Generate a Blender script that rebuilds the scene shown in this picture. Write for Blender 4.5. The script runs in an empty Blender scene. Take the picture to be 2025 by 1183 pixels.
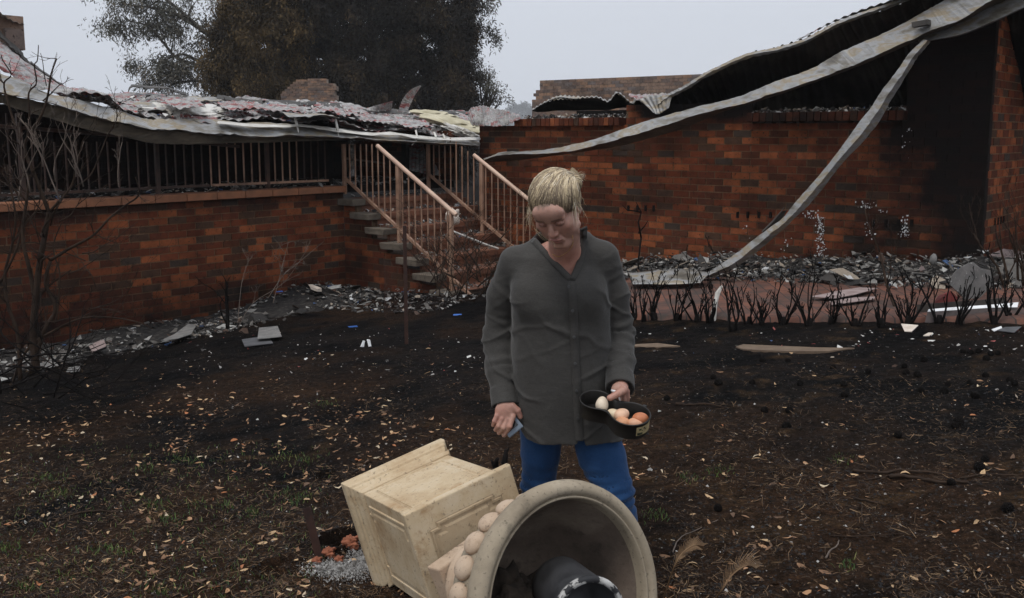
import bpy, math, random
import numpy as np
from mathutils import Vector, Matrix, noise as mnoise
random.seed(7); rng = np.random.default_rng(11)
S = bpy.context.scene
C = S.collection
R = math.radians

# ------------------------------------------------------------------ camera
FPX, PCX, PCY, HOR, EYE = 1850.0, 1012.5, 520.0, 268.0, 1.72
PIT = math.atan((PCY-HOR)/FPX)
cd = bpy.data.cameras.new('camera'); cam = bpy.data.objects.new('camera', cd); C.objects.link(cam)
cam.location = (0, 0, EYE); cam.rotation_euler = (math.pi/2-PIT, 0, 0)
cd.sensor_width = 36; cd.lens = FPX/2025*36; cd.shift_y = -(1183/2-PCY)/2025
cd.clip_start = .05; cd.clip_end = 4000
S.camera = cam

# ------------------------------------------------------------------ overcast, smoky sky
w = bpy.data.worlds.new('World'); S.world = w; w.use_nodes = True
nt = w.node_tree; nt.nodes.clear()
sky = nt.nodes.new('ShaderNodeTexSky'); sky.sky_type = 'NISHITA'; sky.sun_disc = False
sky.sun_elevation = R(64); sky.sun_rotation = R(150); sky.dust_density = 6; sky.air_density = 1.2
hs = nt.nodes.new('ShaderNodeHueSaturation'); hs.inputs['Saturation'].default_value = .25; nt.links.new(sky.outputs[0], hs.inputs['Color'])
tc = nt.nodes.new('ShaderNodeTexCoord'); sp = nt.nodes.new('ShaderNodeSeparateXYZ'); nt.links.new(tc.outputs['Generated'], sp.inputs[0])
mr = nt.nodes.new('ShaderNodeMapRange'); nt.links.new(sp.outputs['Z'], mr.inputs[0])
mr.inputs[1].default_value = 0; mr.inputs[2].default_value = 1; mr.inputs[3].default_value = 8.0; mr.inputs[4].default_value = 12.0
cl = nt.nodes.new('ShaderNodeVectorMath'); cl.operation = 'SCALE'; cl.inputs[0].default_value = (.925, .985, 1.09)
nt.links.new(mr.outputs[0], cl.inputs['Scale'])
mx = nt.nodes.new('ShaderNodeMix'); mx.data_type = 'RGBA'; mx.inputs[0].default_value = .93
nt.links.new(hs.outputs[0], mx.inputs[6]); nt.links.new(cl.outputs[0], mx.inputs[7])
bg = nt.nodes.new('ShaderNodeBackground'); bg.inputs[1].default_value = .1; nt.links.new(mx.outputs[2], bg.inputs[0])
wo = nt.nodes.new('ShaderNodeOutputWorld'); nt.links.new(bg.outputs[0], wo.inputs[0])
sd = bpy.data.lights.new('sun', 'SUN'); sd.energy = 1.5; sd.angle = R(14); sd.color = (1, .96, .9)
sun = bpy.data.objects.new('sun', sd); C.objects.link(sun); sun.rotation_euler = (R(20), R(-16), 0)
S.view_settings.view_transform = 'Standard'; S.view_settings.look = 'None'; S.view_settings.exposure = 0
S.view_settings.gamma = 1
S.cycles.use_denoising = True; S.cycles.max_bounces = 6; S.cycles.volume_bounces = 1
S.cycles.transparent_max_bounces = 8

# ------------------------------------------------------------------ picture geometry -> places
cp, sp_ = math.cos(PIT), math.sin(PIT)
def ray(px, py):
    x = (px-PCX)/FPX; d = (py-PCY)/FPX
    return np.array([x, cp-d*sp_, -(d*cp+sp_)])
def W(px, py, Y):
    r = ray(px, py); t = Y/r[1]; return np.array([r[0]*t, Y, EYE+r[2]*t])
def camv(x, d, z):       # camera-frame vector (right, down, depth) -> world vector
    return np.array([x, z*cp-d*sp_, -(d*cp+z*sp_)])
def pln(px, py, p0, n):
    r = ray(px, py); o = np.array([0, 0, EYE]); n = np.array(n, float)
    return o+r*(np.dot(np.array(p0)-o, n)/np.dot(r, n))
# the two wall directions (perpendicular): DL along the terrace wall going away, DR along the long wall coming nearer
DL = np.array([.6535, .757, 0]); DR = np.array([.757, -.6535, 0])
CL = np.array([-2.34, 13.0, 0]); CR = np.array([4.92, 9.76, 0]); PR = np.array([1.56, 12.70, 0])
def WL(px, py, off=0): return pln(px, py, CL+DR*off, DR)      # plane of the terrace wall
def WR(px, py, off=0): return pln(px, py, PR-DL*off, DL)      # plane of the long wall

# ------------------------------------------------------------------ numpy value noise
_T = rng.random((256, 256)).astype(np.float32)
_T3 = rng.random((32, 32, 32)).astype(np.float32)
def n2(x, y):
    xi = np.floor(x).astype(int); yi = np.floor(y).astype(int); fx = x-xi; fy = y-yi
    fx = fx*fx*(3-2*fx); fy = fy*fy*(3-2*fy); a = xi & 255; b = yi & 255; a1 = (a+1) & 255; b1 = (b+1) & 255
    return (_T[a, b]*(1-fx)+_T[a1, b]*fx)*(1-fy)+(_T[a, b1]*(1-fx)+_T[a1, b1]*fx)*fy-.5
def n3(P, s=1.0):
    Q = P*s; I = np.floor(Q).astype(int); F = Q-I; F = F*F*(3-2*F); a = I & 31; b = (I+1) & 31; r = 0
    for i in (0, 1):
        for j in (0, 1):
            for k in (0, 1):
                wgt = (F[:, 0] if i else 1-F[:, 0])*(F[:, 1] if j else 1-F[:, 1])*(F[:, 2] if k else 1-F[:, 2])
                r = r+wgt*_T3[(b if i else a)[:, 0], (b if j else a)[:, 1], (b if k else a)[:, 2]]
    return r-.5
def sstep(a, b, x): t = np.clip((x-a)/(b-a), 0, 1); return t*t*(3-2*t)

HOLES = []   # (x, y, radius, depth), filled from picture places below
def gbase(x, y):
    x = np.asarray(x, float); y = np.asarray(y, float)
    return .9*np.tanh(x/10)-.022*(np.clip(y, -3, 16)-2.8)
def gz(x, y, fine=True):
    x = np.asarray(x, float); y = np.asarray(y, float)
    z = gbase(x, y)+.05*n2(x*.8+7, y*.8)+.022*n2(x*3.1, y*3.1+5)
    if fine: z = z+.016*n2(x*11, y*11)+.010*n2(x*29, y*29)
    for hx, hy, hr, hd in HOLES:
        d = np.hypot(x-hx, y-hy)/hr
        z = z-hd*np.exp(-d**4)+.25*abs(hd)*np.exp(-((d-1.35)/.35)**2)
    return z
def G(px, py, up=0):
    r = ray(px, py); z = 0.
    for _ in range(12):
        t = (z-EYE)/r[2]; z = float(gz(r[0]*t, r[1]*t, False))+up
    return np.array([r[0]*t, r[1]*t, z])
def Gn(px, py):
    x = (px-PCX)/FPX; d = (py-PCY)/FPX; ry = cp-d*sp_; rz = -(d*cp+sp_); z = np.zeros_like(x)
    for _ in range(10):
        t = (z-EYE)/rz; z = gz(x*t, ry*t, True)
    return np.stack([x*t, ry*t, z], 1)
_h = G(668, 1075); HOLES.append((_h[0], _h[1], .085, .16))
_h2 = G(548, 1128); _h3 = G(640, 941)
HOLES += [(_h2[0], _h2[1], .10, .05), (_h3[0], _h3[1], .05, .05)]

# ------------------------------------------------------------------ mesh helpers
def link(o, parent=None):
    C.objects.link(o)
    if parent is not None: o.parent = parent
    return o
def arr_obj(name, V, F, m, parent=None, attrs=None, smooth=False, uv=None):
    """V (n,3), F list of (k,4)/(k,3) arrays or one array; attrs {name:(domain, data)}"""
    Fs = F if isinstance(F, list) else [F]
    Fs = [np.asarray(f, dtype=np.int32) for f in Fs if len(f)]
    me = bpy.data.meshes.new(name); V = np.asarray(V, dtype=np.float32)
    me.vertices.add(len(V)); me.vertices.foreach_set('co', V.ravel())
    li = np.concatenate([f.ravel() for f in Fs]); cnt = np.concatenate([np.full(len(f), f.shape[1]) for f in Fs])
    me.loops.add(len(li)); me.loops.foreach_set('vertex_index', li)
    me.polygons.add(len(cnt)); st = np.concatenate([[0], np.cumsum(cnt)[:-1]]).astype(np.int32)
    me.polygons.foreach_set('loop_start', st); me.polygons.foreach_set('loop_total', cnt.astype(np.int32))
    me.polygons.foreach_set('use_smooth', np.full(len(cnt), bool(smooth)))
    me.update(calc_edges=True)
    for k, (dom, d) in (attrs or {}).items():
        d = np.asarray(d, dtype=np.float32)
        if d.ndim == 2:
            a = me.attributes.new(k, 'FLOAT_COLOR', dom); d4 = np.ones((len(d), 4), np.float32); d4[:, :3] = d; a.data.foreach_set('color', d4.ravel())
        else:
            a = me.attributes.new(k, 'FLOAT', dom); a.data.foreach_set('value', d)
    for mm in (m if isinstance(m, (list, tuple)) else [m]): me.materials.append(mm)
    return link(bpy.data.objects.new(name, me), parent)
class MB:
    def __init__(s): s.v = []; s.f = []; s.r = []; s.m = []
    def add(s, V, F, r=None, m=0):
        o = len(s.v); s.v += [tuple(p) for p in V]
        r = random.random() if r is None else r
        for f in F: s.f.append(tuple(i+o for i in f)); s.r.append(r); s.m.append(m)
    def box(s, c, size, rot=None, r=None, m=0, taper=1.0, jit=0):
        c = np.array(c, float); hx, hy, hz = np.array(size)/2
        P = np.array([(-hx, -hy, -hz), (hx, -hy, -hz), (hx, hy, -hz), (-hx, hy, -hz), (-hx*taper, -hy*taper, hz), (hx*taper, -hy*taper, hz), (hx*taper, hy*taper, hz), (-hx*taper, hy*taper, hz)])
        if jit: P = P+rng.normal(0, jit, P.shape)
        if rot is not None: P = P@np.array(rot).T
        s.add(P+c, [(0, 3, 2, 1), (4, 5, 6, 7), (0, 1, 5, 4), (1, 2, 6, 5), (2, 3, 7, 6), (3, 0, 4, 7)], r, m)
    def tube(s, pts, rad, n=6, r=None, m=0, cap=True):
        pts = [np.array(p, float) for p in pts]; rad = rad if hasattr(rad, '__len__') else [rad]*len(pts)
        V = []; F = []; up = np.array([.31, .17, .93])
        for i, p in enumerate(pts):
            t = pts[min(i+1, len(pts)-1)]-pts[max(i-1, 0)]; t = t/(np.linalg.norm(t)+1e-9)
            a = np.cross(t, up); 
            if np.linalg.norm(a) < .1: a = np.cross(t, [1, 0, 0])
            a /= np.linalg.norm(a); b = np.cross(t, a)
            for k in range(n):
                th = 2*math.pi*k/n; V.append(p+rad[i]*(math.cos(th)*a+math.sin(th)*b))
        for i in range(len(pts)-1):
            for k in range(n):
                F.append((i*n+k, i*n+(k+1) % n, (i+1)*n+(k+1) % n, (i+1)*n+k))
        if cap: F.append(tuple(range(n-1, -1, -1))); F.append(tuple((len(pts)-1)*n+k for k in range(n)))
        s.add(V, F, r, m)
    def build(s, name, m, parent=None, smooth=False, attrs=None):
        me = bpy.data.meshes.new(name); me.from_pydata(s.v, [], s.f)
        a = me.attributes.new('rnd', 'FLOAT', 'FACE'); a.data.foreach_set('value', s.r)
        if attrs:
            for k, d in attrs.items():
                b = me.attributes.new(k, 'FLOAT', 'POINT'); b.data.foreach_set('value', np.asarray(d, np.float32))
        for mm in (m if isinstance(m, (list, tuple)) else [m]): me.materials.append(mm)
        me.polygons.foreach_set('material_index', s.m)
        if smooth: me.polygons.foreach_set('use_smooth', [True]*len(s.f))
        me.update()
        return link(bpy.data.objects.new(name, me), parent)
def tag(o, label=None, cat=None, group=None, kind=None):
    for k, v in (('label', label), ('category', cat), ('group', group), ('kind', kind)):
        if v: o[k] = v
    return o
def thing(name, label, cat, loc=(0, 0, 0), group=None):
    o = bpy.data.objects.new(name, None); o.empty_display_size = .1; C.objects.link(o); o.location = tuple(loc)
    bpy.context.view_layer.update()
    return tag(o, label, cat, group)
def under(o, root):      # parent without moving (meshes are written in world coordinates)
    o.parent = root; o.matrix_parent_inverse = Matrix.Translation(root.location).inverted(); return o
def bevel(o, wd=.004, seg=2):
    b = o.modifiers.new('bevel', 'BEVEL'); b.width = wd; b.segments = seg; b.limit_method = 'ANGLE'; b.angle_limit = R(35); return o
def rotz(a): c, s = math.cos(a), math.sin(a); return np.array([[c, -s, 0], [s, c, 0], [0, 0, 1]])
def frame(a, b, c): return np.stack([a, b, c], 1)      # columns = local axes
def unit(v): v = np.array(v, float); return v/np.linalg.norm(v)
def rrot():
    q = rng.normal(size=4); q /= np.linalg.norm(q); a, b, c, d = q
    return np.array([[1-2*(c*c+d*d), 2*(b*c-a*d), 2*(b*d+a*c)], [2*(b*c+a*d), 1-2*(b*b+d*d), 2*(c*d-a*b)], [2*(b*d-a*c), 2*(c*d+a*b), 1-2*(b*b+c*c)]])
def interp_pts(pts, n):
    pts = np.array(pts, float); m = len(pts); t = np.linspace(0, m-1, n); out = []
    for q in t:
        i = min(int(q), m-2); f = q-i; p0 = pts[max(i-1, 0)]; p1 = pts[i]; p2 = pts[i+1]; p3 = pts[min(i+2, m-1)]
        out.append(.5*((2*p1)+(-p0+p2)*f+(2*p0-5*p1+4*p2-p3)*f*f+(-p0+3*p1-3*p2+p3)*f**3))
    return np.array(out)
def grid_faces(nu, nv):
    i = np.arange(nu-1)[:, None]*nv+np.arange(nv-1)[None, :]
    return np.stack([i, i+1, i+nv+1, i+nv], -1).reshape(-1, 4)

# ------------------------------------------------------------------ materials
def newmat(name):
    m = bpy.data.materials.new(name); m.use_nodes = True; n = m.node_tree; n.nodes.clear()
    o = n.nodes.new('ShaderNodeOutputMaterial'); b = n.nodes.new('ShaderNodeBsdfPrincipled'); n.links.new(b.outputs[0], o.inputs[0])
    return m, n, b
def nd(n, t, **k):
    x = n.nodes.new(t)
    for a, v in k.items():
        if isinstance(v, bpy.types.NodeSocket): n.links.new(v, x.inputs[a.replace('_', ' ')])
        elif a in x.inputs or a.replace('_', ' ') in x.inputs: x.inputs[a.replace('_', ' ')].default_value = v
        else: setattr(x, a, v)
    return x
def ramp(n, fac, stops, interp='LINEAR'):
    r = n.nodes.new('ShaderNodeValToRGB'); n.links.new(fac, r.inputs[0]); r.color_ramp.interpolation = interp
    e = r.color_ramp.elements
    while len(e) < len(stops): e.new(.5)
    for x, (p, c) in zip(e, stops): x.position = p; x.color = (*c, 1) if len(c) == 3 else c
    return r.outputs[0]
def mixc(n, fac, a, b, mode='MIX'):
    m = n.nodes.new('ShaderNodeMix'); m.data_type = 'RGBA'; m.blend_type = mode
    for s_, v in ((m.inputs[0], fac), (m.inputs[6], a), (m.inputs[7], b)):
        if isinstance(v, bpy.types.NodeSocket): n.links.new(v, s_)
        elif hasattr(v, '__len__'): s_.default_value = (*v, 1)
        else: s_.default_value = v
    return m.outputs[2]
def coord(n, scale=None, kind='Object'):
    t = n.nodes.new('ShaderNodeTexCoord'); c = t.outputs[kind]
    if scale is None: return c
    m = n.nodes.new('ShaderNodeMapping'); n.links.new(c, m.inputs[0]); m.inputs['Scale'].default_value = scale; return m.outputs[0]
def pm(name, stops, scale=6, detail=6, rough=.85, metal=0, bump=.3, bscale=40, bdist=.004, rnd=None, rndmode='MULTIPLY', stretch=None, rough2=None, spots=None, spec=.4, attr='rnd', interp='LINEAR'):
    m, n, b = newmat(name); co = coord(n, stretch)
    no = nd(n, 'ShaderNodeTexNoise', Vector=co, Scale=scale, Detail=detail, Roughness=.6)
    col = ramp(n, no.outputs[0], stops)
    if rnd:
        at = nd(n, 'ShaderNodeAttribute', attribute_name=attr)
        rc = ramp(n, at.outputs['Fac'], rnd, interp)
        col = mixc(n, 1.0, rc, col, rndmode)
    if spots:
        sn = nd(n, 'ShaderNodeTexNoise', Vector=co, Scale=spots[0], Detail=3, Roughness=.5)
        sm = ramp(n, sn.outputs[0], [(spots[1], (0, 0, 0)), (spots[1]+.05, (1, 1, 1))])
        col = mixc(n, sm, col, spots[2])
    n.links.new(col, b.inputs['Base Color']); b.inputs['Metallic'].default_value = metal
    b.inputs['Specular IOR Level'].default_value = spec
    if rough2 is None: b.inputs['Roughness'].default_value = rough
    else:
        rr = nd(n, 'ShaderNodeMapRange', Value=no.outputs[0]); rr.inputs[1].default_value = .3; rr.inputs[2].default_value = .7; rr.inputs[3].default_value = rough; rr.inputs[4].default_value = rough2
        n.links.new(rr.outputs[0], b.inputs['Roughness'])
    if bump:
        bn = nd(n, 'ShaderNodeTexNoise', Vector=co, Scale=bscale, Detail=8, Roughness=.65)
        bp = nd(n, 'ShaderNodeBump', Strength=bump, Distance=bdist, Height=bn.outputs[0]); n.links.new(bp.outputs[0], b.inputs['Normal'])
    return m
K = (.012, .011, .011)
def brickmat(name, tones, mul=1.0):
    m, n, b = newmat(name); co = coord(n)
    at = nd(n, 'ShaderNodeAttribute', attribute_name='rnd'); so = nd(n, 'ShaderNodeAttribute', attribute_name='soot')
    col = ramp(n, at.outputs['Fac'], tones, 'CONSTANT')
    no = nd(n, 'ShaderNodeTexNoise', Vector=co, Scale=9., Detail=7, Roughness=.7)
    col = mixc(n, 1., col, ramp(n, no.outputs[0], [(.3, (.62*mul, .6*mul, .6*mul)), (.5, (mul, mul, mul)), (.72, (1.3*mul, 1.22*mul, 1.15*mul))]), 'MULTIPLY')
    s1 = nd(n, 'ShaderNodeTexNoise', Vector=co, Scale=34., Detail=2, Roughness=.4)
    col = mixc(n, ramp(n, s1.outputs[0], [(.64, (0, 0, 0)), (.70, (.8, .8, .8))]), col, (.022, .014, .012))
    s2 = nd(n, 'ShaderNodeTexNoise', Vector=co, Scale=2.2, Detail=6, Roughness=.7)
    ad = nd(n, 'ShaderNodeMath', operation='ADD'); n.links.new(so.outputs['Fac'], ad.inputs[0])
    mm = nd(n, 'ShaderNodeMapRange', Value=s2.outputs[0]); mm.inputs[1].default_value = .25; mm.inputs[2].default_value = .75; mm.inputs[3].default_value = -.28; mm.inputs[4].default_value = .34
    n.links.new(mm.outputs[0], ad.inputs[1])
    sf = ramp(n, ad.outputs[0], [(.05, (0, 0, 0)), (.85, (.97, .97, .97))])
    col = mixc(n, sf, col, (.0065, .0055, .0052))
    n.links.new(col, b.inputs['Base Color']); b.inputs['Roughness'].default_value = .9; b.inputs['Specular IOR Level'].default_value = .1
    bn = nd(n, 'ShaderNodeTexNoise', Vector=co, Scale=70., Detail=6, Roughness=.7)
    bp = nd(n, 'ShaderNodeBump', Strength=.5, Distance=.004, Height=bn.outputs[0]); n.links.new(bp.outputs[0], b.inputs['Normal'])
    return m
M = {}
T_RED = [(0, (.26, .078, .031)), (.17, (.15, .041, .019)), (.36, (.112, .032, .016)), (.56, (.090, .031, .017)), (.74, (.072, .038, .024)), (.85, (.19, .055, .024)), (.95, (.058, .040, .031))]
M['brick'] = brickmat('red_brown_brick', T_RED)
M['mortar'] = brickmat('grey_brown_mortar', [(0, (.145, .092, .054)), (.5, (.175, .112, .068))])
M['brick_tan'] = brickmat('bare_tan_brick', [(0, (.24, .165, .125)), (.3, (.19, .13, .105)), (.55, (.15, .115, .10)), (.75, (.28, .175, .12)), (.9, (.17, .14, .13))])
M['mortar_pale'] = brickmat('pale_lime_mortar', [(0, (.22, .18, .15)), (.5, (.26, .21, .17))])
M['paver'] = pm('terracotta_tile', [(.35, (.8, .8, .8)), (.65, (1.15, 1.1, 1.05))], 7, rnd=[(0, (.20, .085, .045)), (1, (.26, .11, .055))], bump=.2)
M['slab'] = pm('mossy_step_concrete', [(.35, (.075, .06, .045)), (.6, (.13, .105, .08))], 6, rough=.9, bump=.4)
M['stepred'] = pm('terracotta_step_tile', [(.35, (.10, .045, .028)), (.6, (.19, .075, .04))], 6, rough=.8)
M['cream'] = pm('scorched_cream_paint', [(.3, (.09, .05, .034)), (.5, (.30, .175, .115)), (.7, (.42, .265, .185))], 3, rough=.5, bump=.15, spots=(26, .68, (.12, .06, .035)))
M['railred'] = pm('sooty_brown_paint', [(.3, (.018, .011, .008)), (.6, (.06, .03, .02)), (.75, (.11, .055, .035))], 5, rough=.6)
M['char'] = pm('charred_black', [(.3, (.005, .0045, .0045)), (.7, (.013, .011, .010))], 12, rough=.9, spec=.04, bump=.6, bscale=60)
M['twig'] = pm('scorched_twig', [(.3, (.014, .010, .008)), (.7, (.05, .032, .022))], 8, rough=.85, spec=.1, bump=.4, bscale=80)
M['twigpale'] = pm('weathered_pale_twig', [(.3, (.07, .055, .045)), (.7, (.16, .12, .095))], 8, rough=.85, bump=.4, bscale=80)
M['galv'] = pm('heat_stained_galvanised_steel', [(.28, (.05, .047, .043)), (.40, (.17, .15, .12)), (.50, (.30, .30, .30)), (.58, (.26, .21, .14)), (.66, (.34, .33, .32)), (.78, (.12, .12, .13))], 2.2, rough=.42, rough2=.65, metal=.35, bump=.25, bscale=9, bdist=.01, stretch=(1, 1, 3))
M['galvbrown'] = pm('shaded_scorched_brown_steel', [(.3, (.035, .028, .022)), (.5, (.10, .08, .058)), (.7, (.17, .135, .095))], 3, rough=.65, metal=.1, stretch=(1, 1, 3))  # brown stained steel, darkened further so the undersides carry painted shade
M['galvdark'] = pm('smoked_steel', [(.3, (.03, .028, .026)), (.7, (.09, .08, .07))], 3, rough=.6, metal=.3)
M['rust'] = pm('rusted_iron', [(.3, (.018, .009, .007)), (.7, (.05, .02, .013))], 14, rough=.9, bump=.5)
def roofmat():
    m, n, b = newmat('flaking_red_roof_paint'); co = coord(n)
    a = nd(n, 'ShaderNodeTexNoise', Vector=coord(n, (1.6, 1.6, 5)), Scale=2.3, Detail=9, Roughness=.75)
    base = ramp(n, a.outputs[0], [(.41, (.20, .045, .042)), (.45, (.26, .075, .07)), (.465, (.42, .38, .36)), (.50, (.15, .15, .155)), (.56, (.40, .385, .365)), (.62, (.20, .185, .17)), (.72, (.10, .09, .08))])
    c = nd(n, 'ShaderNodeTexNoise', Vector=co, Scale=14, Detail=8, Roughness=.8)
    col = mixc(n, ramp(n, c.outputs[0], [(.58, (0, 0, 0)), (.62, (.6, .6, .6))]), base, (.5, .48, .45))
    d = nd(n, 'ShaderNodeTexNoise', Vector=co, Scale=4, Detail=9, Roughness=.8)
    col = mixc(n, ramp(n, d.outputs[0], [(.50, (0, 0, 0)), (.64, (.9, .9, .9))]), col, (.05, .042, .036))
    n.links.new(col, b.inputs['Base Color']); b.inputs['Roughness'].default_value = .6; b.inputs['Metallic'].default_value = .1
    bp = nd(n, 'ShaderNodeBump', Strength=.5, Distance=.01, Height=c.outputs[0]); n.links.new(bp.outputs[0], b.inputs['Normal']); return m
M['roof'] = roofmat()
M['insul'] = pm('smoked_yellow_insulation', [(.3, (.35, .31, .2)), (.7, (.55, .5, .37))], 5, rough=.95, bump=.6, bscale=14, bdist=.02)
M['paper'] = pm('torn_roof_foil', [(.3, (.4, .37, .32)), (.7, (.62, .6, .56))], 6, rough=.5, bump=.6, bscale=20, bdist=.01)
M['under'] = pm('sooty_corrugated_underside', [(.35, (.006, .005, .005)), (.50, (.016, .013, .011)), (.65, (.06, .050, .040))], 1.3, rough=.8, spec=.1, bump=.2)

# ================================================================== GROUND
def groundmat():
    m, n, b = newmat('burnt_lawn_soil'); co = coord(n)
    at = nd(n, 'ShaderNodeAttribute', attribute_name='soil')
    a = nd(n, 'ShaderNodeTexNoise', Vector=co, Scale=24, Detail=10, Roughness=.8)
    d = nd(n, 'ShaderNodeTexNoise', Vector=co, Scale=110, Detail=6, Roughness=.7)
    col = mixc(n, 1., at.outputs['Color'], ramp(n, a.outputs[0], [(.34, (.18, .18, .19)), (.47, (.7, .7, .7)), (.58, (1.35, 1.3, 1.25)), (.70, (2.7, 2.5, 2.2))]), 'MULTIPLY')
    col = mixc(n, 1., col, ramp(n, d.outputs[0], [(.35, (.45, .45, .45)), (.55, (1, 1, 1)), (.72, (1.9, 1.85, 1.8))]), 'MULTIPLY')
    v = nd(n, 'ShaderNodeTexVoronoi', Vector=co, Scale=42); v.inputs['Randomness'].default_value = 1
    sp = ramp(n, v.outputs['Distance'], [(.0, (1, 1, 1)), (.085, (1, 1, 1)), (.10, (0, 0, 0))])
    w_ = nd(n, 'ShaderNodeTexNoise', Vector=co, Scale=7, Detail=4)
    sp = mixc(n, 1., sp, ramp(n, w_.outputs[0], [(.42, (0, 0, 0)), (.58, (.8, .8, .8))]), 'MULTIPLY')
    col = mixc(n, sp, col, (.22, .21, .21))
    n.links.new(col, b.inputs['Base Color']); b.inputs['Roughness'].default_value = .97; b.inputs['Specular IOR Level'].default_value = .06
    bb = nd(n, 'ShaderNodeMath', operation='ADD'); n.links.new(a.outputs[0], bb.inputs[0]); n.links.new(d.outputs[0], bb.inputs[1])
    bp = nd(n, 'ShaderNodeBump', Strength=.9, Distance=.018, Height=bb.outputs[0]); n.links.new(bp.outputs[0], b.inputs['Normal'])
    return m
M['ground'] = groundmat()
def axis_x():
    a = list(np.arange(-6.6, 6.6, .03)); g = .05; x = 6.6; p = []
    while x < 1600: p.append(x); x += g; g *= 1.13
    return np.array([-q for q in p[::-1]]+a[1:]+p)
def axis_y():
    a = []; y = 1.6
    while y < 15: a.append(y); y += .0045*y
    g = .08
    while y < 1900: a.append(y); y += g; g *= 1.13
    b = []; y = 1.59; g = .03
    while y > -60: b.append(y); y -= g; g *= 1.2
    return np.array(b[::-1]+a)
ax, ay = axis_x(), axis_y(); XX, YY = np.meshgrid(ax, ay, indexing='ij'); X = XX.ravel(); Y = YY.ravel()
fine = ((np.abs(X) < 7) & (Y > 1.5) & (Y < 15)).astype(float)
Z = gz(X, Y, False)+fine*(gz(X, Y, True)-gz(X, Y, False))
# shallow charred clods near the camera
Z += fine*.010*np.maximum(n2(X*47, Y*47), 0)
def soilcol(X, Y):
    br = np.array([.072, .040, .023]); bk = np.array([.0078, .0072, .0076]); gy = np.array([.034, .026, .022]); og = np.array([.13, .078, .038])
    big = n2(X*.55+3, Y*.55+9)+.5*n2(X*1.7, Y*1.7)+.35*n2(X*4.7, Y*6.7)
    # a charcoal-black swathe below the terrace wall, brown unburnt turf nearer on the left, dark grey-brown on the right
    band = sstep(-.0, -.9, X-.1*Y+.2)*sstep(5.0, 6.2, Y+.3*X+.6*n2(X*1.3, Y*1.3))
    right = sstep(.0, 1.2, X)
    f = np.clip(.50+big*1.9-band*.62-right*.24+.12*sstep(8, 6, Y), 0, 1)[:, None]
    c = bk*(1-f)+br*f
    f2 = np.clip(.5+1.8*(n2(X*2.3+50, Y*3.1)+.6*n2(X*9, Y*11)), 0, 1)[:, None]
    c = c*(1-.55*f2)+.55*f2*(gy*(1-f)+.75*br*f)
    f3 = (np.clip(3*(n2(X*6+9, Y*9)+.4*n2(X*17, Y*21)-.18), 0, 1)*(1-.8*band))[:, None]
    c = c*(1-.55*f3)+og*.55*f3
    nearp = sstep(.32, .12, np.hypot((X-HOLES[0][0]), (Y-HOLES[0][1])*1.0))[:, None]
    c = c*(1-.7*nearp)+bk*.7*nearp
    return c*.50
gcol = soilcol(X, Y)
ground = arr_obj('ground', np.stack([X, Y, Z], 1), grid_faces(len(ax), len(ay)), M['ground'], attrs={'soil': ('POINT', gcol)}, smooth=True)
tag(ground, kind='structure')

# brick paving between the hedge and the long wall
def pavemat():
    m, n, b = newmat('herringbone_clay_paving')
    t = coord(n, (1, 1, 1)); mp = n.nodes.new('ShaderNodeMapping'); n.links.new(t, mp.inputs[0]); mp.inputs['Rotation'].default_value = (0, 0, R(-86))
    br = nd(n, 'ShaderNodeTexBrick', Vector=mp.outputs[0], Scale=1.0); br.inputs['Brick Width'].default_value = .23; br.inputs['Row Height'].default_value = .115
    br.inputs['Mortar Size'].default_value = .006; br.inputs['Color1'].default_value = (.17, .062, .035, 1); br.inputs['Color2'].default_value = (.11, .045, .03, 1); br.inputs['Mortar'].default_value = (.02, .014, .011, 1)
    a = nd(n, 'ShaderNodeTexNoise', Vector=t, Scale=2.4, Detail=8, Roughness=.7)
    col = mixc(n, ramp(n, a.outputs[0], [(.40, (0, 0, 0)), (.62, (.9, .9, .9))]), br.outputs[0], (.035, .026, .021))
    n.links.new(col, b.inputs['Base Color']); b.inputs['Roughness'].default_value = .85
    bp = nd(n, 'ShaderNodeBump', Strength=.6, Distance=.006, Height=br.outputs[1]); bp.invert = True; n.links.new(bp.outputs[0], b.inputs['Normal']); return m
M['pave'] = pavemat()
pu, pv = 160, 60; P = []; _e = [G(1240, 634), G(1640, 641), G(2025, 643)]
for i in range(pu):
    for j in range(pv):
        s = i/(pu-1); x = 1.0+5.9*s
        y0 = float(np.interp(x, [_e[0][0], _e[1][0], _e[2][0]], [_e[0][1], _e[1][1], _e[2][1]]))+.03*math.sin(x*5)+.02*math.sin(x*17); y1 = 12.7-(x-1.56)*.8633+.1
        P.append((x, y0+(y1-y0)*j/(pv-1)))
P = np.array(P); pz = gbase(P[:, 0], P[:, 1])+.05*n2(P[:, 0]*.8+7, P[:, 1]*.8)+.048; pz = pz-np.where(np.arange(len(P)) % pv < 1, .12, 0)-np.where(np.arange(len(P)) % pv < 2, .012, 0)
path = arr_obj('path', np.column_stack([P, pz]), grid_faces(pu, pv), M['pave'], smooth=True); tag(path, kind='structure')
def pz_at(x, y): return float(gbase(x, y)+.05*n2(np.array([x*.8+7]), np.array([y*.8]))[0]+.048)
def onpath(x, y): return y > float(np.interp(x, [_e[0][0], _e[1][0], _e[2][0]], [_e[0][1], _e[1][1], _e[2][1]]))+.03 and y < 12.7-(x-1.56)*.8633 and x > 1.0
def top_at(x, y): return pz_at(x, y) if onpath(x, y) else float(gz(x, y))

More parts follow.
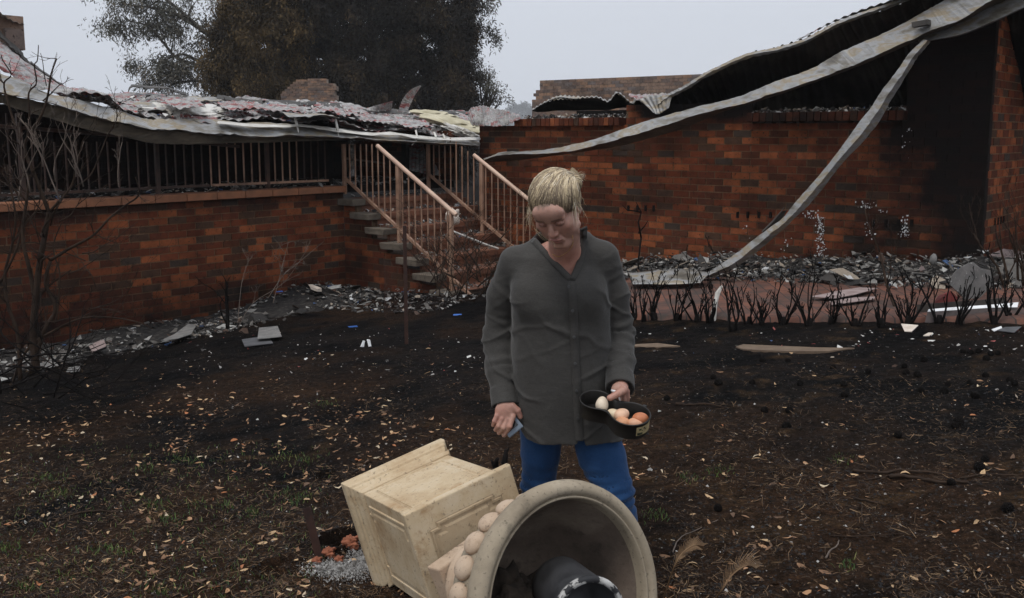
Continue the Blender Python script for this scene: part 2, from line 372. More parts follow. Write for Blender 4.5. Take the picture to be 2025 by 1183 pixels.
# ================================================================== BRICK WALLS
BW, BH, MJ = .23, .076, .010
def brickwall(name, o, d, nrm, spans, matb, matm, parent, thick=.11, soot=None, v0=0., skip=None, bw=BW, bh=BH, ragged=0):
    """o origin (x,y,0); d along; nrm outwards; spans: rows -> list of (u0,u1) by function of v; returns bricks+mortar mesh (one part)"""
    b = MB(); ss = []; V = []; F = []; Rr = []; Mi = []; up = np.array([0, 0, 1.])
    o = np.array(o, float); row = 0; v = v0; rows = spans[0]; fn = spans[1]
    nv = 0
    def put(u0, u1, v0_, v1_, t0, t1, r, m, jit=0.):
        nonlocal nv
        c = [(u0, v0_), (u1, v0_), (u1, v1_), (u0, v1_)]
        pts = [o+d*u+up*vv+nrm*(t1+jit*random.gauss(0, 1)) for u, vv in c]+[o+d*u+up*vv+nrm*t0 for u, vv in c]
        V.extend(pts); k = nv; nv += 8
        F.extend([(k, k+1, k+2, k+3), (k+1, k, k+4, k+5), (k+2, k+1, k+5, k+6), (k+3, k+2, k+6, k+7), (k, k+3, k+7, k+4), (k+7, k+6, k+5, k+4)])
        Rr.extend([r]*6); Mi.extend([m]*6)
        ss.extend([soot(u, vv) if soot else 0 for u, vv in c]*2)
    for row in range(rows):
        v = v0+row*(bh+MJ); off = (row % 2)*(bw+MJ)/2
        for (ua, ub) in fn(v):
            n = max(1, int((ub-ua)/.35))
            for k in range(n): put(ua+(ub-ua)*k/n, ua+(ub-ua)*(k+1)/n, v-MJ, v+bh, -thick, -.007, random.random(), 1)
            u = math.floor((ua-off)/(bw+MJ))*(bw+MJ)+off
            while u < ub:
                a = max(u, ua); e = min(u+bw, ub)
                if e-a > .03 and not (skip and skip((a+e)/2, v+bh/2)):
                    j = random.gauss(0, .0013)
                    put(a+random.uniform(0, .003), e-random.uniform(0, .003), v+random.uniform(0, .002), v+bh-random.uniform(0, .002), -thick+.01, j+ragged*random.random(), random.random(), 0, .0008)
                u += bw+MJ
    V = np.array(V)
    fl = np.array(F)
    if np.dot(np.cross(d, up), nrm) < 0: fl = fl[:, ::-1]
    ob = arr_obj(name, V, fl, [matb, matm], None, attrs={'rnd': ('FACE', Rr), 'soot': ('POINT', ss)})
    ob.data.polygons.foreach_set('material_index', np.array(Mi, np.int32)); ob.data.update()
    if parent: under(ob, parent)
    return ob
UP = np.array([0, 0, 1.])
def uL(p): return float(np.dot(np.array(p)-CL, DL))     # along the terrace wall, 0 at the step corner, minus towards the camera
def uR(p): return float(np.dot(np.array(p)-PR, DR))     # along the long wall, + towards the camera
def blob(u, v, cu, cv, ru, rv): return math.exp(-(((u-cu)/ru)**2+((v-cv)/rv)**2))

# --- terrace retaining wall (left)
DECK = 1.03
tw = thing('brick_wall', 'long red brick terrace wall with terracotta coping, beside the steps on the left', 'wall', (CL[0], CL[1], -.5))
def soL(u, v): return .10+.45*math.exp(-((v-DECK+.12)/.13)**2)+.5*sstep(.15, -.55, v+.06*u)+.25*blob(u, v, -4.2, .6, .6, .7)
brickwall('brickwork', CL-DR*0, -DL, DR, (19, lambda v: [(0.0, 6.6)]), M['brick'], M['mortar'], tw, soot=lambda u, v: soL(-u, v), v0=DECK-.09-18*.086-.076-.01)
cb = MB(); u = 0
while u > -6.6:
    cb.box(CL+DL*(u-.2)+DR*(-.08)+UP*(DECK-.045), (.395, .30, .088), frame(DL, -DR, UP)); u -= .402
bevel(under(cb.build('coping', M['paver']), tw), .008)

# --- steps
st = thing('garden_steps', 'brick steps with rubble-strewn terracotta treads climbing to the terrace', 'steps', (CL[0]+.9, CL[1]-.2, -.45))
SW = 2.24; RISE, RUN = .18, .31
for k in range(8):
    z = .85-RISE*k; u0 = -.02+RUN*k
    c = CL+DR*(u0+RUN/2-.02)+DL*(SW/2)+UP*(z-.04)
    t = MB(); t.box(c, (RUN+.06, SW-.3, .08), frame(DR, DL, UP)); s_ = MB()
    o = under(bevel(t.build('tread', M['stepred']), .006), st)
    s_.box(CL+DR*(u0+RUN/2-.02)+DL*(.02)+UP*(z-.041), (RUN+.075, .24, .083), frame(DR, DL, UP), jit=.004)
    under(bevel(s_.build('tread_end_slab', M['slab']), .008), st)
    # riser
    rb = MB(); rb.box(CL+DR*(u0+RUN-.045)+DL*(SW/2)+UP*(z-.08-.05), (.05, SW-.1, .10), frame(DR, DL, UP)); under(rb.build('riser', M['stepred']), st)
def stepspan(v):
    k = math.floor((.85-v-.01)/RISE)
    if v+BH > .85-.08: return []
    k = max(0, int(math.floor((.85-.08-v-BH)/RISE+1e-6)))
    return [(0, RUN*min(k, 7)+RUN-.04)]
brickwall('side_brickwork', CL+DL*.0-DR*.0, DR, -DL, (15, stepspan), M['brick'], M['mortar'], st, thick=.1, v0=-.52, soot=lambda u, v: .22+.2*random.random())
# landing deck
dk = thing('terrace_deck', 'dark soot-covered terrace floor behind the railing', 'terrace', (CL[0]-1, CL[1]+.5, DECK-.1))
d_ = MB()
def poly_prism(b, P, z0, z1):
    n = len(P); b.add([(x, y, z1) for x, y in P]+[(x, y, z0) for x, y in P], [tuple(range(n)), tuple(range(2*n-1, n-1, -1))]+[(i, i+n, (i+1) % n+n, (i+1) % n) for i in range(n)])
q = [CL-DL*6.6-DR*.24, CL+DL*0-DR*.24, CL+DL*2.25-DR*.06, CL+DL*2.25-DR*4.2, CL-DL*6.6-DR*4.2]
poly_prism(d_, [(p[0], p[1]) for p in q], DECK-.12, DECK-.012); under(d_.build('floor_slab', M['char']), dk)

# --- long wall (right) of the house
HW = thing('brick_house', 'burnt-out red brick house wall with empty window openings, sooty corner', 'house', (PR[0], PR[1], -.1))
uc = uR(CR); ul = -2.72
def zR(px, py): return WR(px, py)[2]
uS1a, uS1b = uR(WR(1029, 240)), uR(WR(1237, 240)); uW2a, uW2b = uR(WR(1488, 215)), uR(WR(1792, 215))
zs1 = WR(1130, 242)[2]; zs2 = WR(1640, 222)[2]; ztop1 = WR(990, 252)[2]
def rowsR(v):
    t = v+BH; out = []
    if t < zs1: return [(ul, uc)] if t < zs2 else [(ul, uW2a), (uW2b, uc)]
    if t < ztop1: out.append((ul, uS1a-.02))
    if t < ztop1+.35: out.append((uS1b+.01, uW2a))
    if t < 3.3: out.append((uW2b, uc))
    return [(a, b) for a, b in out if b-a > .05]
VENTS = []
for pxs, py in (([1243, 1261, 1277, 1293][:4], 412), ([1459, 1479, 1501, 1524], 425), ([1727, 1752, 1777, 1803], 441)):
    for px in pxs: p = WR(px, py); VENTS.append((uR(p), p[2]))
def soR(u, v):
    s = .06+.35*sstep(uc-3.2, uc-1.2, u)+.62*sstep(uc-1.45, uc-.05, u+.35*(v-1.2))*(.85+.15*sstep(0, 2.2, v))
    s = max(s, .95*sstep(zs2-.30, zs2+.05, v)*sstep(uS1b-.1, uS1b+.3, u)); s = max(s, .85*blob(u, v, uW2b+.3, 2.4, 1.0, .9))
    s = max(s, .75*blob(u, v, uW2b-.1, .45, .75, .75)); s = max(s, .7*sstep(.42, -.0, v-.05*(u))*sstep(.2, 1.8, u))
    for a, b in VENTS: s = max(s, .42*blob(u, v, a, b+.09, .12, .09))
    s = max(s, .45*sstep(ul+.5, ul, u))
    return s
def vskip(u, v): return False
hw = brickwall('wall', PR, DR, -DL, (46, rowsR), M['brick'], M['mortar'], HW, thick=.11, soot=soR, v0=-.62)
rt = brickwall('side_wall', CR, DL, DR, (46, lambda v: [(.1, 3.2)] if v < 3.3 else []), M['brick'], M['mortar'], HW, thick=.11, v0=-.62,
    soot=lambda u, v: .02+.5*sstep(2.6, 3.3, v)+.35*sstep(.9, .4, v))
for u_, v_ in VENTS:
    b = MB(); b.box(PR+DR*u_-DL*.004+UP*v_, (.032, .018, .078), frame(DR, DL, UP)); under(b.build('weep_vent', M['char']), HW)
for k in range(4):
    b = MB(); b.box(CR+DL*(.5+.12*k)+DR*.004+UP*.79, (.03, .018, .078), frame(DL, -DR, UP)); under(b.build('weep_vent', M['char']), HW)
def sill(ua, ub, zt):
    b = MB(); u = ua; i = 0
    while u < ub-.04:
        b.box(PR+DR*(u+.038)-DL*(.015)+UP*(zt-.055), (.074, .26, .105), frame(DR, DL, UP), jit=.0015); u += .084
    o = under(bevel(b.build('window_sill', M['brick']), .003), HW); return o
sl = sill(uS1a, uS1b, WR(1130, 234)[2]); sr = sill(uW2a, uW2b, WR(1640, 221)[2])
for sl_o, sv in ((sl, .35), (sr, .62)): a_ = sl_o.data.attributes.new('soot', 'FLOAT', 'POINT'); a_.data.foreach_set('value', [sv]*len(sl_o.data.vertices))
# window reveal of the right opening, and a strip of far window frame on the side wall
dr_ = []
for px, y0d, y1d, nd_ in ((1622, 425, 520, 150), (1602, 415, 432, 22), (1715, 398, 412, 26), (1722, 440, 475, 18), (1790, 425, 470, 60), (1745, 414, 420, 10), (1792, 250, 330, 12), (1560, 470, 500, 8), (1470, 440, 520, 10)):
    yy = rng.uniform(y0d, y1d, nd_); xx = px+rng.normal(0, 5 if nd_ > 50 else 9, nd_); dr_ += [WR(a, c, .006) for a, c in zip(xx, yy)]
dm = MB()
for p in dr_: s_ = rng.uniform(.002, .008); dm.box(p, (s_*rng.uniform(.8, 2), .006, s_*rng.uniform(.6, 2.6)), frame(DR, DL, UP), jit=s_*.25)
M['drip'] = pm('white_melted_drips', [(.4, (.45, .45, .45)), (.6, (.7, .7, .7))], 20, rough=.6)
tag(under(dm.build('white_drips', M['drip']), HW), kind='stuff')
b = MB(); b.box(CR+DL*1.55+DR*.01+UP*2.2, (.07, .05, 1.4), frame(DL, -DR, UP)); under(b.build('window_frame', M['twigpale']), HW)
# house interior: charred partition, seen through the openings
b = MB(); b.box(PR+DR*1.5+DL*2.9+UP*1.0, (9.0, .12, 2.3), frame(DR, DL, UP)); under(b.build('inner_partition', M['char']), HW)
# veranda back wall
vb = thing('house_wall', 'soot-black brick house wall in the dark behind the terrace railing', 'wall', tuple(CL-DR*2.4))
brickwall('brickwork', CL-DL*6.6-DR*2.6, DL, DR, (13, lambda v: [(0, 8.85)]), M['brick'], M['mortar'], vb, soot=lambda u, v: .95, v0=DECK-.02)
# low wall closing the terrace on the far side (continues the long wall)
lw = thing('terrace_end_wall', 'low sooty brick wall at the head of the steps under the fallen roof', 'wall', tuple(CL+DL*2.3-DR*.3))
brickwall('brickwork', CL+DL*2.30-DR*2.5, DR, -DL, (9, lambda v: [(0, 2.4)] if v < 1.75 else []), M['brick'], M['mortar'], lw, soot=lambda u, v: .6, v0=DECK)

# --- ruins behind
bwall = thing('ruined_wall', 'bare grey-tan brick wall with stepped broken end, standing behind the long wall', 'wall', W(1240, 240, 26))
pa = W(1052, 215, 26.5); pb = W(1400, 215, 23.5); dd = unit([pb[0]-pa[0], pb[1]-pa[1], 0]); nn = np.array([dd[1], -dd[0], 0]); Lw = np.linalg.norm((pb-pa)[:2])
ztopb = W(1103, 158, 26)[2]
def rowsB(v):
    h = ztopb+.03-v; a = 0.0
    if h < .10: a = .75
    elif h < .30: a = .26
    elif h < .62: a = .08*((int(v*11) % 2)+.6)
    if h < 0: return []
    return [(a, Lw)]
brickwall('brickwork', (pa[0], pa[1], 0), dd, nn, (19, rowsB), M['brick_tan'], M['mortar_pale'], bwall, v0=ztopb-19*.086+.01, soot=lambda u, v: .05+.2*blob(u, v, 2, 2.6, .8, .5), ragged=.006)
ch = thing('chimney_stump', 'stepped remains of a tan brick chimney rising behind the crumpled left roof', 'chimney', W(615, 205, 27))
pa = W(556, 215, 27); ca = np.array([pa[0], pa[1], 0]); ztc = W(630, 157, 27)[2]
Lc = W(668, 200, 27)[0]-pa[0]; Lm = W(612, 200, 27)[0]-pa[0]
def rowsC1(v):
    h = ztc-v
    if h < -.02: return []
    return [(max(0, Lm-.28-h*1.25), Lm)]
def rowsC2(v):
    h = ztc+.02-v
    if h < 0: return []
    return [(Lm+.0, Lc-(.28 if h < .14 else .06*(int(v*23) % 2)))]
brickwall('left_face', ca+np.array([0, .02, 0]), unit([1, -.12, 0]), unit([-.12, -1, 0]), (12, rowsC1), M['brick_tan'], M['mortar_pale'], ch, v0=ztc-12*.066+.0, bw=.17, bh=.056, soot=lambda u, v: .05, ragged=.02)
brickwall('right_face', ca+np.array([0, -.2, 0]), unit([1, .05, 0]), unit([.05, -1, 0]), (12, rowsC2), M['brick_tan'], M['mortar_pale'], ch, v0=ztc-12*.066+.02, bw=.17, bh=.056, soot=lambda u, v: .0, ragged=.02, thick=.4)

# ================================================================== RAILINGS
M['railcream'] = pm('worn_cream_handrail_paint', [(.3, (.34, .20, .14)), (.5, (.50, .33, .24)), (.7, (.58, .41, .30))], 3, rough=.45, bump=.1)
def rail_part(root, nm, pts, rad, m, n=10): b = MB(); b.tube(pts, rad, n); return under(b.build(nm, m, smooth=False), root)
def bar(root, nm, p0, p1, wx, wy, m, ax=DR):
    p0 = np.array(p0); p1 = np.array(p1); t = unit(p1-p0); a = unit(np.cross(np.cross(t, ax), t)); b = np.cross(t, a)
    bb = MB(); bb.box((p0+p1)/2, (wx, wy, np.linalg.norm(p1-p0)), frame(a, b, t)); return under(bb.build(nm, m), root)
def stair_rail(lab, wofs, s_end, s_beg=-.32, group=None, cols=None):
    base = CL+DL*wofs; r = thing('stair_railing', lab, 'railing', tuple(base+UP*.3+DR*1.1))
    sl_ = -RISE/RUN
    def P(s, h): q_ = base+DR*s+UP*(DECK-.02+sl_*(s+.02)+h); q_[2] = min(q_[2], 1.60+.05*wofs); return q_
    cm = M['cream']
    rail_part(r, 'handrail', [P(s_beg, .98), P(s_end+.09, .98)], .029, M['railcream'])
    bar(r, 'bottom_rail', P(0, .13), P(s_end+.45, .13), .035, .035, cm, DR)
    for s in (1.09, s_end, -.02):
        bar(r, 'post', P(s, -.10), P(s, .965), .044, .044, cm)
    s = .10
    while s < s_end:
        if min(abs(s-1.09), abs(s-s_end), abs(s+.02)) > .04: bar(r, 'baluster', P(s, .14), P(s, .965), .014, .014, cm)
        s += .118
    return r
stair_rail('cream stair railing nearest, with free lower end, on the left of the steps', .04, 2.05, .68)
stair_rail('cream stair railing on the far side of the steps, running behind the woman', 1.66, 2.55, .93)
tr = thing('terrace_railing', 'low scorched balustrade along the terrace edge under the sagging gutter', 'railing', tuple(CL-DL*3-DR*.12+UP*DECK))
def PT(u, h): return CL+DL*u-DR*.20+UP*(DECK+h)
rt_ = MB(); rt_.tube([PT(-6.5, .95), PT(-3.2, .70), PT(-1.5, .55)], .02, 8); under(rt_.build('handrail', M['railred']), tr)
bar(tr, 'bottom_rail', PT(-1.9, .075), PT(-.1, .07), .03, .03, M['cream']); bar(tr, 'bottom_rail', PT(-6.4, .06), PT(-1.95, .075), .03, .03, M['railred'])
u = -6.4; i = 0
while u < -.1:
    if i % 13 == 6: bar(tr, 'post', PT(u, 0), PT(u, .92 if u < -4 else .62), .045, .045, M['railred'])
    else: bar(tr, 'baluster', PT(u, .07), PT(u, .92 if u < -4 else .62), .015, .015, M['cream'] if (-2.0 < u < -.6) else M['railred'])
    u += .118; i += 1
for k, u in enumerate((-6.15, -5.0, -.02, 1.45, 1.95)):
    pt = tag(MB(), ) if False else None
    b = MB(); h = 1.05 if u < -4 else .72; b.box(CL+DL*u-DR*.3+UP*(DECK+h/2), (.085, .085, h), frame(DL, -DR, UP))
    tag(b.build('veranda_post', M['char']), ['charred post holding up the roof at the far left edge', 'second charred veranda post from the left, behind the bare shrub', 'charred post at the top of the near stair railing', 'black post left of the corrugated sheet at the head of the steps', 'black post right of the corrugated sheet at the head of the steps'][k], 'post', 'charred veranda posts')

# ================================================================== ROOFS AND GUTTERS
def loft(name, rails, n, m, parent=None, thick=.003, smooth=False, rough=0.0, kink=0.0):
    Rl = [interp_pts(r, n) for r in rails]; V = np.stack(Rl, 1); nu, nv = V.shape[:2]
    if rough: V = V+rough*rng.normal(0, 1, V.shape)
    if kink:
        Pk = V.reshape(-1, 3); V = V+(kink*np.stack([n3(Pk+k_*7, 2.6)+.7*n3(Pk+k_*5, 7) for k_ in range(3)], 1)).reshape(V.shape)
    o = arr_obj(name, V.reshape(-1, 3), grid_faces(nu, nv), m, None, smooth=smooth)
    md = o.modifiers.new('thickness', 'SOLIDIFY'); md.thickness = thick; md.offset = 0
    if parent is not None: under(o, parent)
    return o
def sheet(name, front, back, nu, nv, m, parent=None, shear=0., pitch=.076, amp=.009, crumple=.03, cs=1.6, nrm=(0, 0, 1), seed=0, sag=0.0, thick=.0015, edge=0.0):
    """corrugated sheet between two edges, ribs running from front to back"""
    A = interp_pts(front, nu); B = interp_pts(back, nu); L = np.concatenate([[0], np.cumsum(np.linalg.norm(np.diff(A, axis=0), axis=1))])
    t = np.linspace(0, 1, nv); V = A[:, None]*(1-t)[None, :, None]+B[:, None]*t[None, :, None]; nrm = unit(nrm)
    h = amp*np.sin(2*np.pi*(L[:, None]+shear*t[None])/pitch)
    Pf = V.reshape(-1, 3)+seed*3.7
    h = h+(crumple*2.2*(n3(Pf, cs)+.5*n3(Pf, cs*2.3)+.3*n3(Pf, cs*5))).reshape(nu, nv)-sag*np.sin(np.pi*t)[None]
    if edge: V = V+edge*(n3(Pf+9, 4)).reshape(nu, nv)[..., None]*np.array(unit(B[nu//2]-A[nu//2]))*(1-t)[None, :, None]
    V = V+h[..., None]*nrm
    o = arr_obj(name, V.reshape(-1, 3), grid_faces(nu, nv), m, None, smooth=True)
    md = o.modifiers.new('thickness', 'SOLIDIFY'); md.thickness = thick; md.offset = 0
    if parent is not None: under(o, parent)
    return o
# ---- left: sagging veranda roof
lr = thing('veranda_roof', 'sagging crumpled corrugated roof with flaking red paint above the terrace', 'roof', tuple(CL+UP*1.8))
def rl(pts, off): return [WL(x, y, off) for x, y in pts]
gtop = [(-60, 132), (21, 158), (97, 188), (156, 199), (214, 215), (263, 233), (297, 241), (332, 240), (415, 240), (518, 247), (600, 251), (669, 256), (754, 267), (838, 276), (900, 279), (950, 279)]
gmid = [(-60, 168), (0, 183), (69, 197), (138, 214), (207, 235), (294, 254), (346, 257), (415, 264), (484, 268), (570, 269), (640, 271), (700, 272), (760, 277), (838, 281), (900, 285), (948, 288)]
gbot = [(-60, 188), (0, 204), (52, 221), (104, 235), (173, 256), (242, 270), (304, 283), (380, 285), (450, 283), (518, 282), (600, 279), (700, 277), (760, 281), (838, 285), (900, 289), (946, 292)]
glip = [(x, y-4) for x, y in gtop]
loft('gutter', [rl(glip, .30), rl(gtop, .34), rl(gmid, .54), rl([(x, y+2) for x, y in gmid], .50)], 110, M['galv'], lr, thick=.004, rough=.003, kink=.03)
loft('fascia', [rl([(x, y+2) for x, y in gmid], .44), rl([(x, y-3) for x, y in gbot], .40), rl(gbot, .44), rl(gbot, .2)], 110, M['galvbrown'], lr, thick=.004, rough=.003)
fr = [(-70, 118), (15, 152), (60, 170), (97, 186), (156, 194), (214, 205), (240, 224), (297, 234), (345, 236), (415, 236), (500, 241), (600, 243), (669, 248), (754, 258), (838, 268), (900, 274), (955, 277)]
bk = [(-70, 10), (0, 76), (40, 108), (80, 142), (118, 178), (150, 187), (215, 189), (280, 187), (330, 189), (400, 193), (480, 197), (560, 203), (640, 206), (700, 213), (790, 221), (850, 222), (945, 224)]
lroof = sheet('roof_sheet', rl(fr, .32), rl(bk, -2.7), 900, 60, M['roof'], lr, shear=1.5, pitch=.13, amp=.011, crumple=.075, cs=1.3, seed=1, edge=.35)
# lifted lace-like edge strips, battens and flashing lying across the roof
def strip(nm, pts, off0, off1, wpx, m, root=None, th=.004, lab=None, cat=None, grp=None, n=24, twist=0):
    A = [WL(x, y, off0+(off1-off0)*i/(len(pts)-1)) for i, (x, y) in enumerate(pts)]
    B = [WL(x, y+wpx, off0+.12+(off1-off0)*i/(len(pts)-1)) for i, (x, y) in enumerate(pts)]
    o = loft(nm, [A, B], n, m, None, thick=th, rough=.004)
    if root is not None: under(o, root)
    if lab: tag(o, lab, cat, grp)
    return o
strip('edge_capping', [(430, 239), (520, 247), (600, 246), (640, 252), (720, 262), (780, 262), (860, 272), (950, 272)], .40, .40, 5, M['paper'], lr)
loft('ridge_roll', [rl([(x, y-3) for x, y in bk[3:]], -2.6), rl([(x, y+2) for x, y in bk[3:]], -2.45), rl([(x, y+8) for x, y in bk[3:]], -2.5)], 60, M['galvdark'], lr, thick=.01, rough=.012)
FL = [([(255, 177), (262, 168), (290, 170), (330, 172), (352, 180), (368, 184)], 4, 'galvdark', 'curled dark metal strip with torn teeth, sticking up above the roof left of the pines'),
 ([(300, 197), (345, 200), (380, 199), (420, 196), (445, 190)], 6, 'galvdark', 'bent batten lying along the crest of the roof'),
 ([(430, 188), (480, 196), (540, 200), (600, 203), (625, 198)], 7, 'galvdark', 'dark charred batten ending below the chimney stump'),
 ([(60, 122), (90, 145), (130, 172), (160, 196), (172, 205)], 3, 'galvdark', 'thin bent rail sliding down the hip on the far left'),
 ([(110, 195), (150, 202), (190, 212), (218, 219)], 5, 'char', 'black lath lying on the gutter behind the bare shrub'),
 ([(640, 205), (700, 215), (760, 218), (800, 224), (830, 232)], 5, 'galvdark', 'dark lath lying across the middle of the roof below the curled sheet')]
for k, (pts, wp, mm, lab) in enumerate(FL):
    strip('metal_strip', pts, -2.2+(0.9 if k == 4 else 0)+(2.2 if k == 3 else 0), -2.2+(2.2 if k == 4 else 0)+(1.0 if k == 3 else 0), wp, M[mm], lab=lab, cat='metal strip', th=.012, grp='bent strips on the left roof')
# drooping tear hooks on the teeth strip
# tall curled sheets on the roof's right end
def curl(nm, pts_l, pts_r, off, m, lab, cat, pitch=.05, amp=.008, bend=.12):
    A = [WL(x, y, off+bend*math.sin(i)) for i, (x, y) in enumerate(pts_l)]; B = [WL(x, y, off+bend*math.cos(i)) for i, (x, y) in enumerate(pts_r)]
    o = sheet(nm, A, B, 60, 40, m, None, pitch=pitch, amp=amp, crumple=.02, nrm=tuple(DR), seed=5); return tag(o, lab, cat)
curl('roof_sheet', [(786, 222), (797, 196), (812, 178), (832, 169)], [(805, 222), (812, 205), (820, 190), (834, 170)], -1.8, M['roof'], 'tall curled scrap of red roofing standing up above the roof', 'roofing')
curl('roof_sheet', [(724, 215), (745, 208), (775, 200)], [(726, 222), (748, 222), (774, 218)], -2.2, M['roof'], 'small red corrugated flap left of the tall curled scrap', 'roofing')
# folded red sheet right of the roof end
A = [WR(925, 235, 0), WR(930, 214, .0), WR(955, 208, .1), WR(975, 213, -.2), WR(1000, 218, .1), WR(1028, 226, -.1)]; B = [WR(935, 248, .3), WR(940, 246, .35), WR(960, 250, .2), WR(985, 249, .4), WR(1003, 248, .2), WR(1030, 236, .2)]
tag(sheet('roof_sheet', A, B, 90, 30, M['roof'], None, pitch=.09, amp=.02, crumple=.05, cs=3, nrm=(0, -1, .3), seed=8), 'crumpled dark red sheet draped over the wall top, right of the roof end', 'roofing')
# insulation and foil on the right end of the roof
def lump(nm, c, rad, m, squash=.3, sub=4, amp=.35, freq=4):
    import bmesh
    bm = bmesh.new(); bmesh.ops.create_icosphere(bm, subdivisions=sub, radius=1); me = bpy.data.meshes.new(nm)
    for v in bm.verts:
        p = np.array(v.co); k = 1+amp*mnoise.noise(Vector(p*freq*.5))+amp*.5*mnoise.noise(Vector(p*freq*1.3+np.array([3, 1, 2])))
        v.co = Vector((p[0]*k*rad[0], p[1]*k*rad[1], p[2]*k*rad[2]))
    bm.to_mesh(me); bm.free(); me.materials.append(m); me.polygons.foreach_set('use_smooth', [True]*len(me.polygons))
    o = bpy.data.objects.new(nm, me); C.objects.link(o); o.location = tuple(c); return o
ins = lump('insulation_batt', WL(905, 246, -.5), (.60, .36, .09), M['insul'], amp=.45, freq=2.2, sub=5); ins.rotation_euler = (R(14), R(7), R(38))
tag(ins, 'pale yellow insulation slumped over the right end of the roof', 'insulation')
ins = lump('insulation_batt', WL(860, 226, -1.4), (.42, .22, .06), M['insul'], amp=.5, freq=2.2, sub=4); ins.rotation_euler = (R(10), R(2), R(40))
tag(ins, 'smaller flat piece of yellow insulation behind the larger slumped one', 'insulation')
fo = lump('roof_foil', WL(370, 222, -.3), (.42, .26, .06), M['paper'], amp=.8, freq=4, sub=5); fo.rotation_euler = (R(16), 0, R(40)); tag(fo, 'crumpled pale foil spread on the middle of the left roof', 'foil')
fo = lump('roof_foil', WL(925, 268, .15), (.34, .16, .06), M['paper'], amp=.9, freq=5, sub=5); fo.rotation_euler = (R(18), R(16), R(45)); tag(fo, 'torn silver foil bunched over the gutter end beside the brick wall', 'foil')
# rubble scattered over the roof
def shards(name, pts, nrmf, smin, smax, m, thick=.006, flat=.35):
    n = len(pts); k = 5; V = []; F = []; Rr = []
    ang = rng.random((n, k))*.9+np.arange(k)*2*np.pi/k; rad = (smin+(smax-smin)*rng.random(n)**2.5)[:, None]*(.5+rng.random((n, k)))
    asp = .35+.65*rng.random(n)
    for i in range(n):
        tilt = rng.normal(0, flat, 2); z = unit([tilt[0], tilt[1], 1]); x = unit(np.cross([math.cos(ang[i, 0]), math.sin(ang[i, 0]), 0.1], z)); y = np.cross(z, x)
        top = [pts[i]+x*rad[i, j]*math.cos(ang[i, j])+y*asp[i]*rad[i, j]*math.sin(ang[i, j])+z*(thick+rng.normal(0, .12*rad[i, 0])) for j in range(k)]; b = len(V)
        V += top+[t-z*thick for t in top]
        F += [(b, b+1, b+2), (b, b+2, b+3), (b, b+3, b+4)]+[(b+j, b+5+j, b+5+(j+1) % k) for j in range(k)]+[(b+j, b+5+(j+1) % k, b+(j+1) % k) for j in range(k)]; Rr += [rng.random()]*13
    return arr_obj(name, V, np.array(F), m, attrs={'rnd': ('FACE', Rr)})
def surf_pts(front, back, n, t0=0, t1=1, u0=0, u1=1, lift=.02):
    A = interp_pts(front, 200); B = interp_pts(back, 200); i = (rng.uniform(u0, u1, n)*199).astype(int); t = rng.uniform(t0, t1, n)[:, None]
    return A[i]*(1-t)+B[i]*t+np.array([0, 0, 1])*rng.uniform(0, lift, n)[:, None]
M['rubble'] = pm('mixed_ash_grey_rubble', [(.3, (.7, .7, .7)), (.7, (1.2, 1.2, 1.2))], 30, rough=.85, bump=.4, rnd=[(0, (.02, .018, .017)), (.22, (.045, .04, .036)), (.40, (.11, .10, .09)), (.58, (.20, .19, .175)), (.72, (.06, .035, .024)), (.80, (.33, .32, .30)), (.90, (.28, .23, .18)), (.975, (.5, .5, .5)), (.99, (.05, .10, .22))], interp='CONSTANT')
M['roofbits'] = pm('pale_roof_fragments', [(.3, (.8, .8, .8)), (.7, (1.2, 1.2, 1.2))], 30, rough=.8, bump=.4, rnd=[(0, (.05, .045, .042)), (.3, (.30, .08, .07)), (.42, (.30, .28, .26)), (.62, (.50, .48, .45)), (.85, (.62, .60, .57)), (.97, (.06, .10, .22))], interp='CONSTANT')
rb = shards('roof_debris', surf_pts(rl(fr, .3), rl(bk, -2.7), 1500, u0=.18, lift=.05), None, .008, .045, M['roofbits'], flat=.5); tag(rb, 'loose flakes and scraps littering the sagging roof', 'debris', kind='stuff')
# larger torn sheets lying over one another
for k, (x0, y0, x1, y1, h, of0, rt0, mm, lab) in enumerate([(330, 200, 395, 196, 30, -.2, 2.5, 'roof', 'torn corrugated sheet on the roof, left of the crumpled foil'), (440, 206, 520, 202, 30, -.3, 3, 'roof', 'torn corrugated sheet on the roof just right of the crumpled foil'), (520, 208, 600, 208, 28, -.6, -4, 'roof', 'torn corrugated sheet on the roof below the chimney stump'), (620, 214, 700, 218, 26, -.5, 4, 'roof', 'torn corrugated sheet on the roof right of the chimney stump'), (700, 226, 780, 232, 24, -.3, -3, 'roof', 'torn corrugated sheet on the roof above the stair rail'), (780, 232, 850, 240, 24, -.2, 3, 'roof', 'torn corrugated sheet on the roof left of the insulation'), (262, 206, 320, 202, 22, -.6, 2, 'galv', 'bare bent sheet near the left end of the flat roof'), (560, 222, 660, 226, 16, .05, 0, 'galv', 'long pale bent strip lying low on the roof over the gutter'), (380, 192, 430, 190, 16, -1.8, 4, 'galv', 'bare bent sheet on the roof crest left of the pines')]):
    xs = np.linspace(x0, x1, 5); A = [WL(x+12, y0+(y1-y0)*i/4+h*.50+rng.normal(0, 2.5), of0+.55) for i, x in enumerate(xs)]; Bq = [WL(x+rt0-14, y0+(y1-y0)*i/4-h*.05+rng.normal(0, 2), of0-.35) for i, x in enumerate(xs)]
    o = sheet('torn_sheet', A, Bq, 90, 22, M[mm], None, shear=.35, pitch=.11, amp=.011 if mm == 'roof' else .002, crumple=.035, cs=2.4, seed=k*2+3, edge=.25, nrm=(.1, -.4, .9)); tag(o, lab, 'roofing')
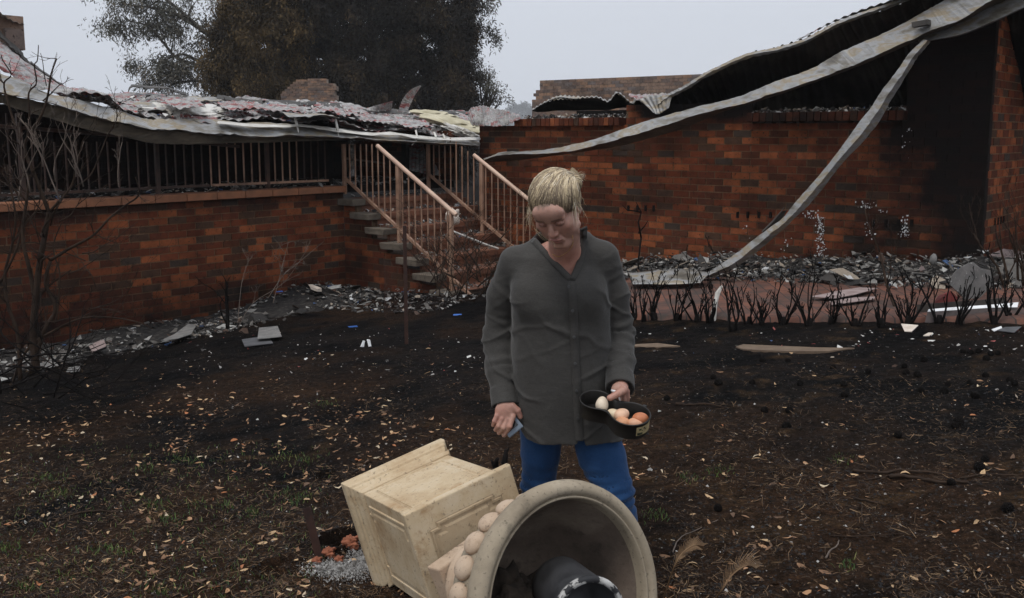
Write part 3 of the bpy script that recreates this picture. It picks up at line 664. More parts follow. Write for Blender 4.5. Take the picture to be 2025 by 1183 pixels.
# strips of torn foil hanging over the left gutter
for k, (px, y0, y1) in enumerate([(583, 232, 262), (663, 235, 272), (822, 258, 288), (858, 262, 280), (876, 266, 284)]):
    o = strip('foil_strip', [(px, y0), (px+3, (y0+y1)/2), (px+(8 if k != 2 else -10), y1)], .42, .48, 0, M['paper'], th=.002, n=10)
    b = MB(); A = WL(px, y0, .40); B = WL(px+4, (y0+y1)/2, .47); Cc = WL(px+(7 if k != 2 else -8), y1, .50); b.tube([A, B, Cc], [.018, .02, .006], 4)
    bpy.data.objects.remove(o); tag(b.build('foil_strip', M['paper']), ['first torn foil tail from the left, on the roof edge', 'torn foil tail hanging over the middle of the gutter', 'angled torn foil tail above the stairs', 'short foil tail left of the gutter end', 'last foil tail hanging beside the gutter end'][k], 'foil', 'torn foil tails on the gutter')
# far left: taller bit of roof and burnt corner post
fl_ = thing('roof_corner', 'buckled steel and charred brick stub rising at the top left edge', 'roof', WL(10, 60, -2.5))
b = MB(); b.box(WL(14, 66, -2.6), (.30, .3, .42), frame(DL, -DR, UP)); b.box(WL(22, 78, -2.5), (.22, .24, .25), frame(DL, -DR, UP)); under(b.build('brick_stub', M['brick_tan']), fl_)
under(sheet('bent_sheet', [WL(-20, 14, -2.2), WL(0, 26, -2.2), WL(22, 42, -2.3), WL(48, 49, -2.4)], [WL(-20, 34, -2.6), WL(0, 38, -2.6), WL(20, 44, -2.6), WL(46, 50, -2.5)], 40, 12, M['galv'], None, crumple=.02, pitch=.1), fl_)
under(loft('hip_flashing', [[WL(-30, 20, -2.2), WL(0, 64, -2.3), WL(30, 92, -2.3), WL(60, 124, -2.3), WL(90, 146, -2.4), WL(125, 172, -2.5)], [WL(-30, 32, -2.1), WL(0, 72, -2.2), WL(30, 102, -2.2), WL(60, 131, -2.3), WL(90, 152, -2.4), WL(125, 176, -2.5)]], 30, M['galvdark'], thick=.02, rough=.008), fl_)
# corrugated sheet leaning at the head of the steps
o = sheet('corrugated_sheet', [WL(808, 275, -.9), WL(850, 270, -.9), WL(895, 268, -.9)], [WL(800, 335, -.5), WL(850, 345, -.4), WL(893, 350, -.4)], 150, 10, M['roof'], None, pitch=.075, amp=.012, crumple=.01, nrm=tuple(DR)); tag(o, 'corrugated red and grey sheet leaning at the head of the steps', 'roofing')
b = MB(); b.box(WL(720, 318, -1.0), (.85, .03, .03), frame(unit(DL+np.array([0, 0, -.12])), -DR, UP)); b.build('fallen_batten', M['twigpale']); tag(bpy.data.objects['fallen_batten'], 'fallen pale batten hanging in the dark left of the stairs', 'batten')

# ---- right: collapsed roof over the long wall
rr_ = thing('collapsed_roof', 'lifted corrugated roof hanging over the long wall, black underneath', 'roof', WR(1600, 150, .2))
def rR(pts, off): return [WR(x, y, off if not hasattr(off, '__len__') else off[0]+(off[1]-off[0])*i/(len(pts)-1)) for i, (x, y) in enumerate(pts)]
ne = [(1300, 203), (1325, 185), (1360, 167), (1400, 142), (1475, 108), (1530, 96), (1585, 80), (1625, 60), (1660, 42), (1720, 20), (1770, 3), (1850, -30), (2000, -80), (2150, -120)]
fe = [(1296, 222), (1340, 226), (1390, 230), (1440, 236), (1500, 240), (1560, 242), (1620, 242), (1680, 242), (1740, 240), (1800, 236), (1860, 230), (1920, 224), (2000, 215), (2150, 200)]
sheet('roof_sheet', rR(ne, .25), rR(fe, -1.5), 700, 24, M['under'], rr_, pitch=.11, amp=.022, crumple=.035, seed=3, sag=-.05)
loft('edge_flashing', [rR([(x, y-1) for x, y in ne], .27), rR([(x, y+4) for x, y in ne], .30), rR([(x, y+9) for x, y in ne], .26)], 120, M['galv'], rr_, thick=.004, rough=.003)
sheet('outer_sheet', rR([(1585, 76), (1620, 56), (1655, 38), (1720, 12), (1800, -8)], .2), rR([(1575, 80), (1612, 62), (1650, 44), (1715, 20), (1800, 0)], .0), 60, 6, M['roof'], rr_, pitch=.1, amp=.01, crumple=.01)
# crumpled sheet over the left opening
A = rR([(1052, 219), (1072, 206), (1103, 193), (1135, 195), (1180, 195), (1203, 202), (1222, 184), (1250, 205), (1262, 196), (1290, 192), (1312, 190)], -.35)
B = rR([(1062, 222), (1080, 221), (1103, 219), (1140, 219), (1180, 218), (1203, 218), (1222, 214), (1245, 213), (1270, 214), (1290, 212), (1312, 210)], -1.3)
A2 = rR([(1052, 217), (1072, 203), (1103, 190), (1135, 192), (1180, 192), (1203, 199), (1220, 183), (1246, 204), (1258, 194), (1285, 188), (1318, 186)], -1.6)
o = sheet('buckled_sheet', A, A2, 220, 14, M['galv'], None, pitch=.08, amp=.01, crumple=.02, cs=3, seed=4); tag(o, 'buckled zig-zag corrugated sheet above the empty left window', 'roofing')
cu = sheet('hanging_sheet', A, B, 220, 14, M['under'], None, pitch=.08, amp=.012, crumple=.02, cs=3, seed=4, nrm=(0, -1, 0)); tag(cu, 'dark sagging corrugated sheet in the empty left window', 'roofing')
o = sheet('roof_flap', rR([(1262, 196), (1290, 189), (1330, 190)], .25), rR([(1290, 222), (1303, 226), (1322, 214)], .3), 40, 16, M['galv'], None, pitch=.09, amp=.008, crumple=.02, cs=4, nrm=tuple(-DL)); tag(o, 'bent pale metal flap at the lower left tip of the collapsed roof', 'roofing')
o = sheet('roof_flap', rR([(1240, 190), (1262, 200), (1285, 204), (1320, 193)], .1), rR([(1250, 186), (1275, 189), (1300, 188), (1322, 186)], -.9), 60, 16, M['roof'], None, pitch=.09, amp=.008, crumple=.02, cs=4); tag(o, 'pale and pink folded sheet beside the zig-zag corrugated sheet', 'roofing')
# long twisted gutter G1
g1 = thing('fallen_gutter', 'long twisted pale gutter sweeping from the steps up to the top right corner', 'gutter', WR(1400, 220, .5))
t1 = [(956, 314), (964, 311), (1001, 300), (1090, 295), (1170, 277), (1230, 257), (1290, 235), (1400, 207), (1468, 188), (1535, 162), (1603, 137), (1670, 101), (1738, 71), (1823, 25), (1867, 0), (1940, -38), (2100, -110)]
m1 = [(956, 317), (964, 314), (1001, 305), (1110, 302), (1198, 282), (1240, 270), (1306, 250), (1407, 220), (1475, 203), (1535, 184), (1637, 149), (1690, 128), (1760, 97), (1840, 61), (1900, 37), (1961, 0), (2100, -60)]
b1 = [(956, 319), (968, 320), (1010, 318), (1103, 307), (1204, 292), (1272, 277), (1356, 252), (1436, 218), (1490, 203), (1550, 184), (1645, 151), (1700, 130), (1770, 100), (1845, 66), (1905, 44), (1970, 10), (2100, -50)]
of = (.25, .75)
loft('channel', [rR([(x, y+1.5) for x, y in t1], (.15, .62)), rR(t1, (.22, .70)), rR(m1, (.40, .88)), rR([(x, y+1) for x, y in m1], (.37, .85))], 170, M['galv'], g1, thick=.004, rough=.002, kink=.018)
loft('channel_underside', [rR([(x, y+1) for x, y in m1], (.35, .82)), rR(b1, (.18, .60))], 130, M['galvbrown'], g1, thick=.004, rough=.0015)
bar(g1, 'bracket', WR(1806, 50, .80), WR(1838, 44, .80), .05, .10, M['galvdark'], UP)
g2 = thing('fallen_gutter', 'gutter strip hanging from the roof corner down across the wall to the paving', 'gutter', WR(1600, 350, .6))
l2 = [(1826, 79), (1800, 105), (1779, 135), (1738, 189), (1694, 250), (1637, 325), (1576, 398), (1548, 432), (1506, 463), (1443, 511), (1399, 539), (1327, 572)]
r2 = [(1840, 83), (1815, 115), (1799, 142), (1755, 210), (1718, 267), (1664, 325), (1607, 398), (1572, 432), (1538, 463), (1458, 527), (1395, 551), (1335, 576)]
md_ = [((a[0]+b[0])/2+1, (a[1]+b[1])/2) for a, b in zip(l2, r2)]
o2 = (.75, 1.25)
loft('channel', [rR(l2, o2), rR(md_, (.82, 1.33)), rR([(x+2, y+1) for x, y in md_], (.79, 1.30)), rR(r2, (.70, 1.18))], 110, M['galv'], g2, thick=.004, rough=.0015, kink=.018)
loft('torn_lip', [rR([(1552, 409), (1535, 428), (1506, 458)], .9), rR([(1546, 418), (1528, 440), (1508, 459)], 1.0), rR([(1556, 416), (1540, 440), (1508, 464)], .95)], 16, M['galvdark'], g2, thick=.004)
g3 = thing('roof_fascia', 'grey sheet steel fascia at the top right, above the sooty wall corner', 'fascia', WR(1930, 40, .6))
loft('fascia_sheet', [rR([(1815, 80), (1850, 62), (1900, 42), (1960, 14), (2040, -20), (2150, -60)], (.5, .7)), rR([(1818, 83), (1855, 77), (1900, 68), (1960, 44), (2040, 8), (2150, -30)], (.6, .8)), rR([(1818, 84), (1855, 78), (1900, 70), (1960, 46), (2040, 10), (2150, -28)], (.4, .5))], 40, M['galv'], g3, thick=.005)
ev = MB(); ev.box(CR+DL*1.5+DR*(-.3)+UP*3.22, (4.5, 1.6, .06), frame(DL, -DR, UP)); under(ev.build('soffit', M['char']), g3)
# ash crust on the sills
def crust(lab, ua, ub, z, n, w0=-.02, w1=.25):
    u_ = rng.uniform(ua, ub, n); w_ = rng.uniform(w0, w1, n); Pp = PR+DR*u_[:, None]+DL*w_[:, None]+UP*(z+rng.uniform(0, .06, n)[:, None]); o = shards('ash_crust', Pp, None, .008, .045, M['rubble'], thick=.008, flat=.7); tag(o, lab, 'debris', kind='stuff')
crust('grey flakes heaped on the left window sill', uS1a, uS1b, WR(1130, 236)[2], 420)
crust('grey flakes heaped on the right window sill', uW2a, uW2b-.02, WR(1640, 224)[2], 420)

# ================================================================== SIGNED-DISTANCE MODELLING (for the urn's soft shapes and the figure)
def smin(a, b, k): h = np.clip(.5+.5*(b-a)/k, 0, 1); return b*(1-h)+a*h-k*h*(1-h)
def smax(a, b, k): return -smin(-a, -b, k)
def ell(P, c, r, Rm=None):
    Q = P-np.array(c, np.float32)
    if Rm is not None: Q = Q@np.array(Rm, np.float32)
    r = np.array(r, np.float32); k0 = np.linalg.norm(Q/r, axis=1); k1 = np.linalg.norm(Q/(r*r), axis=1)+1e-9
    return k0*(k0-1)/k1
def cap(P, a, b, r0, r1=None):
    r1 = r0 if r1 is None else r1; a = np.array(a, np.float32); b = np.array(b, np.float32); d = b-a
    t = np.clip((P-a)@d/(d@d+1e-12), 0, 1); return np.linalg.norm(P-a-t[:, None]*d, axis=1)-(r0+(r1-r0)*t)
def chain(P, pts, rs, k=.01):
    s = None
    for i in range(len(pts)-1):
        q = cap(P, pts[i], pts[i+1], rs[i], rs[i+1]); s = q if s is None else smin(s, q, k)
    return s
def nets(f, lo, hi, h, B=6):
    lo = np.array(lo, float); hi = np.array(hi, float); nb = np.ceil((hi-lo)/(h*B)).astype(int); n = nb*B
    cx = [lo[i]+(np.arange(nb[i])+.5)*B*h for i in range(3)]
    CP = np.stack(np.meshgrid(*cx, indexing='ij'), -1).reshape(-1, 3).astype(np.float32); cv = f(CP).reshape(nb)
    act = np.abs(cv) < B*h*1.5
    Sg = np.repeat(np.repeat(np.repeat(np.where(cv > 0, 1., -1.), B, 0), B, 1), B, 2).astype(np.float32)
    am = np.repeat(np.repeat(np.repeat(act, B, 0), B, 1), B, 2); idx = np.argwhere(am)
    Pt = (lo+(idx+.5)*h).astype(np.float32); out = np.empty(len(Pt), np.float32)
    for a in range(0, len(Pt), 400000): out[a:a+400000] = f(Pt[a:a+400000])
    Sg[am] = out
    i8 = [Sg[a:n[0]-1+a, b:n[1]-1+b, c:n[2]-1+c] for a in (0, 1) for b in (0, 1) for c in (0, 1)]
    mn = np.minimum.reduce(i8); mx = np.maximum.reduce(i8); cell = (mn < 0) & (mx >= 0); ci = np.argwhere(cell)
    vid = -np.ones(cell.shape, np.int64); vid[cell] = np.arange(len(ci))
    acc = np.zeros((len(ci), 3)); cnt = np.zeros(len(ci))
    off = np.array([(a, b, c) for a in (0, 1) for b in (0, 1) for c in (0, 1)])
    vals = [Sg[ci[:, 0]+o[0], ci[:, 1]+o[1], ci[:, 2]+o[2]] for o in off]
    for p in range(8):
        for q in range(p+1, 8):
            if np.abs(off[p]-off[q]).sum() != 1: continue
            va, vb_ = vals[p], vals[q]; c = (va < 0) != (vb_ < 0); t = np.where(c, va/(va-vb_+1e-12), 0)
            acc += c[:, None]*(off[p]+t[:, None]*(off[q]-off[p])); cnt += c
    V = lo+(ci+.5+acc/np.maximum(cnt, 1)[:, None])*h; F = []
    for ax_ in range(3):
        u_, v_ = (ax_+1) % 3, (ax_+2) % 3; s0 = [slice(0, n[k]) for k in range(3)]
        A = np.take(Sg, range(0, n[ax_]-1), ax_); Bq = np.take(Sg, range(1, n[ax_]), ax_); e = np.argwhere((A < 0) != (Bq < 0))
        e = e[(e[:, u_] > 0) & (e[:, v_] > 0) & (e[:, u_] < n[u_]-1) & (e[:, v_] < n[v_]-1)]
        pos = A[e[:, 0], e[:, 1], e[:, 2]] < 0
        def g(du, dv):
            q = e.copy(); q[:, u_] += du; q[:, v_] += dv; return vid[q[:, 0], q[:, 1], q[:, 2]]
        quad = np.stack([g(-1, -1), g(0, -1), g(0, 0), g(-1, 0)], 1); quad[~pos] = quad[~pos][:, ::-1]; F.append(quad[(quad >= 0).all(1)])
    return V, np.concatenate(F)
def smoothV(V, F, it=2, lam=.5):
    for _ in range(it):
        a = np.zeros_like(V); c = np.zeros(len(V))
        for i in range(4):
            for j in ((i+1) % 4, (i+3) % 4):
                np.add.at(a, F[:, i], V[F[:, j]]); np.add.at(c, F[:, i], 1)
        V = V*(1-lam)+lam*a/np.maximum(c, 1)[:, None]
    return V

# ================================================================== FALLEN PEDESTAL AND URN
def stonemat(name, c0, c1, c2, stain):
    m, n, b = newmat(name); co = coord(n)
    a = nd(n, 'ShaderNodeTexNoise', Vector=co, Scale=3.2, Detail=10, Roughness=.7)
    col = ramp(n, a.outputs[0], [(.3, c0), (.5, c1), (.7, c2)])
    s = nd(n, 'ShaderNodeTexNoise', Vector=co, Scale=9, Detail=8, Roughness=.75)
    col = mixc(n, ramp(n, s.outputs[0], [(.55, (0, 0, 0)), (.68, (.7, .7, .7))]), col, stain)
    g = nd(n, 'ShaderNodeTexNoise', Vector=co, Scale=75, Detail=4, Roughness=.6)
    col = mixc(n, ramp(n, g.outputs[0], [(.60, (0, 0, 0)), (.68, (.55, .55, .55))]), col, (.07, .055, .04))
    n.links.new(col, b.inputs['Base Color']); b.inputs['Roughness'].default_value = .82; b.inputs['Specular IOR Level'].default_value = .3
    bp = nd(n, 'ShaderNodeBump', Strength=.45, Distance=.003, Height=g.outputs[0]); n.links.new(bp.outputs[0], b.inputs['Normal']); return m
M['cast'] = stonemat('cream_cast_stone', (.34, .225, .12), (.49, .38, .245), (.58, .49, .36), (.29, .17, .075))
M['cast2'] = stonemat('pinkish_cast_stone', (.33, .225, .15), (.44, .325, .23), (.52, .41, .31), (.22, .155, .10))
M['urn'] = stonemat('lichen_grey_cast_stone', (.17, .135, .095), (.28, .23, .165), (.37, .31, .23), (.085, .072, .055))
M['urnin'] = stonemat('dark_inner_stone', (.05, .038, .03), (.12, .09, .07), (.22, .175, .135), (.02, .016, .013))  # inner bowl stone, darker than the outside of the urn
u1 = unit(camv(.8308, -.3004, .4686)); u2 = unit(camv(.2815, .9530, .1118)); u2 = unit(u2-u1*np.dot(u1, u2)); u3 = np.cross(u1, u2)
if np.dot(u3, camv(-.519, -.234, .822)) < 0: u3 = -u3
def atdepth(px, py, Z): return np.array([0, 0, EYE])+camv((px-PCX)/FPX*Z, (py-PCY)/FPX*Z, Z)
A0 = atdepth(798, 1020, 3.20); PS, PLn = .440, .63
ped = thing('pedestal', 'square cream cast-stone pedestal with panelled sides, toppled over beside the ash hole', 'pedestal', A0+u2*PS+u3*.2)
def pp(a, b, c): return A0+u1*a+u2*b+u3*c
def sqloft(prof, name, m, mseg=1):
    """square section swept along u3: prof list of (inset, c)"""
    b = MB(); V = []; F = []
    for ins, c in prof: V += [pp(ins, ins, c), pp(PS-ins, ins, c), pp(PS-ins, PS-ins, c), pp(ins, PS-ins, c)]
    for i in range(len(prof)-1):
        for k in range(4): F.append((i*4+k, i*4+(k+1) % 4, (i+1)*4+(k+1) % 4, (i+1)*4+k))
    F.append((3, 2, 1, 0)); e = (len(prof)-1)*4; F.append((e, e+1, e+2, e+3)); b.add(V, F); return b.build(name, m)
def fixn(o):
    import bmesh
    bm = bmesh.new(); bm.from_mesh(o.data); bmesh.ops.recalc_face_normals(bm, faces=bm.faces); bm.to_mesh(o.data); bm.free(); return o
def panel(name, org, a, b, nrm, wd, ht, m, cut=.03, dep=.008, lip=.012):
    """recessed-looking panel: a raised frame moulding with clipped corners around a raised field"""
    def oct_(ins):
        x0, x1, y0, y1 = ins, wd-ins, ins, ht-ins; c = cut
        return [(x0+c, y0), (x1-c, y0), (x1-c, y0+c*.6), (x1, y0+c*.6), (x1, y1-c*.6), (x1-c, y1-c*.6), (x1-c, y1), (x0+c, y1), (x0+c, y1-c*.6), (x0, y1-c*.6), (x0, y0+c*.6), (x0+c, y0+c*.6)]
    rings = [(0, .0012), (lip*.3, -dep*.0+.0015), (lip*.5, .006), (lip*1.1, .006), (lip*1.3, .0018), (lip*2.2, .0018), (lip*2.9, .0055)]
    V = []; F = []; k = 12
    for ins, h in rings: V += [org+a*x+b*y+nrm*h for x, y in oct_(ins)]
    for i in range(len(rings)-1):
        for j in range(k): F.append((i*k+j, i*k+(j+1) % k, (i+1)*k+(j+1) % k, (i+1)*k+j))
    F.append(tuple((len(rings)-1)*k+j for j in range(k)))
    bb = MB(); bb.add(V, F); return fixn(bb.build(name, m))
bi = .026
cap_ = sqloft([(.004, 0), (0, .004), (0, .030), (.003, .034), (.012, .042), (bi, .050)], 'cap', M['cast']); under(bevel(fixn(cap_), .005, 3), ped)
body = sqloft([(bi+.002, .044), (bi+.002, PLn-.126)], 'body', M['cast']); under(bevel(fixn(body), .004), ped)
plinth = sqloft([(bi-.003, PLn-.130), (bi-.011, PLn-.118), (bi-.011, PLn-.108), (bi-.003, PLn-.100), (bi-.003, PLn-.092), (.010, PLn-.074), (.010, PLn-.066), (.000, PLn-.060), (.000, PLn-.050), (-.009, PLn-.040), (-.012, PLn-.034), (-.012, PLn), (-.008, PLn+.004)], 'plinth', M['cast']); under(bevel(fixn(plinth), .004, 2), ped)
L1 = PLn-.115-.046
under(panel('side_panel', pp(bi+.04, bi+.002, .046+.025), u1, u3, -u2, PS-2*bi-.08, L1-.05, M['cast'], cut=.035), ped)
under(panel('side_panel', pp(bi+.002, bi+.04, .046+.025), u2, u3, -u1, PS-2*bi-.08, L1-.05, M['cast'], cut=.035), ped)
M['recess'] = stonemat('weathered_recess_stone', (.24, .17, .10), (.36, .27, .17), (.46, .37, .25), (.16, .11, .06))
under(panel('end_panel', pp(.07, .07, 0), u1, u2, -u3, PS-.14, PS-.14, M['recess'], cut=.03), ped)

# ---- the urn, turned about its axis
_r = unit([.0570, .3606, 1]); _h = unit(np.array([1, 0, 0])-_r*_r[0]); _n = -_r*math.cos(R(38))+_h*math.sin(R(38)); un = unit(camv(*(_n+np.array([0, .13, 0])))); RC = atdepth(1131, 1190, 2.84); RR = .362
ua_ = unit(np.cross(un, [0, 0, 1])); ub_ = np.cross(un, ua_)
def lathe(name, prof, m, parent, seg=72, closed=False, wob=0.0, smooth=True, cx=None):
    c0 = RC if cx is None else cx; V = []
    for r, hgt in prof:
        for k in range(seg):
            th = 2*math.pi*k/seg; V.append(c0+un*hgt*(q if cx is None else 1)+(ua_*math.cos(th)+ub_*math.sin(th))*r)
    F = [(i*seg+k, i*seg+(k+1) % seg, (i+1)*seg+(k+1) % seg, (i+1)*seg+k) for i in range(len(prof)-1) for k in range(seg)]
    b = MB(); b.add(V, F); o = fixn(b.build(name, m, smooth=smooth)); return under(o, parent) if parent is not None else o
urn = thing('garden_urn', 'large round cast-stone urn lying with its mouth towards the viewer, broken from the pedestal', 'urn', RC-un*.2)
rim = [(.262, -.004), (.268, .010), (.276, .014), (.284, .010), (.298, .006), (.306, -.004), (.310, -.018), (.308, -.034), (.298, -.046), (.284, -.052)]
q = RR/.310
lathe('rim', [(r*q, h) for r, h in [(.256, -.03), (.259, -.008), (.262, .006), (.266, .008), (.269, .002), (.270, -.004)]+[(.273, .010), (.284, .016), (.297, .012), (.306, .0), (.310, -.018), (.306, -.036), (.294, -.048), (.272, -.058), (.262, -.075)]], M['urn'], urn, 96)
lathe('bowl', [(r*q, h) for r, h in [(.270, -.055), (.256, -.075), (.243, -.09), (.249, -.13), (.248, -.17), (.222, -.23), (.17, -.28), (.12, -.32), (.085, -.345), (.075, -.37)]], M['urn'], urn, 96)
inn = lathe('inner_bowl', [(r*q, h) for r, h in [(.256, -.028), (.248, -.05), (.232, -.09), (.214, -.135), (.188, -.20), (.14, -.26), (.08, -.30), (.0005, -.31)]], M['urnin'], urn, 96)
gd = MB()
for k in range(23):
    th = 2*math.pi*k/23; c = RC+un*(-.150)*q+(ua_*math.cos(th)+ub_*math.sin(th))*.252*q; V = []; F = []; n1, n2_ = 16, 12
    er = ua_*math.cos(th)+ub_*math.sin(th); et = -ua_*math.sin(th)+ub_*math.cos(th)
    for i in range(n2_+1):
        ph = math.pi*i/n2_
        for j in range(n1):
            ps = 2*math.pi*j/n1; V.append(c+er*.024*math.sin(ph)*math.cos(ps)+et*.039*math.sin(ph)*math.sin(ps)+un*.042*math.cos(ph))
    for i in range(n2_):
        for j in range(n1): F.append((i*n1+j, i*n1+(j+1) % n1, (i+1)*n1+(j+1) % n1, (i+1)*n1+j))
    gd.add(V, F)
under(fixn(gd.build('beaded_belly', M['cast2'], smooth=True)), urn)
lathe('stem', [(.17*q, -.285), (.150*q, -.325), (.115*q, -.350), (.10*q, -.362), (.104*q, -.374), (.128*q, -.384), (.134*q, -.394), (.130*q, -.41)], M['cast2'], urn)
fb = MB(); ang = R(16); fa = ua_*math.cos(ang)+ub_*math.sin(ang); fc = -ua_*math.sin(ang)+ub_*math.cos(ang)
fb.box(RC-un*(.435*q), (.29, .29, .05), frame(fa, fc, un), taper=.90); under(bevel(fb.build('square_foot', M['cast2']), .006), urn)
M['dirt'] = pm('dry_potting_soil', [(.3, (.012, .009, .007)), (.7, (.06, .043, .03))], 22, rough=.95, bump=1, bscale=50, bdist=.012)
soil = lump('potting_soil', RC-un*.19-UP*.09+ua_*.07, (.17, .16, .15), M['dirt'], amp=.5, freq=5, sub=5); soil.rotation_euler = (R(20), 0, R(20)); under(soil, None) if False else None
tag(soil, 'dark dry soil spilled inside the fallen urn', 'soil', kind='stuff')
M['blackpot'] = pm('black_plastic_pot', [(.4, (.025, .025, .027)), (.6, (.055, .055, .058))], 12, rough=.5, spec=.5)
M['potrim'] = pm('paint_worn_pot_rim', [(.48, (.02, .02, .022)), (.52, (.35, .34, .32)), (.7, (.5, .49, .47))], 30, rough=.8, bump=.4)
pc = atdepth(1166, 1216, 2.66); pn = unit(np.array([.30, -.9, .10]))
pot = thing('plant_pot', 'black plastic plant pot with white-crusted rim sitting inside the fallen urn', 'pot', pc-pn*.1)
_s = (un, ua_, ub_); un = pn; ua_ = unit(np.cross(un, [0, 0, 1])); ub_ = np.cross(un, ua_)
lathe('pot_wall', [(.100, -.012), (.090, -.24), (.0005, -.24)], M['blackpot'], pot, 48, cx=pc); lathe('pot_inside', [(.094, .0), (.084, -.17), (.0005, -.172)], M['blackpot'], pot, 48, cx=pc)
lathe('pot_rim', [(.090, -.004), (.093, .003), (.104, .004), (.109, -.002), (.109, -.014), (.098, -.017)], M['potrim'], pot, 48, cx=pc)
un, ua_, ub_ = _s

# ---- hole, stake, ash, fired clay lumps
b = MB(); s0 = G(632, 1104); s1 = W(606, 1004, s0[1]+.02); ax3 = unit(s1-s0); sx = unit(np.cross(ax3, [0, 1, 0])); b.box((s0+s1)/2-ax3*.03, (.034, .008, np.linalg.norm(s1-s0)+.06), frame(sx, np.cross(ax3, sx), ax3), jit=.001)
tag(b.build('metal_stake', M['rust']), 'flat rusty metal stake leaning at the edge of the burnt-out hole', 'stake')
M['clay'] = pm('fired_orange_clay', [(.3, (.16, .05, .025)), (.7, (.36, .13, .07))], 18, rough=.95, bump=.8, bscale=40, bdist=.01)
for k, (px, py, s, lab) in enumerate([(653, 1096, .026, 'small orange fired clay lump at the foot of the rusty stake'), (697, 1083, .034, 'larger orange clay lump at the pedestal side of the hole'), (629, 1109, .020, 'orange crumbling clay round the base of the rusty stake'), (672, 1106, .018, 'flat orange clay flake on the rim of the hole above the white ash')]):
    p = G(px, py, .012); o = lump('clay_lump', p, (s, s*.8, s*.75), M['clay'], amp=.9, freq=3, sub=4); tag(o, lab, 'clay lump', 'orange clay lumps by the hole')
M['ash'] = pm('white_wood_ash', [(.35, (.10, .09, .08)), (.6, (.42, .405, .385))], 40, rough=1, bump=.8, bscale=120, bdist=.006)
pts = [];
for _ in range(4200):
    t = rng.random(); cx_, cy_ = ((668+rng.normal(0, 28), 1128+rng.normal(0, 10)) if t < .6 else (712+rng.normal(0, 12), 1112+rng.normal(0, 17)))
    pts.append((cx_, cy_))
pts = np.array(pts); Pa = Gn(pts[:, 0], pts[:, 1]); Pa[:, 2] += rng.uniform(0, .012, len(Pa))
o = shards('ash_pile', Pa, None, .0012, .006, M['ash'], thick=.002, flat=.9); tag(o, 'white flaky ash beside the burnt-out hole', 'ash', kind='stuff')

# ================================================================== GROUND COVER
def leafmesh(name, P, size, m, curl=.6, stuff=True, width=.34, lift=.4, lab=None):
    n = len(P); t = np.array([0, .18, .5, .8, 1.0]); wv = np.array([.02, .75, 1., .6, .02])*width*.5
    th = rng.uniform(0, 2*np.pi, n); L = size*(.4+1.0*rng.random(n)); cu = curl*rng.normal(.35, .6, n); tl = rng.normal(0, .28, n)*lift*2; rl_ = rng.normal(0, .45, n)
    asp = rng.uniform(.6, 1.5, n)
    V = np.zeros((n, 5, 3, 3)); bend = rng.normal(0, .18, n)
    for i in range(5):
        for j, s in enumerate((-1, 0, 1)):
            x = (t[i]-.5)*L; y = s*wv[i]*L*asp+bend*L*(t[i]-.5)**2*2; z = cu*L*((t[i]-.5)**2)*1.4+abs(s)*wv[i]*L*.5*np.abs(rl_)+.1*tl*L*(t[i]-.5)*4
            y2 = y*np.cos(rl_)-z*np.sin(rl_)*0; z2 = z+y*np.sin(rl_)*.7
            V[:, i, j, 0] = x*np.cos(th)-y2*np.sin(th); V[:, i, j, 1] = x*np.sin(th)+y2*np.cos(th); V[:, i, j, 2] = z2
    V += P[:, None, None, :]; V[..., 2] -= np.minimum(V[..., 2].min((1, 2))-P[:, 2], 0)[:, None, None]-.001
    F = []
    for i in range(4):
        for j in range(2): a = i*3+j; F.append((a, a+3, a+4, a+1))
    F = (np.arange(n)[:, None, None]*15+np.array(F)[None]).reshape(-1, 4); rr = np.repeat(rng.random(n), 8)
    o = arr_obj(name, V.reshape(-1, 3), F, m, attrs={'rnd': ('FACE', rr)}, smooth=True); return o
M['leaf'] = pm('dry_gum_leaf', [(.3, (.75, .75, .75)), (.7, (1.2, 1.2, 1.2))], 40, rough=.75, bump=.2, rnd=[(0, (.10, .055, .03)), (.18, (.19, .10, .05)), (.42, (.33, .18, .09)), (.66, (.43, .28, .15)), (.88, (.48, .38, .26)), (.95, (.32, .12, .045))], interp='CONSTANT')
def scatter_px(n, fx, x0=-250, x1=2280, y0=650, y1=1400):
    px = rng.uniform(x0, x1, n*3); py = y0+(y1-y0)*rng.random(n*3)**.9; k = rng.random(n*3) < fx(px, py); P = Gn(px[k][:n], py[k][:n]); return P
def fleaf(px, py):
    c = n2(px/60, py/34)+.6*n2(px/19, py/12)
    left = sstep(1050, 650, px); band = np.exp(-((py-845-.12*(300-px)*.0)/75)**2)
    d = left*(.07+.66*band+.14*sstep(900, 1000, py))+.045*(1-left)+.02
    return d*np.clip(.55+2.2*c, .05, 2.4)
P = scatter_px(9000, fleaf, y0=690); tag(leafmesh('leaf_litter', P, .040, M['leaf']), 'dry tan gum leaves littering the burnt lawn', 'leaves', kind='stuff')
M['chip'] = pm('charred_and_dry_mulch', [(.3, (.7, .7, .7)), (.7, (1.3, 1.3, 1.3))], 60, rough=.95, bump=.3, rnd=[(0, (.012, .011, .011)), (.45, (.022, .015, .011)), (.66, (.045, .028, .017)), (.82, (.10, .06, .034)), (.92, (.03, .03, .033)), (.955, (.22, .20, .18)), (.985, (.40, .38, .36))], interp='CONSTANT')
M['stick'] = pm('dry_grass_straw', [(.3, (.75, .75, .75)), (.7, (1.3, 1.3, 1.3))], 30, rough=.9, bump=0, rnd=[(0, (.012, .009, .008)), (.34, (.04, .025, .014)), (.60, (.12, .072, .038)), (.84, (.20, .13, .07)), (.95, (.015, .014, .014))], interp='CONSTANT')
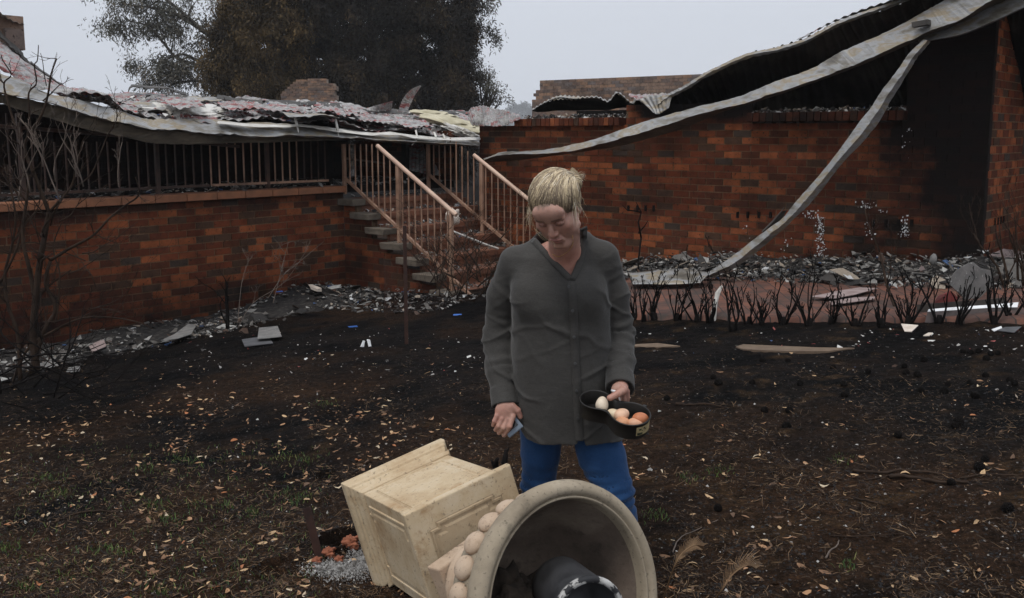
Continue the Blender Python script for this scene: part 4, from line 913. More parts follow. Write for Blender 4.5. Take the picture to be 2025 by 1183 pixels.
def straw(n, fx, L, r, y0, y1, name='dead_turf', mt='stick', zt=.25):
    P = scatter_px(n, fx, y0=y0, y1=y1); n = len(P); th = rng.uniform(0, 2*np.pi, n); ln = L*(.4+rng.random(n)**2*1.6); tz = rng.normal(0, zt, n)
    d = np.stack([np.cos(th), np.sin(th), tz], 1)*ln[:, None]; s = np.stack([-np.sin(th), np.cos(th), rng.normal(0, .6, n)], 1)*r*(.6+rng.random(n))[:, None]
    mid = np.stack([-np.sin(th), np.cos(th), rng.uniform(0, .6, n)], 1)*(rng.normal(0, .14, n)*ln)[:, None]; P = P+np.array([0, 0, 1])*(.002+np.abs(d[:, 2])*.45)[:, None]
    V = np.stack([P-d/2, P-d/2+s, P+mid, P+mid+s, P+d/2, P+d/2+s*.3], 1); F = (np.arange(n)[:, None, None]*6+np.array([(0, 1, 3, 2), (2, 3, 5, 4)])[None]).reshape(-1, 4)
    return arr_obj(name, V.reshape(-1, 3), F, M[mt], attrs={'rnd': ('FACE', np.repeat(rng.random(n), 2))})
def fbrown(px, py): return np.clip(.24+.62*sstep(1100, 300, px)*sstep(860, 960, py)+1.3*n2(px/90, py/45)+.6*n2(px/25, py/14), .06, 1)
tag(straw(60000, fbrown, .030, .0017, 700, 1400), 'matted dead grass and bark fibres on the burnt lawn', 'dead grass', kind='stuff')
P = scatter_px(44000, lambda a, b: np.clip(.6+n2(a/50, b/25), .1, 1), y0=640)
ang = rng.uniform(0, 2*np.pi, len(P)); sz = .0025+.009*rng.random(len(P))**3
ca_, sa_ = np.cos(ang)*sz, np.sin(ang)*sz; zz = rng.uniform(.2, 1.1, len(P))*sz; as_ = rng.uniform(.3, 1, len(P))
V = np.stack([P+np.stack([ca_, sa_, 0*sz], 1), P+np.stack([-sa_*as_, ca_*as_, zz*.3], 1), P+np.stack([-ca_, -sa_, 0*sz], 1), P+np.stack([sa_*as_, -ca_*as_, .2*zz], 1), P+np.stack([ca_*.2, sa_*.1, zz], 1)], 1)
F = (np.arange(len(P))[:, None, None]*5+np.array([(0, 1, 4), (1, 2, 4), (2, 3, 4), (3, 0, 4)])[None]).reshape(-1, 3)
tag(arr_obj('charcoal_mulch', V.reshape(-1, 3), F, M['chip'], attrs={'rnd': ('FACE', np.repeat(rng.random(len(P)), 4))}), 'crumbs of charcoal and bark covering the ground', 'mulch', kind='stuff')
M['grass'] = pm('sparse_green_grass', [(.3, (.7, .7, .7)), (.7, (1.2, 1.2, 1.2))], 30, rough=.7, bump=0, rnd=[(0, (.035, .075, .015)), (.5, (.075, .12, .02)), (.85, (.14, .15, .04))], interp='CONSTANT')
gc = [(368, 912), (395, 918), (350, 905), (565, 905), (602, 912), (600, 985), (560, 980), (580, 992), (92, 945), (120, 975), (300, 1000), (330, 1006), (240, 1095), (205, 1090), (340, 1030), (495, 1010), (500, 1018), (15, 1085), (120, 1140), (1420, 933), (1365, 948), (1665, 912), (1675, 1120), (1200, 985), (45, 1165), (320, 1172), (1298, 1020), (645, 800), (450, 1000), (390, 1000), (290, 930)]
Pg = []
for c_ in gc:
    k = rng.integers(25, 60); Pg.append(Gn(c_[0]+rng.normal(0, 13, k), c_[1]+rng.normal(0, 6, k)))
Pg = np.concatenate(Pg+[Gn(rng.uniform(-100, 650, 1500), rng.uniform(880, 1190, 1500))]); n = len(Pg); th = rng.uniform(0, 6.28, n); hh = rng.uniform(.010, .028, n); ln_ = rng.normal(0, .5, (n, 2))
s = np.stack([np.cos(th), np.sin(th), 0*th], 1)*.0018; top = Pg+np.column_stack([ln_*hh[:, None], hh]); mid = (Pg+top)/2+np.array([0, 0, .15])*hh[:, None]
V = np.stack([Pg-s, Pg+s, mid+s*.8, mid-s*.8, top], 1).reshape(-1, 3); bs = np.arange(n)[:, None]*5
tag(arr_obj('grass', V, [bs+np.array([[0, 1, 2, 3]]), bs+np.array([[3, 2, 4]])], M['grass'], attrs={'rnd': ('FACE', np.concatenate([rng.random(n)]*2))}), 'few short green grass shoots coming through the burnt turf', 'grass', kind='stuff')

# rubble heaps along both walls (uncountable broken tile and plaster)
def rub_along(o, d, nr, ua, ub, n, w, h, amax, bias=1.0, hb=None):
    u = rng.uniform(ua, ub, n); v = w*rng.random(n)**bias; Pp = o+d*u[:, None]+nr*v[:, None]
    hm = h*(1-v/w)*(.5+.9*np.clip(.5+n2(u*1.7, u*0+3)*1.6, 0, 1.3)); 
    if hb is not None: hm = hm+hb(u)*(1-v/w)
    base = np.array([top_at(a, b_) for a, b_ in Pp[:, :2]]); Pp[:, 2] = base+hm*rng.uniform(.2, 1, n)+.004; return Pp
# banked fill under the rubble so that it does not float
def bank(name, lab, o, d, nr, ua, ub, w, h, m, hb=None):
    nu, nv = 110, 24; V = []
    for i in range(nu):
        u = ua+(ub-ua)*i/(nu-1)
        for j in range(nv):
            v = w*1.1*j/(nv-1); p = o+d*u+nr*v; hm = h*max(0, 1-v/w)*(.5+.9*float(np.clip(.5+n2(np.array([u*1.7]), np.array([3.]))[0]*1.6, 0, 1.3)))
            if hb is not None: hm += float(hb(np.array([u]))[0])*max(0, 1-v/w)
            e = min(1, i/6, (nu-1-i)/6); V.append((p[0], p[1], top_at(p[0], p[1])+hm*.75*e-.02+.02*random.random()))
    ob = arr_obj(name, V, grid_faces(nu, nv), m, smooth=True); return tag(ob, lab, 'debris', kind='stuff')
M['fill'] = pm('ashy_rubble_fill', [(.36, (.008, .007, .007)), (.54, (.020, .017, .015)), (.66, (.06, .053, .047)), (.75, (.015, .012, .010))], 16, detail=10, rough=.95, bump=1, bscale=35, bdist=.02)
hbL = lambda u: .16*np.exp(-((u+.75)/.55)**2)
bank('rubble_bank', 'bank of ash and soil along the foot of the terrace wall', CL+DR*.02, DL, DR, -6.5, .0, 1.15, .10, M['fill'], hbL)
Pl = rub_along(CL+DR*.03, DL, DR, -6.2, .1, 3400, 1.2, .09, .1, 1.2, hbL); Pl = Pl[n2(Pl[:, 0]*2.6, Pl[:, 1]*2.6) > -.16]; o = shards('rubble', Pl, None, .004, .05, M['rubble'], thick=.007, flat=.35); tag(o, 'broken slates, tile and ash along the foot of the terrace wall', 'rubble', kind='stuff')
Pl = np.concatenate([rub_along(CL+DR*.1-DL*.05, DR, -DL, 0, 2.7, 700, 1.2, .05, .1)]); o = shards('rubble', Pl, None, .008, .06, M['rubble'], thick=.006, flat=.35); tag(o, 'ash and broken tile in front of the brick step side', 'rubble', kind='stuff')
hbR = lambda u: .10*np.exp(-((u-2.9)/.8)**2)+.16*np.exp(-((u-4.6)/.5)**2)
bank('rubble_bank', 'low bank of ash and soil along the foot of the long wall', PR-DL*.02, DR, -DL, .1, 5.6, .95, .11, M['fill'], hbR)
Pl = rub_along(PR-DL*.03, DR, -DL, -.2, 5.3, 4200, 1.15, .13, .1, 1.0, hbR); o = shards('rubble', Pl, None, .004, .052, M['rubble'], thick=.008, flat=.4); tag(o, 'grey plaster, ash and tile rubble along the foot of the long wall', 'rubble', kind='stuff')
# bigger flat broken sheets among the rubble
Pl = rub_along(PR-DL*.1, DR, -DL, .2, 5.2, 75, 1.25, .13, .1, .8, hbR); o = shards('broken_sheets', Pl+[0, 0, .03], None, .05, .16, M['rubble'], thick=.006, flat=.28); tag(o, 'larger broken board and tile sheets lying in the rubble by the long wall', 'rubble', kind='stuff')
Pl = rub_along(CL+DR*.1, DL, DR, -6.0, .1, 70, 1.35, .08, .1, .8, hbL); o = shards('broken_sheets', Pl+[0, 0, .02], None, .04, .14, M['rubble'], thick=.006, flat=.25); tag(o, 'larger broken slates lying in the rubble by the terrace wall', 'rubble', kind='stuff')
# treads rubble
tp = []
for k in range(8):
    n = 150; uu = rng.uniform(-.05, .30, n)+RUN*k; vv_ = rng.uniform(.05, SW-.1, n); tp.append(CL+DR*uu[:, None]+DL*vv_[:, None]+UP*(.85-RISE*k+.005+rng.uniform(0, .035, n))[:, None])
o = shards('rubble', np.concatenate(tp), None, .008, .045, M['rubble'], thick=.006, flat=.4); tag(o, 'ash and tile fragments lying on the steps', 'rubble', kind='stuff')
n = 900; uu = rng.uniform(-6.4, 2.0, n); vv_ = rng.uniform(-1.5, .02, n); Pd = CL+DL*uu[:, None]+DR*vv_[:, None]+UP*(DECK-.01+rng.uniform(0, .05, n))[:, None]; o = shards('rubble', Pd, None, .01, .08, M['rubble'], thick=.006, flat=.3); tag(o, 'dark rubble on the terrace floor behind the railing', 'rubble', kind='stuff')
# fine white/grey specks and bits further out on the lawn
P = scatter_px(520, lambda a, b: .9*sstep(900, 650, b)+.08, x0=-100, x1=2200, y0=620, y1=1150); o = shards('paper_scraps', P, None, .004, .020, M['rubble'], thick=.002, flat=.4); tag(o, 'small pale scraps of tile and paper strewn on the lawn', 'scraps', kind='stuff')
P = np.concatenate([Gn(rng.uniform(350, 1000, 160), rng.uniform(650, 740, 160)), Gn(rng.uniform(1250, 2025, 110), rng.uniform(648, 700, 110))]); o = shards('paper_scraps', P, None, .006, .028, M['roofbits'], thick=.002, flat=.4); tag(o, 'pale flakes lying near the rubble', 'scraps', kind='stuff')

# ------------------------------------------------------------------ individual debris pieces
def plate(nm, pxs, m, lab, cat='debris', th=.006, up=None, Y=None, bend=0, grp=None):
    """a flat broken plate with the given outline, lying on the ground (or standing at depth Y)"""
    if Y is None: Pq = [G(x, y, .02+(up or 0)) for x, y in pxs]
    else: Pq = [W(x, y, Y+(up or 0)*i/len(pxs)) for i, (x, y) in enumerate(pxs)]
    for p in Pq:
        if Y is None: p[2] = top_at(p[0], p[1])+.012+(up or 0)
    n = len(Pq); b = MB(); c = sum(Pq)/n
    dv = UP*th if Y is None else np.array([0, th, 0])
    b.add([p for p in Pq]+[p-dv for p in Pq], [tuple(range(n)), tuple(range(2*n-1, n-1, -1))]+[(i, i+n, (i+1) % n+n, (i+1) % n) for i in range(n)])
    return tag(fixn(b.build(nm, m)), lab, cat, grp)
M['slate'] = pm('grey_fibre_sheet', [(.3, (.10, .10, .095)), (.6, (.20, .19, .18))], 9, rough=.7, bump=.2, spots=(50, .66, (.4, .39, .37)))
M['slatedark'] = pm('dark_grey_fibre_sheet', [(.3, (.045, .045, .047)), (.6, (.09, .09, .095))], 9, rough=.7)
M['pink'] = pm('pinkish_plasterboard', [(.3, (.20, .14, .13)), (.6, (.32, .25, .235))], 9, rough=.8)
M['palebd'] = pm('pale_board', [(.3, (.50, .42, .34)), (.6, (.68, .60, .52))], 9, rough=.8)
M['white'] = pm('white_scrap', [(.3, (.6, .6, .6)), (.6, (.8, .8, .8))], 9, rough=.6)
M['redsheet'] = pm('sooty_red_sheet', [(.35, (.03, .02, .02)), (.6, (.22, .05, .045))], 4, rough=.6)
plate('tile_sheet', [(318, 672), (345, 658), (372, 640), (388, 642), (378, 660), (352, 668)], M['slate'], 'long grey broken sheet lying against the terrace wall rubble', up=.06)
plate('tile_sheet', [(512, 646), (549, 643), (557, 664), (509, 668)], M['slate'], 'square grey tile lying flat on the rubble near the middle of the terrace wall', up=.04)
plate('tile_sheet', [(478, 780-110), (530, 662), (540, 676), (484, 684)], M['slatedark'], 'dark tile just left below the square grey tile', up=.01)
plate('tile_sheet', [(175, 680), (205, 668), (210, 682), (182, 694)], M['pink'], 'pale broken tile at the left end of the rubble under the shrub', up=.06)
plate('tile_sheet', [(60, 722), (100, 712), (112, 722), (68, 732)], M['slate'], 'grey tile lying under the bare shrub at the left edge', up=.01)
plate('tile_sheet', [(135, 724), (160, 719), (157, 731), (130, 735)], M['slate'], 'second grey tile under the bare shrub, a little to the right', up=.01)
plate('board_piece', [(1782, 640), (1816, 643), (1803, 653), (1789, 652)], M['palebd'], 'cream board fragment at the foot of the leaning burnt sapling')
plate('board_piece', [(1826, 660), (1836, 655), (1845, 656), (1838, 661)], M['palebd'], 'small cream fragment right of the leaning burnt sapling')
plate('tile_sheet', [(1972, 653), (1988, 645), (2020, 646), (2006, 656)], M['slatedark'], 'dark grey tile at the right edge of the lawn')
plate('board_piece', [(1961, 650), (1980, 644), (1982, 648), (1966, 654)], M['white'], 'white scrap lying against the dark grey tile at the right edge')
plate('edging_stone', [(1455, 684), (1470, 680), (1620, 685), (1690, 687), (1640, 692), (1560, 693), (1470, 690)], pm('brown_edging_stone', [(.3, (.09, .06, .04)), (.6, (.15, .105, .07))], 9, rough=.9), 'long brown edging stone half buried in front of the hedge', 'edging', th=.03)
plate('edging_stone', [(1255, 678), (1300, 677), (1345, 682), (1300, 684), (1255, 682)], bpy.data.materials['brown_edging_stone'], 'shorter brown edging stone next to the woman elbow', 'edging', th=.03)
plate('pink_board', [(1605, 594), (1660, 581), (1700, 577), (1735, 580), (1690, 592), (1650, 598)], M['pink'], 'pinkish board lying on the paving behind the middle of the hedge', up=.03)
plate('pink_board', [(1640, 603), (1690, 598), (1730, 596), (1728, 600), (1645, 609)], M['pink'], 'narrow pinkish board in front of the wider one on the paving', up=.02)
plate('pink_board', [(1955, 505), (1985, 492), (2022, 497), (2022, 517), (1960, 517)], M['pink'], 'pinkish board propped against the side wall at the right edge', Y=9.7, up=.25)
plate('grey_sheet', [(1873, 558), (1890, 535), (1915, 520), (1925, 519), (1938, 530), (1960, 535), (1966, 560), (1922, 604), (1904, 590)], M['slate'], 'large grey buckled sheet standing on its corner behind the hedge at the right', Y=G(1910, 606)[1], up=.12, cat='sheet')
plate('grey_sheet', [(1955, 548), (1990, 541), (1994, 548), (1960, 560)], M['slate'], 'grey strip sticking out right of the large buckled sheet', Y=G(1910, 600)[1]+.3, up=.12, cat='sheet')
plate('red_sheet', [(1822, 612), (1845, 600), (1855, 585), (1880, 575), (1895, 590), (1880, 604), (1845, 606)], M['redsheet'], 'dark red folded sheet under the large grey sheet', Y=G(1850, 614)[1], up=.1, cat='sheet')
plate('board_piece', [(1817, 533), (1822, 525), (1829, 531), (1823, 539)], M['pink'], 'little pink tile standing in the rubble below the sooty corner', Y=9.6)
plate('slab_fragment', [(1558, 532), (1562, 515), (1594, 516), (1586, 534)], M['slatedark'], 'small dark square plate leaning on the rubble by the long wall', Y=11.0, up=.1)
# long folded metal tray at the right
tb = thing('metal_tray', 'long white-edged metal box section lying on the paving at the right edge', 'metal box', W(1920, 620, 8.75))
yt = G(1900, 634)[1]; A = [W(1836, 612, yt+.05), W(1900, 607, yt+.08), W(1960, 603, yt+.1), W(2014, 598, yt+.12)]; Bq = [W(1834, 617, yt+.02), W(1900, 613, yt+.04), W(1960, 609, yt+.06), W(2012, 608, yt+.08)]; Cq = [W(1829, 638, yt), W(1900, 640, yt), W(1960, 638, yt+.03), W(2016, 634, yt+.05)]
under(loft('top_flange', [A, Bq], 20, M['white'], thick=.004), tb); under(loft('front_face', [Bq, Cq], 20, pm('grubby_tray_face', [(.3, (.03, .022, .02)), (.6, (.10, .08, .075))], 7, rough=.6), thick=.004), tb)
under(loft('back_face', [[p+np.array([0, .22, 0]) for p in A], [p+np.array([0, .22, -.11]) for p in A]], 20, M['galvdark'], thick=.004), tb)
# galvanised plate leaning behind the hedge near the woman
A = [W(1244, 538, 10.9), W(1300, 536, 10.7), W(1360, 535, 10.5), W(1405, 538, 10.3)]; Bq = [W(1250, 562, 10.4), W(1300, 562, 10.2), W(1340, 561, 10.1), W(1385, 557, 10.0)]
tag(sheet('steel_plate', A, Bq, 30, 8, M['galv'], None, amp=0, crumple=.012), 'flat heat-stained steel plate lying at the wall foot behind the left hedge plants', 'sheet')
# torn white strip hanging in the hedge
b = MB(); b.tube([W(1427, 566, 8.62), W(1419, 580, 8.55), W(1415, 600, 8.5), W(1411, 618, 8.47), W(1413, 632, 8.45), W(1408, 647, 8.42)], [.012, .022, .02, .03, .018, .008], 4); tag(b.build('torn_strip', M['paper']), 'torn white strip hanging among the hedge stems', 'strip')
lm = lump('metal_bowl', W(1713, 538, 10.6), (.08, .08, .055), M['galv'], amp=.15, sub=3); tag(lm, 'upturned small metal bowl shining in the rubble by the wall', 'bowl')
lm = lump('glass_flask', W(1846, 512, 9.55), (.035, .035, .055), M['slate'], amp=.2, sub=3); tag(lm, 'round grey melted lump standing in the rubble near the corner', 'lump')
b = MB(); b.tube([W(1583, 534, 10.9), W(1610, 520, 10.9), W(1640, 505, 10.95)], .012, 6); tag(b.build('pale_stick', M['twigpale']), 'pale thin stick leaning out of the rubble by the long wall', 'stick')
b = MB(); b.tube([W(1690, 600, 9.4), W(1693, 575, 9.5), W(1700, 556, 9.6)], .012, 5); b.tube([W(1658, 600, 9.4), W(1666, 593, 9.4)], .01, 5); tag(b.build('pale_stick', M['palebd']), 'short pale bent strip standing on the pink board', 'stick')
# beam pieces by the terrace wall
for k, (a, b_, r_, mm, lab) in enumerate([((600, 560), (655, 596), .030, 'char', 'charred timber slanting across the rubble heap in the wall corner'), ((612, 566), (632, 574), .035, 'palebd', 'short pale broken timber on top of the rubble heap in the wall corner'), ((545, 600), (640, 610), .012, 'twig', 'thin dark branch lying along the rubble heap'), ((640, 598), (700, 622), .012, 'twig', 'thin dark branch at the right foot of the rubble heap')]):
    p0 = WL(a[0], a[1], .35); p1 = WL(b_[0], b_[1], .6); bb = MB(); t = unit(p1-p0); a_ = unit(np.cross(t, UP)); bb.box((p0+p1)/2, (r_*2, r_, np.linalg.norm(p1-p0)), frame(a_, np.cross(t, a_), t), jit=.004); tag(bb.build('burnt_timber', M[mm]), lab, 'timber')
for k, (px, py) in enumerate([(718, 680), (730, 679)]):
    b = MB(); b.box(G(px, py, .03), (.022, .003, .06), frame([1, 0, 0], [0, 1, 0], unit([(.3, -.2)[k], 0, 1])), jit=.004); tag(b.build('white_tag', M['white']), ['left of two small white scraps standing up on the lawn', 'right of two small white scraps standing up on the lawn'][k], 'scrap')
for k, (px, py, lab) in enumerate([(905, 622, 'blue scrap on the ground just left of the woman elbow'), (698, 646, 'blue scrap left of the tall rusty picket'), (553, 577, 'blue scrap at the top of the rubble heap')]):
    p = G(px, py, .01) if k < 2 else WL(px, py, .4); b = MB(); b.box(p, (.09, .025, .006), rotz(.4*k), jit=.004); tag(b.build('blue_scrap', pm('blue_plastic', [(.3, (.02, .08, .3)), (.7, (.05, .15, .45))], 5, rough=.5)), lab, 'scrap')

# seed cones on the right side of the lawn
cone_bm = None
cones = [(670, 160), (865, 190), (1015, 212), (1173, 187), (1255, 160), (350, 233), (372, 258), (517, 257), (723, 260), (912, 265), (915, 308), (1245, 292), (1343, 292), (1478, 310), (1360, 262), (1455, 258), (1522, 228), (1627, 244), (1648, 258), (1526, 155), (1575, 128), (1545, 130), (1492, 120), (1455, 122), (1425, 120), (570, 375), (677, 376), (150, 320), (665, 440), (1405, 430), (1390, 445), (1145, 487), (1520, 583), (1497, 622), (1375, 683), (1617, 795), (370, 795), (562, 165), (1180, 215), (1230, 220)]
b = MB()
for i in range(70):     # scale-covered little ball
    ph = math.acos(1-2*(i+.5)/70); th = i*2.399963; d = np.array([math.sin(ph)*math.cos(th), math.sin(ph)*math.sin(th), math.cos(ph)]); a = unit(np.cross(d, [0.1, .2, 1])); c_ = np.cross(d, a)
    b.box(d*.017, (.008, .007, .012), frame(a, c_, d), jit=.0006)
c0 = b.build('seed_cone', M['char'])
for k, (x, y) in enumerate(cones):
    o = c0 if k == 0 else c0.copy()
    if k: C.objects.link(o)
    px, py = 1250+x/2.178, 640+y/2.178; o.location = G(px, py, .009); o.location.z = float(gz(o.location.x, o.location.y))+.012; o.rotation_euler = (random.random()*6, random.random()*6, 0); s = random.uniform(.85, 1.25); o.scale = (s, s, s*.9)
    tag(o, 'small round charred seed cone lying on the burnt ground right of the woman', 'seed cone', 'charred seed cones on the lawn')
# fallen sticks
sticks = [([(1337, 797), (1365, 799), (1400, 800), (1427, 805)], .010, 'thick short stick lying level with the egg tin, right of the woman'), ([(1688, 931), (1730, 935), (1790, 933), (1865, 938)], .009, 'upper branch of the crossed sticks on the right'), ([(1760, 941), (1800, 942), (1850, 952), (1915, 953)], .011, 'lower thick branch of the crossed sticks on the right'), ([(1900, 946), (1950, 938), (2030, 938)], .005, 'thin straight stick running out of the picture at the right edge'), ([(1710, 950), (1760, 940), (1800, 930), (1803, 910)], .004, 'thin forked twig lying across the crossed sticks'), ([(1640, 1060), (1700, 1062), (1760, 1060), (1820, 1055)], .003, 'long wiry twig below the crossed sticks'), ([(1705, 1000), (1706, 1030), (1725, 1058)], .003, 'thin curved twig standing on the wiry twig'), ([(1633, 1105), (1640, 1090), (1655, 1080), (1659, 1066)], .004, 'pale S-shaped twig at the bottom middle-right'), ([(1330, 1095), (1345, 1065), (1380, 1045), (1420, 1025)], .003, 'pale wiry bent twig right of the urn rim'), ([(1560, 690), (1640, 690), (1680, 686)], .004, 'thin dark stick resting on the long edging stone'), ([(118, 1028), (170, 1012), (235, 1010)], .006, 'dark branch lying on the turf at the lower left'), ([(415, 1040), (440, 1036), (470, 1028)], .005, 'short dark twig left of the rusty stake'), ([(1685, 984), (1745, 996)], .006, 'short dark stick below the crossed sticks')]
for pts, r_, lab in sticks:
    Pq = [G(x, y, r_*.9) for x, y in pts]
    for q_ in Pq: q_[2] = float(gz(q_[0], q_[1]))+r_
    Pq = list(interp_pts(Pq, 14)+rng.normal(0, r_*.25, (14, 3))); b = MB(); b.tube(Pq, [r_*(1-.5*i/13) for i in range(14)], 7); 
    tag(b.build('stick', M['twigpale'] if 'pale' in lab else M['twig'], smooth=True), lab, 'stick')

# ================================================================== BURNT PLANTS
def twigs(b, p, d, L, r, depth, spread=.55, up=.25, nseg=5, kids=(2, 4), wob=.16, n=5, fork=.62, rmin=.0012):
    pts = [np.array(p, float)]; d = unit(d); rs = [r]
    for i in range(nseg):
        d = unit(d+rng.normal(0, wob, 3)+np.array([0, 0, up*.25])); pts.append(pts[-1]+d*L/nseg); rs.append(max(rmin, r*(1-.6*(i+1)/nseg)))
    b.tube(pts, rs, n if r > .006 else 4, r=.5)
    if depth > 0:
        for k in range(rng.integers(kids[0], kids[1]+1)):
            i = rng.integers(1, nseg+1); e = rng.normal(0, 1, 3); e = unit(e-d*np.dot(e, d))
            nd_ = unit(unit(pts[i]-pts[i-1])+e*spread*rng.uniform(.6, 1.3)+np.array([0, 0, up])); twigs(b, pts[i], nd_, L*rng.uniform(.4, .8)*fork*1.25, max(rmin, rs[i]*.7), depth-1, spread, up, max(3, nseg-1), kids, wob, n, fork, rmin)
    return pts
# ---- hedge of charred stems along the paving
hed = [(1253, 632, 95), (1273, 636, 80), (1295, 634, 105), (1339, 634, 98), (1378, 636, 115), (1407, 638, 85), (1449, 655, 135), (1482, 641, 80), (1506, 643, 92), (1550, 642, 105), (1600, 645, 120), (1643, 641, 88), (1691, 645, 86), (1742, 646, 84), (1796, 640, 118), (1857, 640, 118), (1896, 641, 92), (1966, 640, 122), (1995, 634, 100), (2040, 640, 110)]
ordn = ['first', 'second', 'third', 'fourth', 'fifth', 'sixth', 'seventh', 'eighth', 'ninth', 'tenth', 'eleventh', 'twelfth', 'thirteenth', 'fourteenth', 'fifteenth', 'sixteenth', 'seventeenth', 'eighteenth', 'nineteenth', 'twentieth']
for k, (px, py, hp) in enumerate(hed):
    p = G(px, py); p[2] = float(gz(p[0], p[1]))-.03; h = hp*p[1]/FPX*1.12; b = MB(); ns = int(rng.integers(3, 7)); 
    for i in range(ns):
        a = rng.uniform(0, 6.28); d = np.array([math.cos(a)*.38, math.sin(a)*.2, 1.0]); twigs(b, p+rng.normal(0, .014, 3)*[1, 1, 0], d, h*rng.uniform(.5, .95), rng.uniform(.007, .013), 3, .6, .45, 6, (2, 3), .15, 6, .5, .0026)
    b.tube([p-UP*.02, p+UP*.05, p+UP*.10], [.035, .026, .018], 8, r=.5)
    tag(b.build('hedge_plant', M['char'], smooth=True), f'charred leafless hedge plant, {ordn[k]} in the row counting from the woman', 'hedge plant', 'charred hedge along the brick paving')
b = MB(); pts = [W(1797, 652, 8.0), W(1772, 610, 8.15), W(1753, 560, 8.3), W(1740, 500, 8.4), W(1716, 440, 8.5), W(1709, 400, 8.6)]; b.tube(interp_pts(pts, 20), list(np.linspace(.020, .003, 20)), 6)
for i in (2, 3, 4): twigs(b, pts[i], [rng.normal(0, .5), 0, 1], .35, .006, 2, .5, .3)
tag(b.build('burnt_sapling', M['twig'], smooth=True), 'thin leaning burnt sapling taller than the hedge, in front of its right half', 'sapling')
b = MB()
for px, py in ((2020, 600), (2000, 600), (2060, 610), (2110, 620)): 
    for _ in range(2): twigs(b, W(px, py, 8.6), [-.35+rng.normal(0, .3), 0, 1], .75, .015, 4, .5, .35, 6, (2, 3), .12)
tag(b.build('burnt_shrub', M['twig'], smooth=True), 'burnt bushy shrub at the right edge in front of the side wall', 'shrub')
b = MB(); pts = [W(1268, 470, 11.6), W(1262, 440, 11.6), W(1268, 420, 11.6), W(1258, 400, 11.6)]; b.tube(pts, [.012, .01, .008, .004], 5); b.tube([pts[2], W(1240, 415, 11.6), W(1230, 405, 11.6)], [.01, .007, .003], 5); b.tube([W(1262, 462, 11.6), W(1275, 447, 11.6), W(1282, 436, 11.6)], [.01, .007, .003], 5)
b.tube([pts[0], W(1262, 520, 11.5), W(1265, 560, 11.4)], [.012, .012, .014], 5)
tag(b.build('vine_stem', M['char'], smooth=True), 'small charred forked vine stem against the long wall above the left hedge plants', 'vine')
# ---- bare shrub on the far left
sh = thing('bare_shrub', 'tall bare burnt shrub of forked branches at the left edge before the terrace wall', 'shrub', G(62, 730))
YS = 7.3
def limb(pts, r0, r1, b, kids=3, L=.35, dpt=2, Y0=YS, Y1=YS, m=None):
    n = len(pts); Q = [W(x, y, Y0+(Y1-Y0)*i/(n-1)) for i, (x, y) in enumerate(pts)]; b.tube(interp_pts(Q, n*4), list(np.linspace(r0, r1, n*4)), 7, r=.5)
    for _ in range(kids):
        i = rng.integers(1, n); d = unit(Q[i]-Q[i-1]); e = rng.normal(0, .55, 3); twigs(b, Q[i], d+e+[0, 0, .2], L*rng.uniform(.5, 1.2), max(.0028, (r0+(r1-r0)*i/n)*.5), dpt, .6, .15, 5, (2, 3), .2)
b = MB()
limb([(72, 740), (66, 660), (70, 600), (76, 540), (88, 470), (97, 420)], .034, .018, b, 3)
limb([(70, 600), (60, 540), (45, 470), (52, 400), (58, 350)], .018, .010, b, 4)
limb([(97, 420), (70, 350), (50, 300), (54, 273), (81, 230), (95, 187), (100, 151), (112, 116)], .016, .005, b, 5, .25)
limb([(54, 273), (58, 230), (57, 184), (72, 165), (68, 130), (74, 119), (76, 89)], .009, .003, b, 2, .12)
limb([(85, 200), (100, 186), (118, 168), (124, 166)], .006, .002, b, 1, .08); limb([(92, 170), (88, 150), (84, 120), (80, 105)], .004, .002, b, 0)
limb([(30, 250), (15, 200), (8, 165), (22, 148), (6, 120), (2, 108)], .009, .003, b, 3, .15); limb([(8, 165), (-10, 150)], .006, .004, b, 1)
limb([(97, 420), (140, 370), (150, 330), (165, 280)], .011, .004, b, 5, .3); limb([(150, 370), (180, 345), (200, 300), (214, 265), (230, 238), (230, 211), (225, 200)], .007, .003, b, 3, .2)
limb([(100, 515), (140, 490), (185, 465), (218, 430), (250, 405), (275, 385), (268, 350)], .013, .004, b, 5, .3)
limb([(60, 740), (85, 660), (110, 610), (90, 560), (100, 515)], .020, .013, b, 3)
limb([(40, 750), (35, 660), (15, 600), (10, 540), (25, 480), (30, 420), (10, 330)], .017, .006, b, 6, .35)
limb([(20, 770), (55, 690), (105, 655), (160, 630), (220, 628), (275, 638), (300, 650)], .013, .003, b, 6, .4)
limb([(0, 560), (30, 500), (45, 450), (70, 420)], .011, .005, b, 4, .3); limb([(110, 640), (115, 600), (118, 540), (105, 490), (122, 440)], .009, .004, b, 4, .3)
for _ in range(16): x = rng.uniform(-10, 190); y = rng.uniform(400, 640); twigs(b, W(x, y, YS+rng.uniform(-.3, .3)), [rng.normal(0, .8), 0, rng.uniform(-.2, 1)], .5, .005, 3, .6, .1, 5, (2, 3), .2)
under(b.build('branches', M['twig'], smooth=True), sh)
b = MB()
for x, y, L_ in ((35, 400, .5), (120, 400, .55), (110, 360, .5), (150, 350, .45), (165, 370, .4), (235, 370, .35), (85, 330, .4), (60, 380, .4)):
    b = MB(); twigs(b, W(x, y, YS-.1), [rng.normal(.1, .3), 0, 1], L_, .0065, 3, .5, .25, 6, (2, 3), .15); under(b.build('pale_twig', M['twigpale'], smooth=True), sh)
b = MB()
for _ in range(26): twigs(b, W(rng.uniform(-40, 150), rng.uniform(690, 790), 6.6+rng.uniform(-.5, .4)), [rng.normal(.3, .9), rng.normal(0, .5), .35], .6, .007, 3, .6, .0, 5, (2, 3), .22)
tag(b.build('dead_brush', M['char'], smooth=True), 'tangled black brushwood lying under the bare shrub in the lower left', 'brushwood')
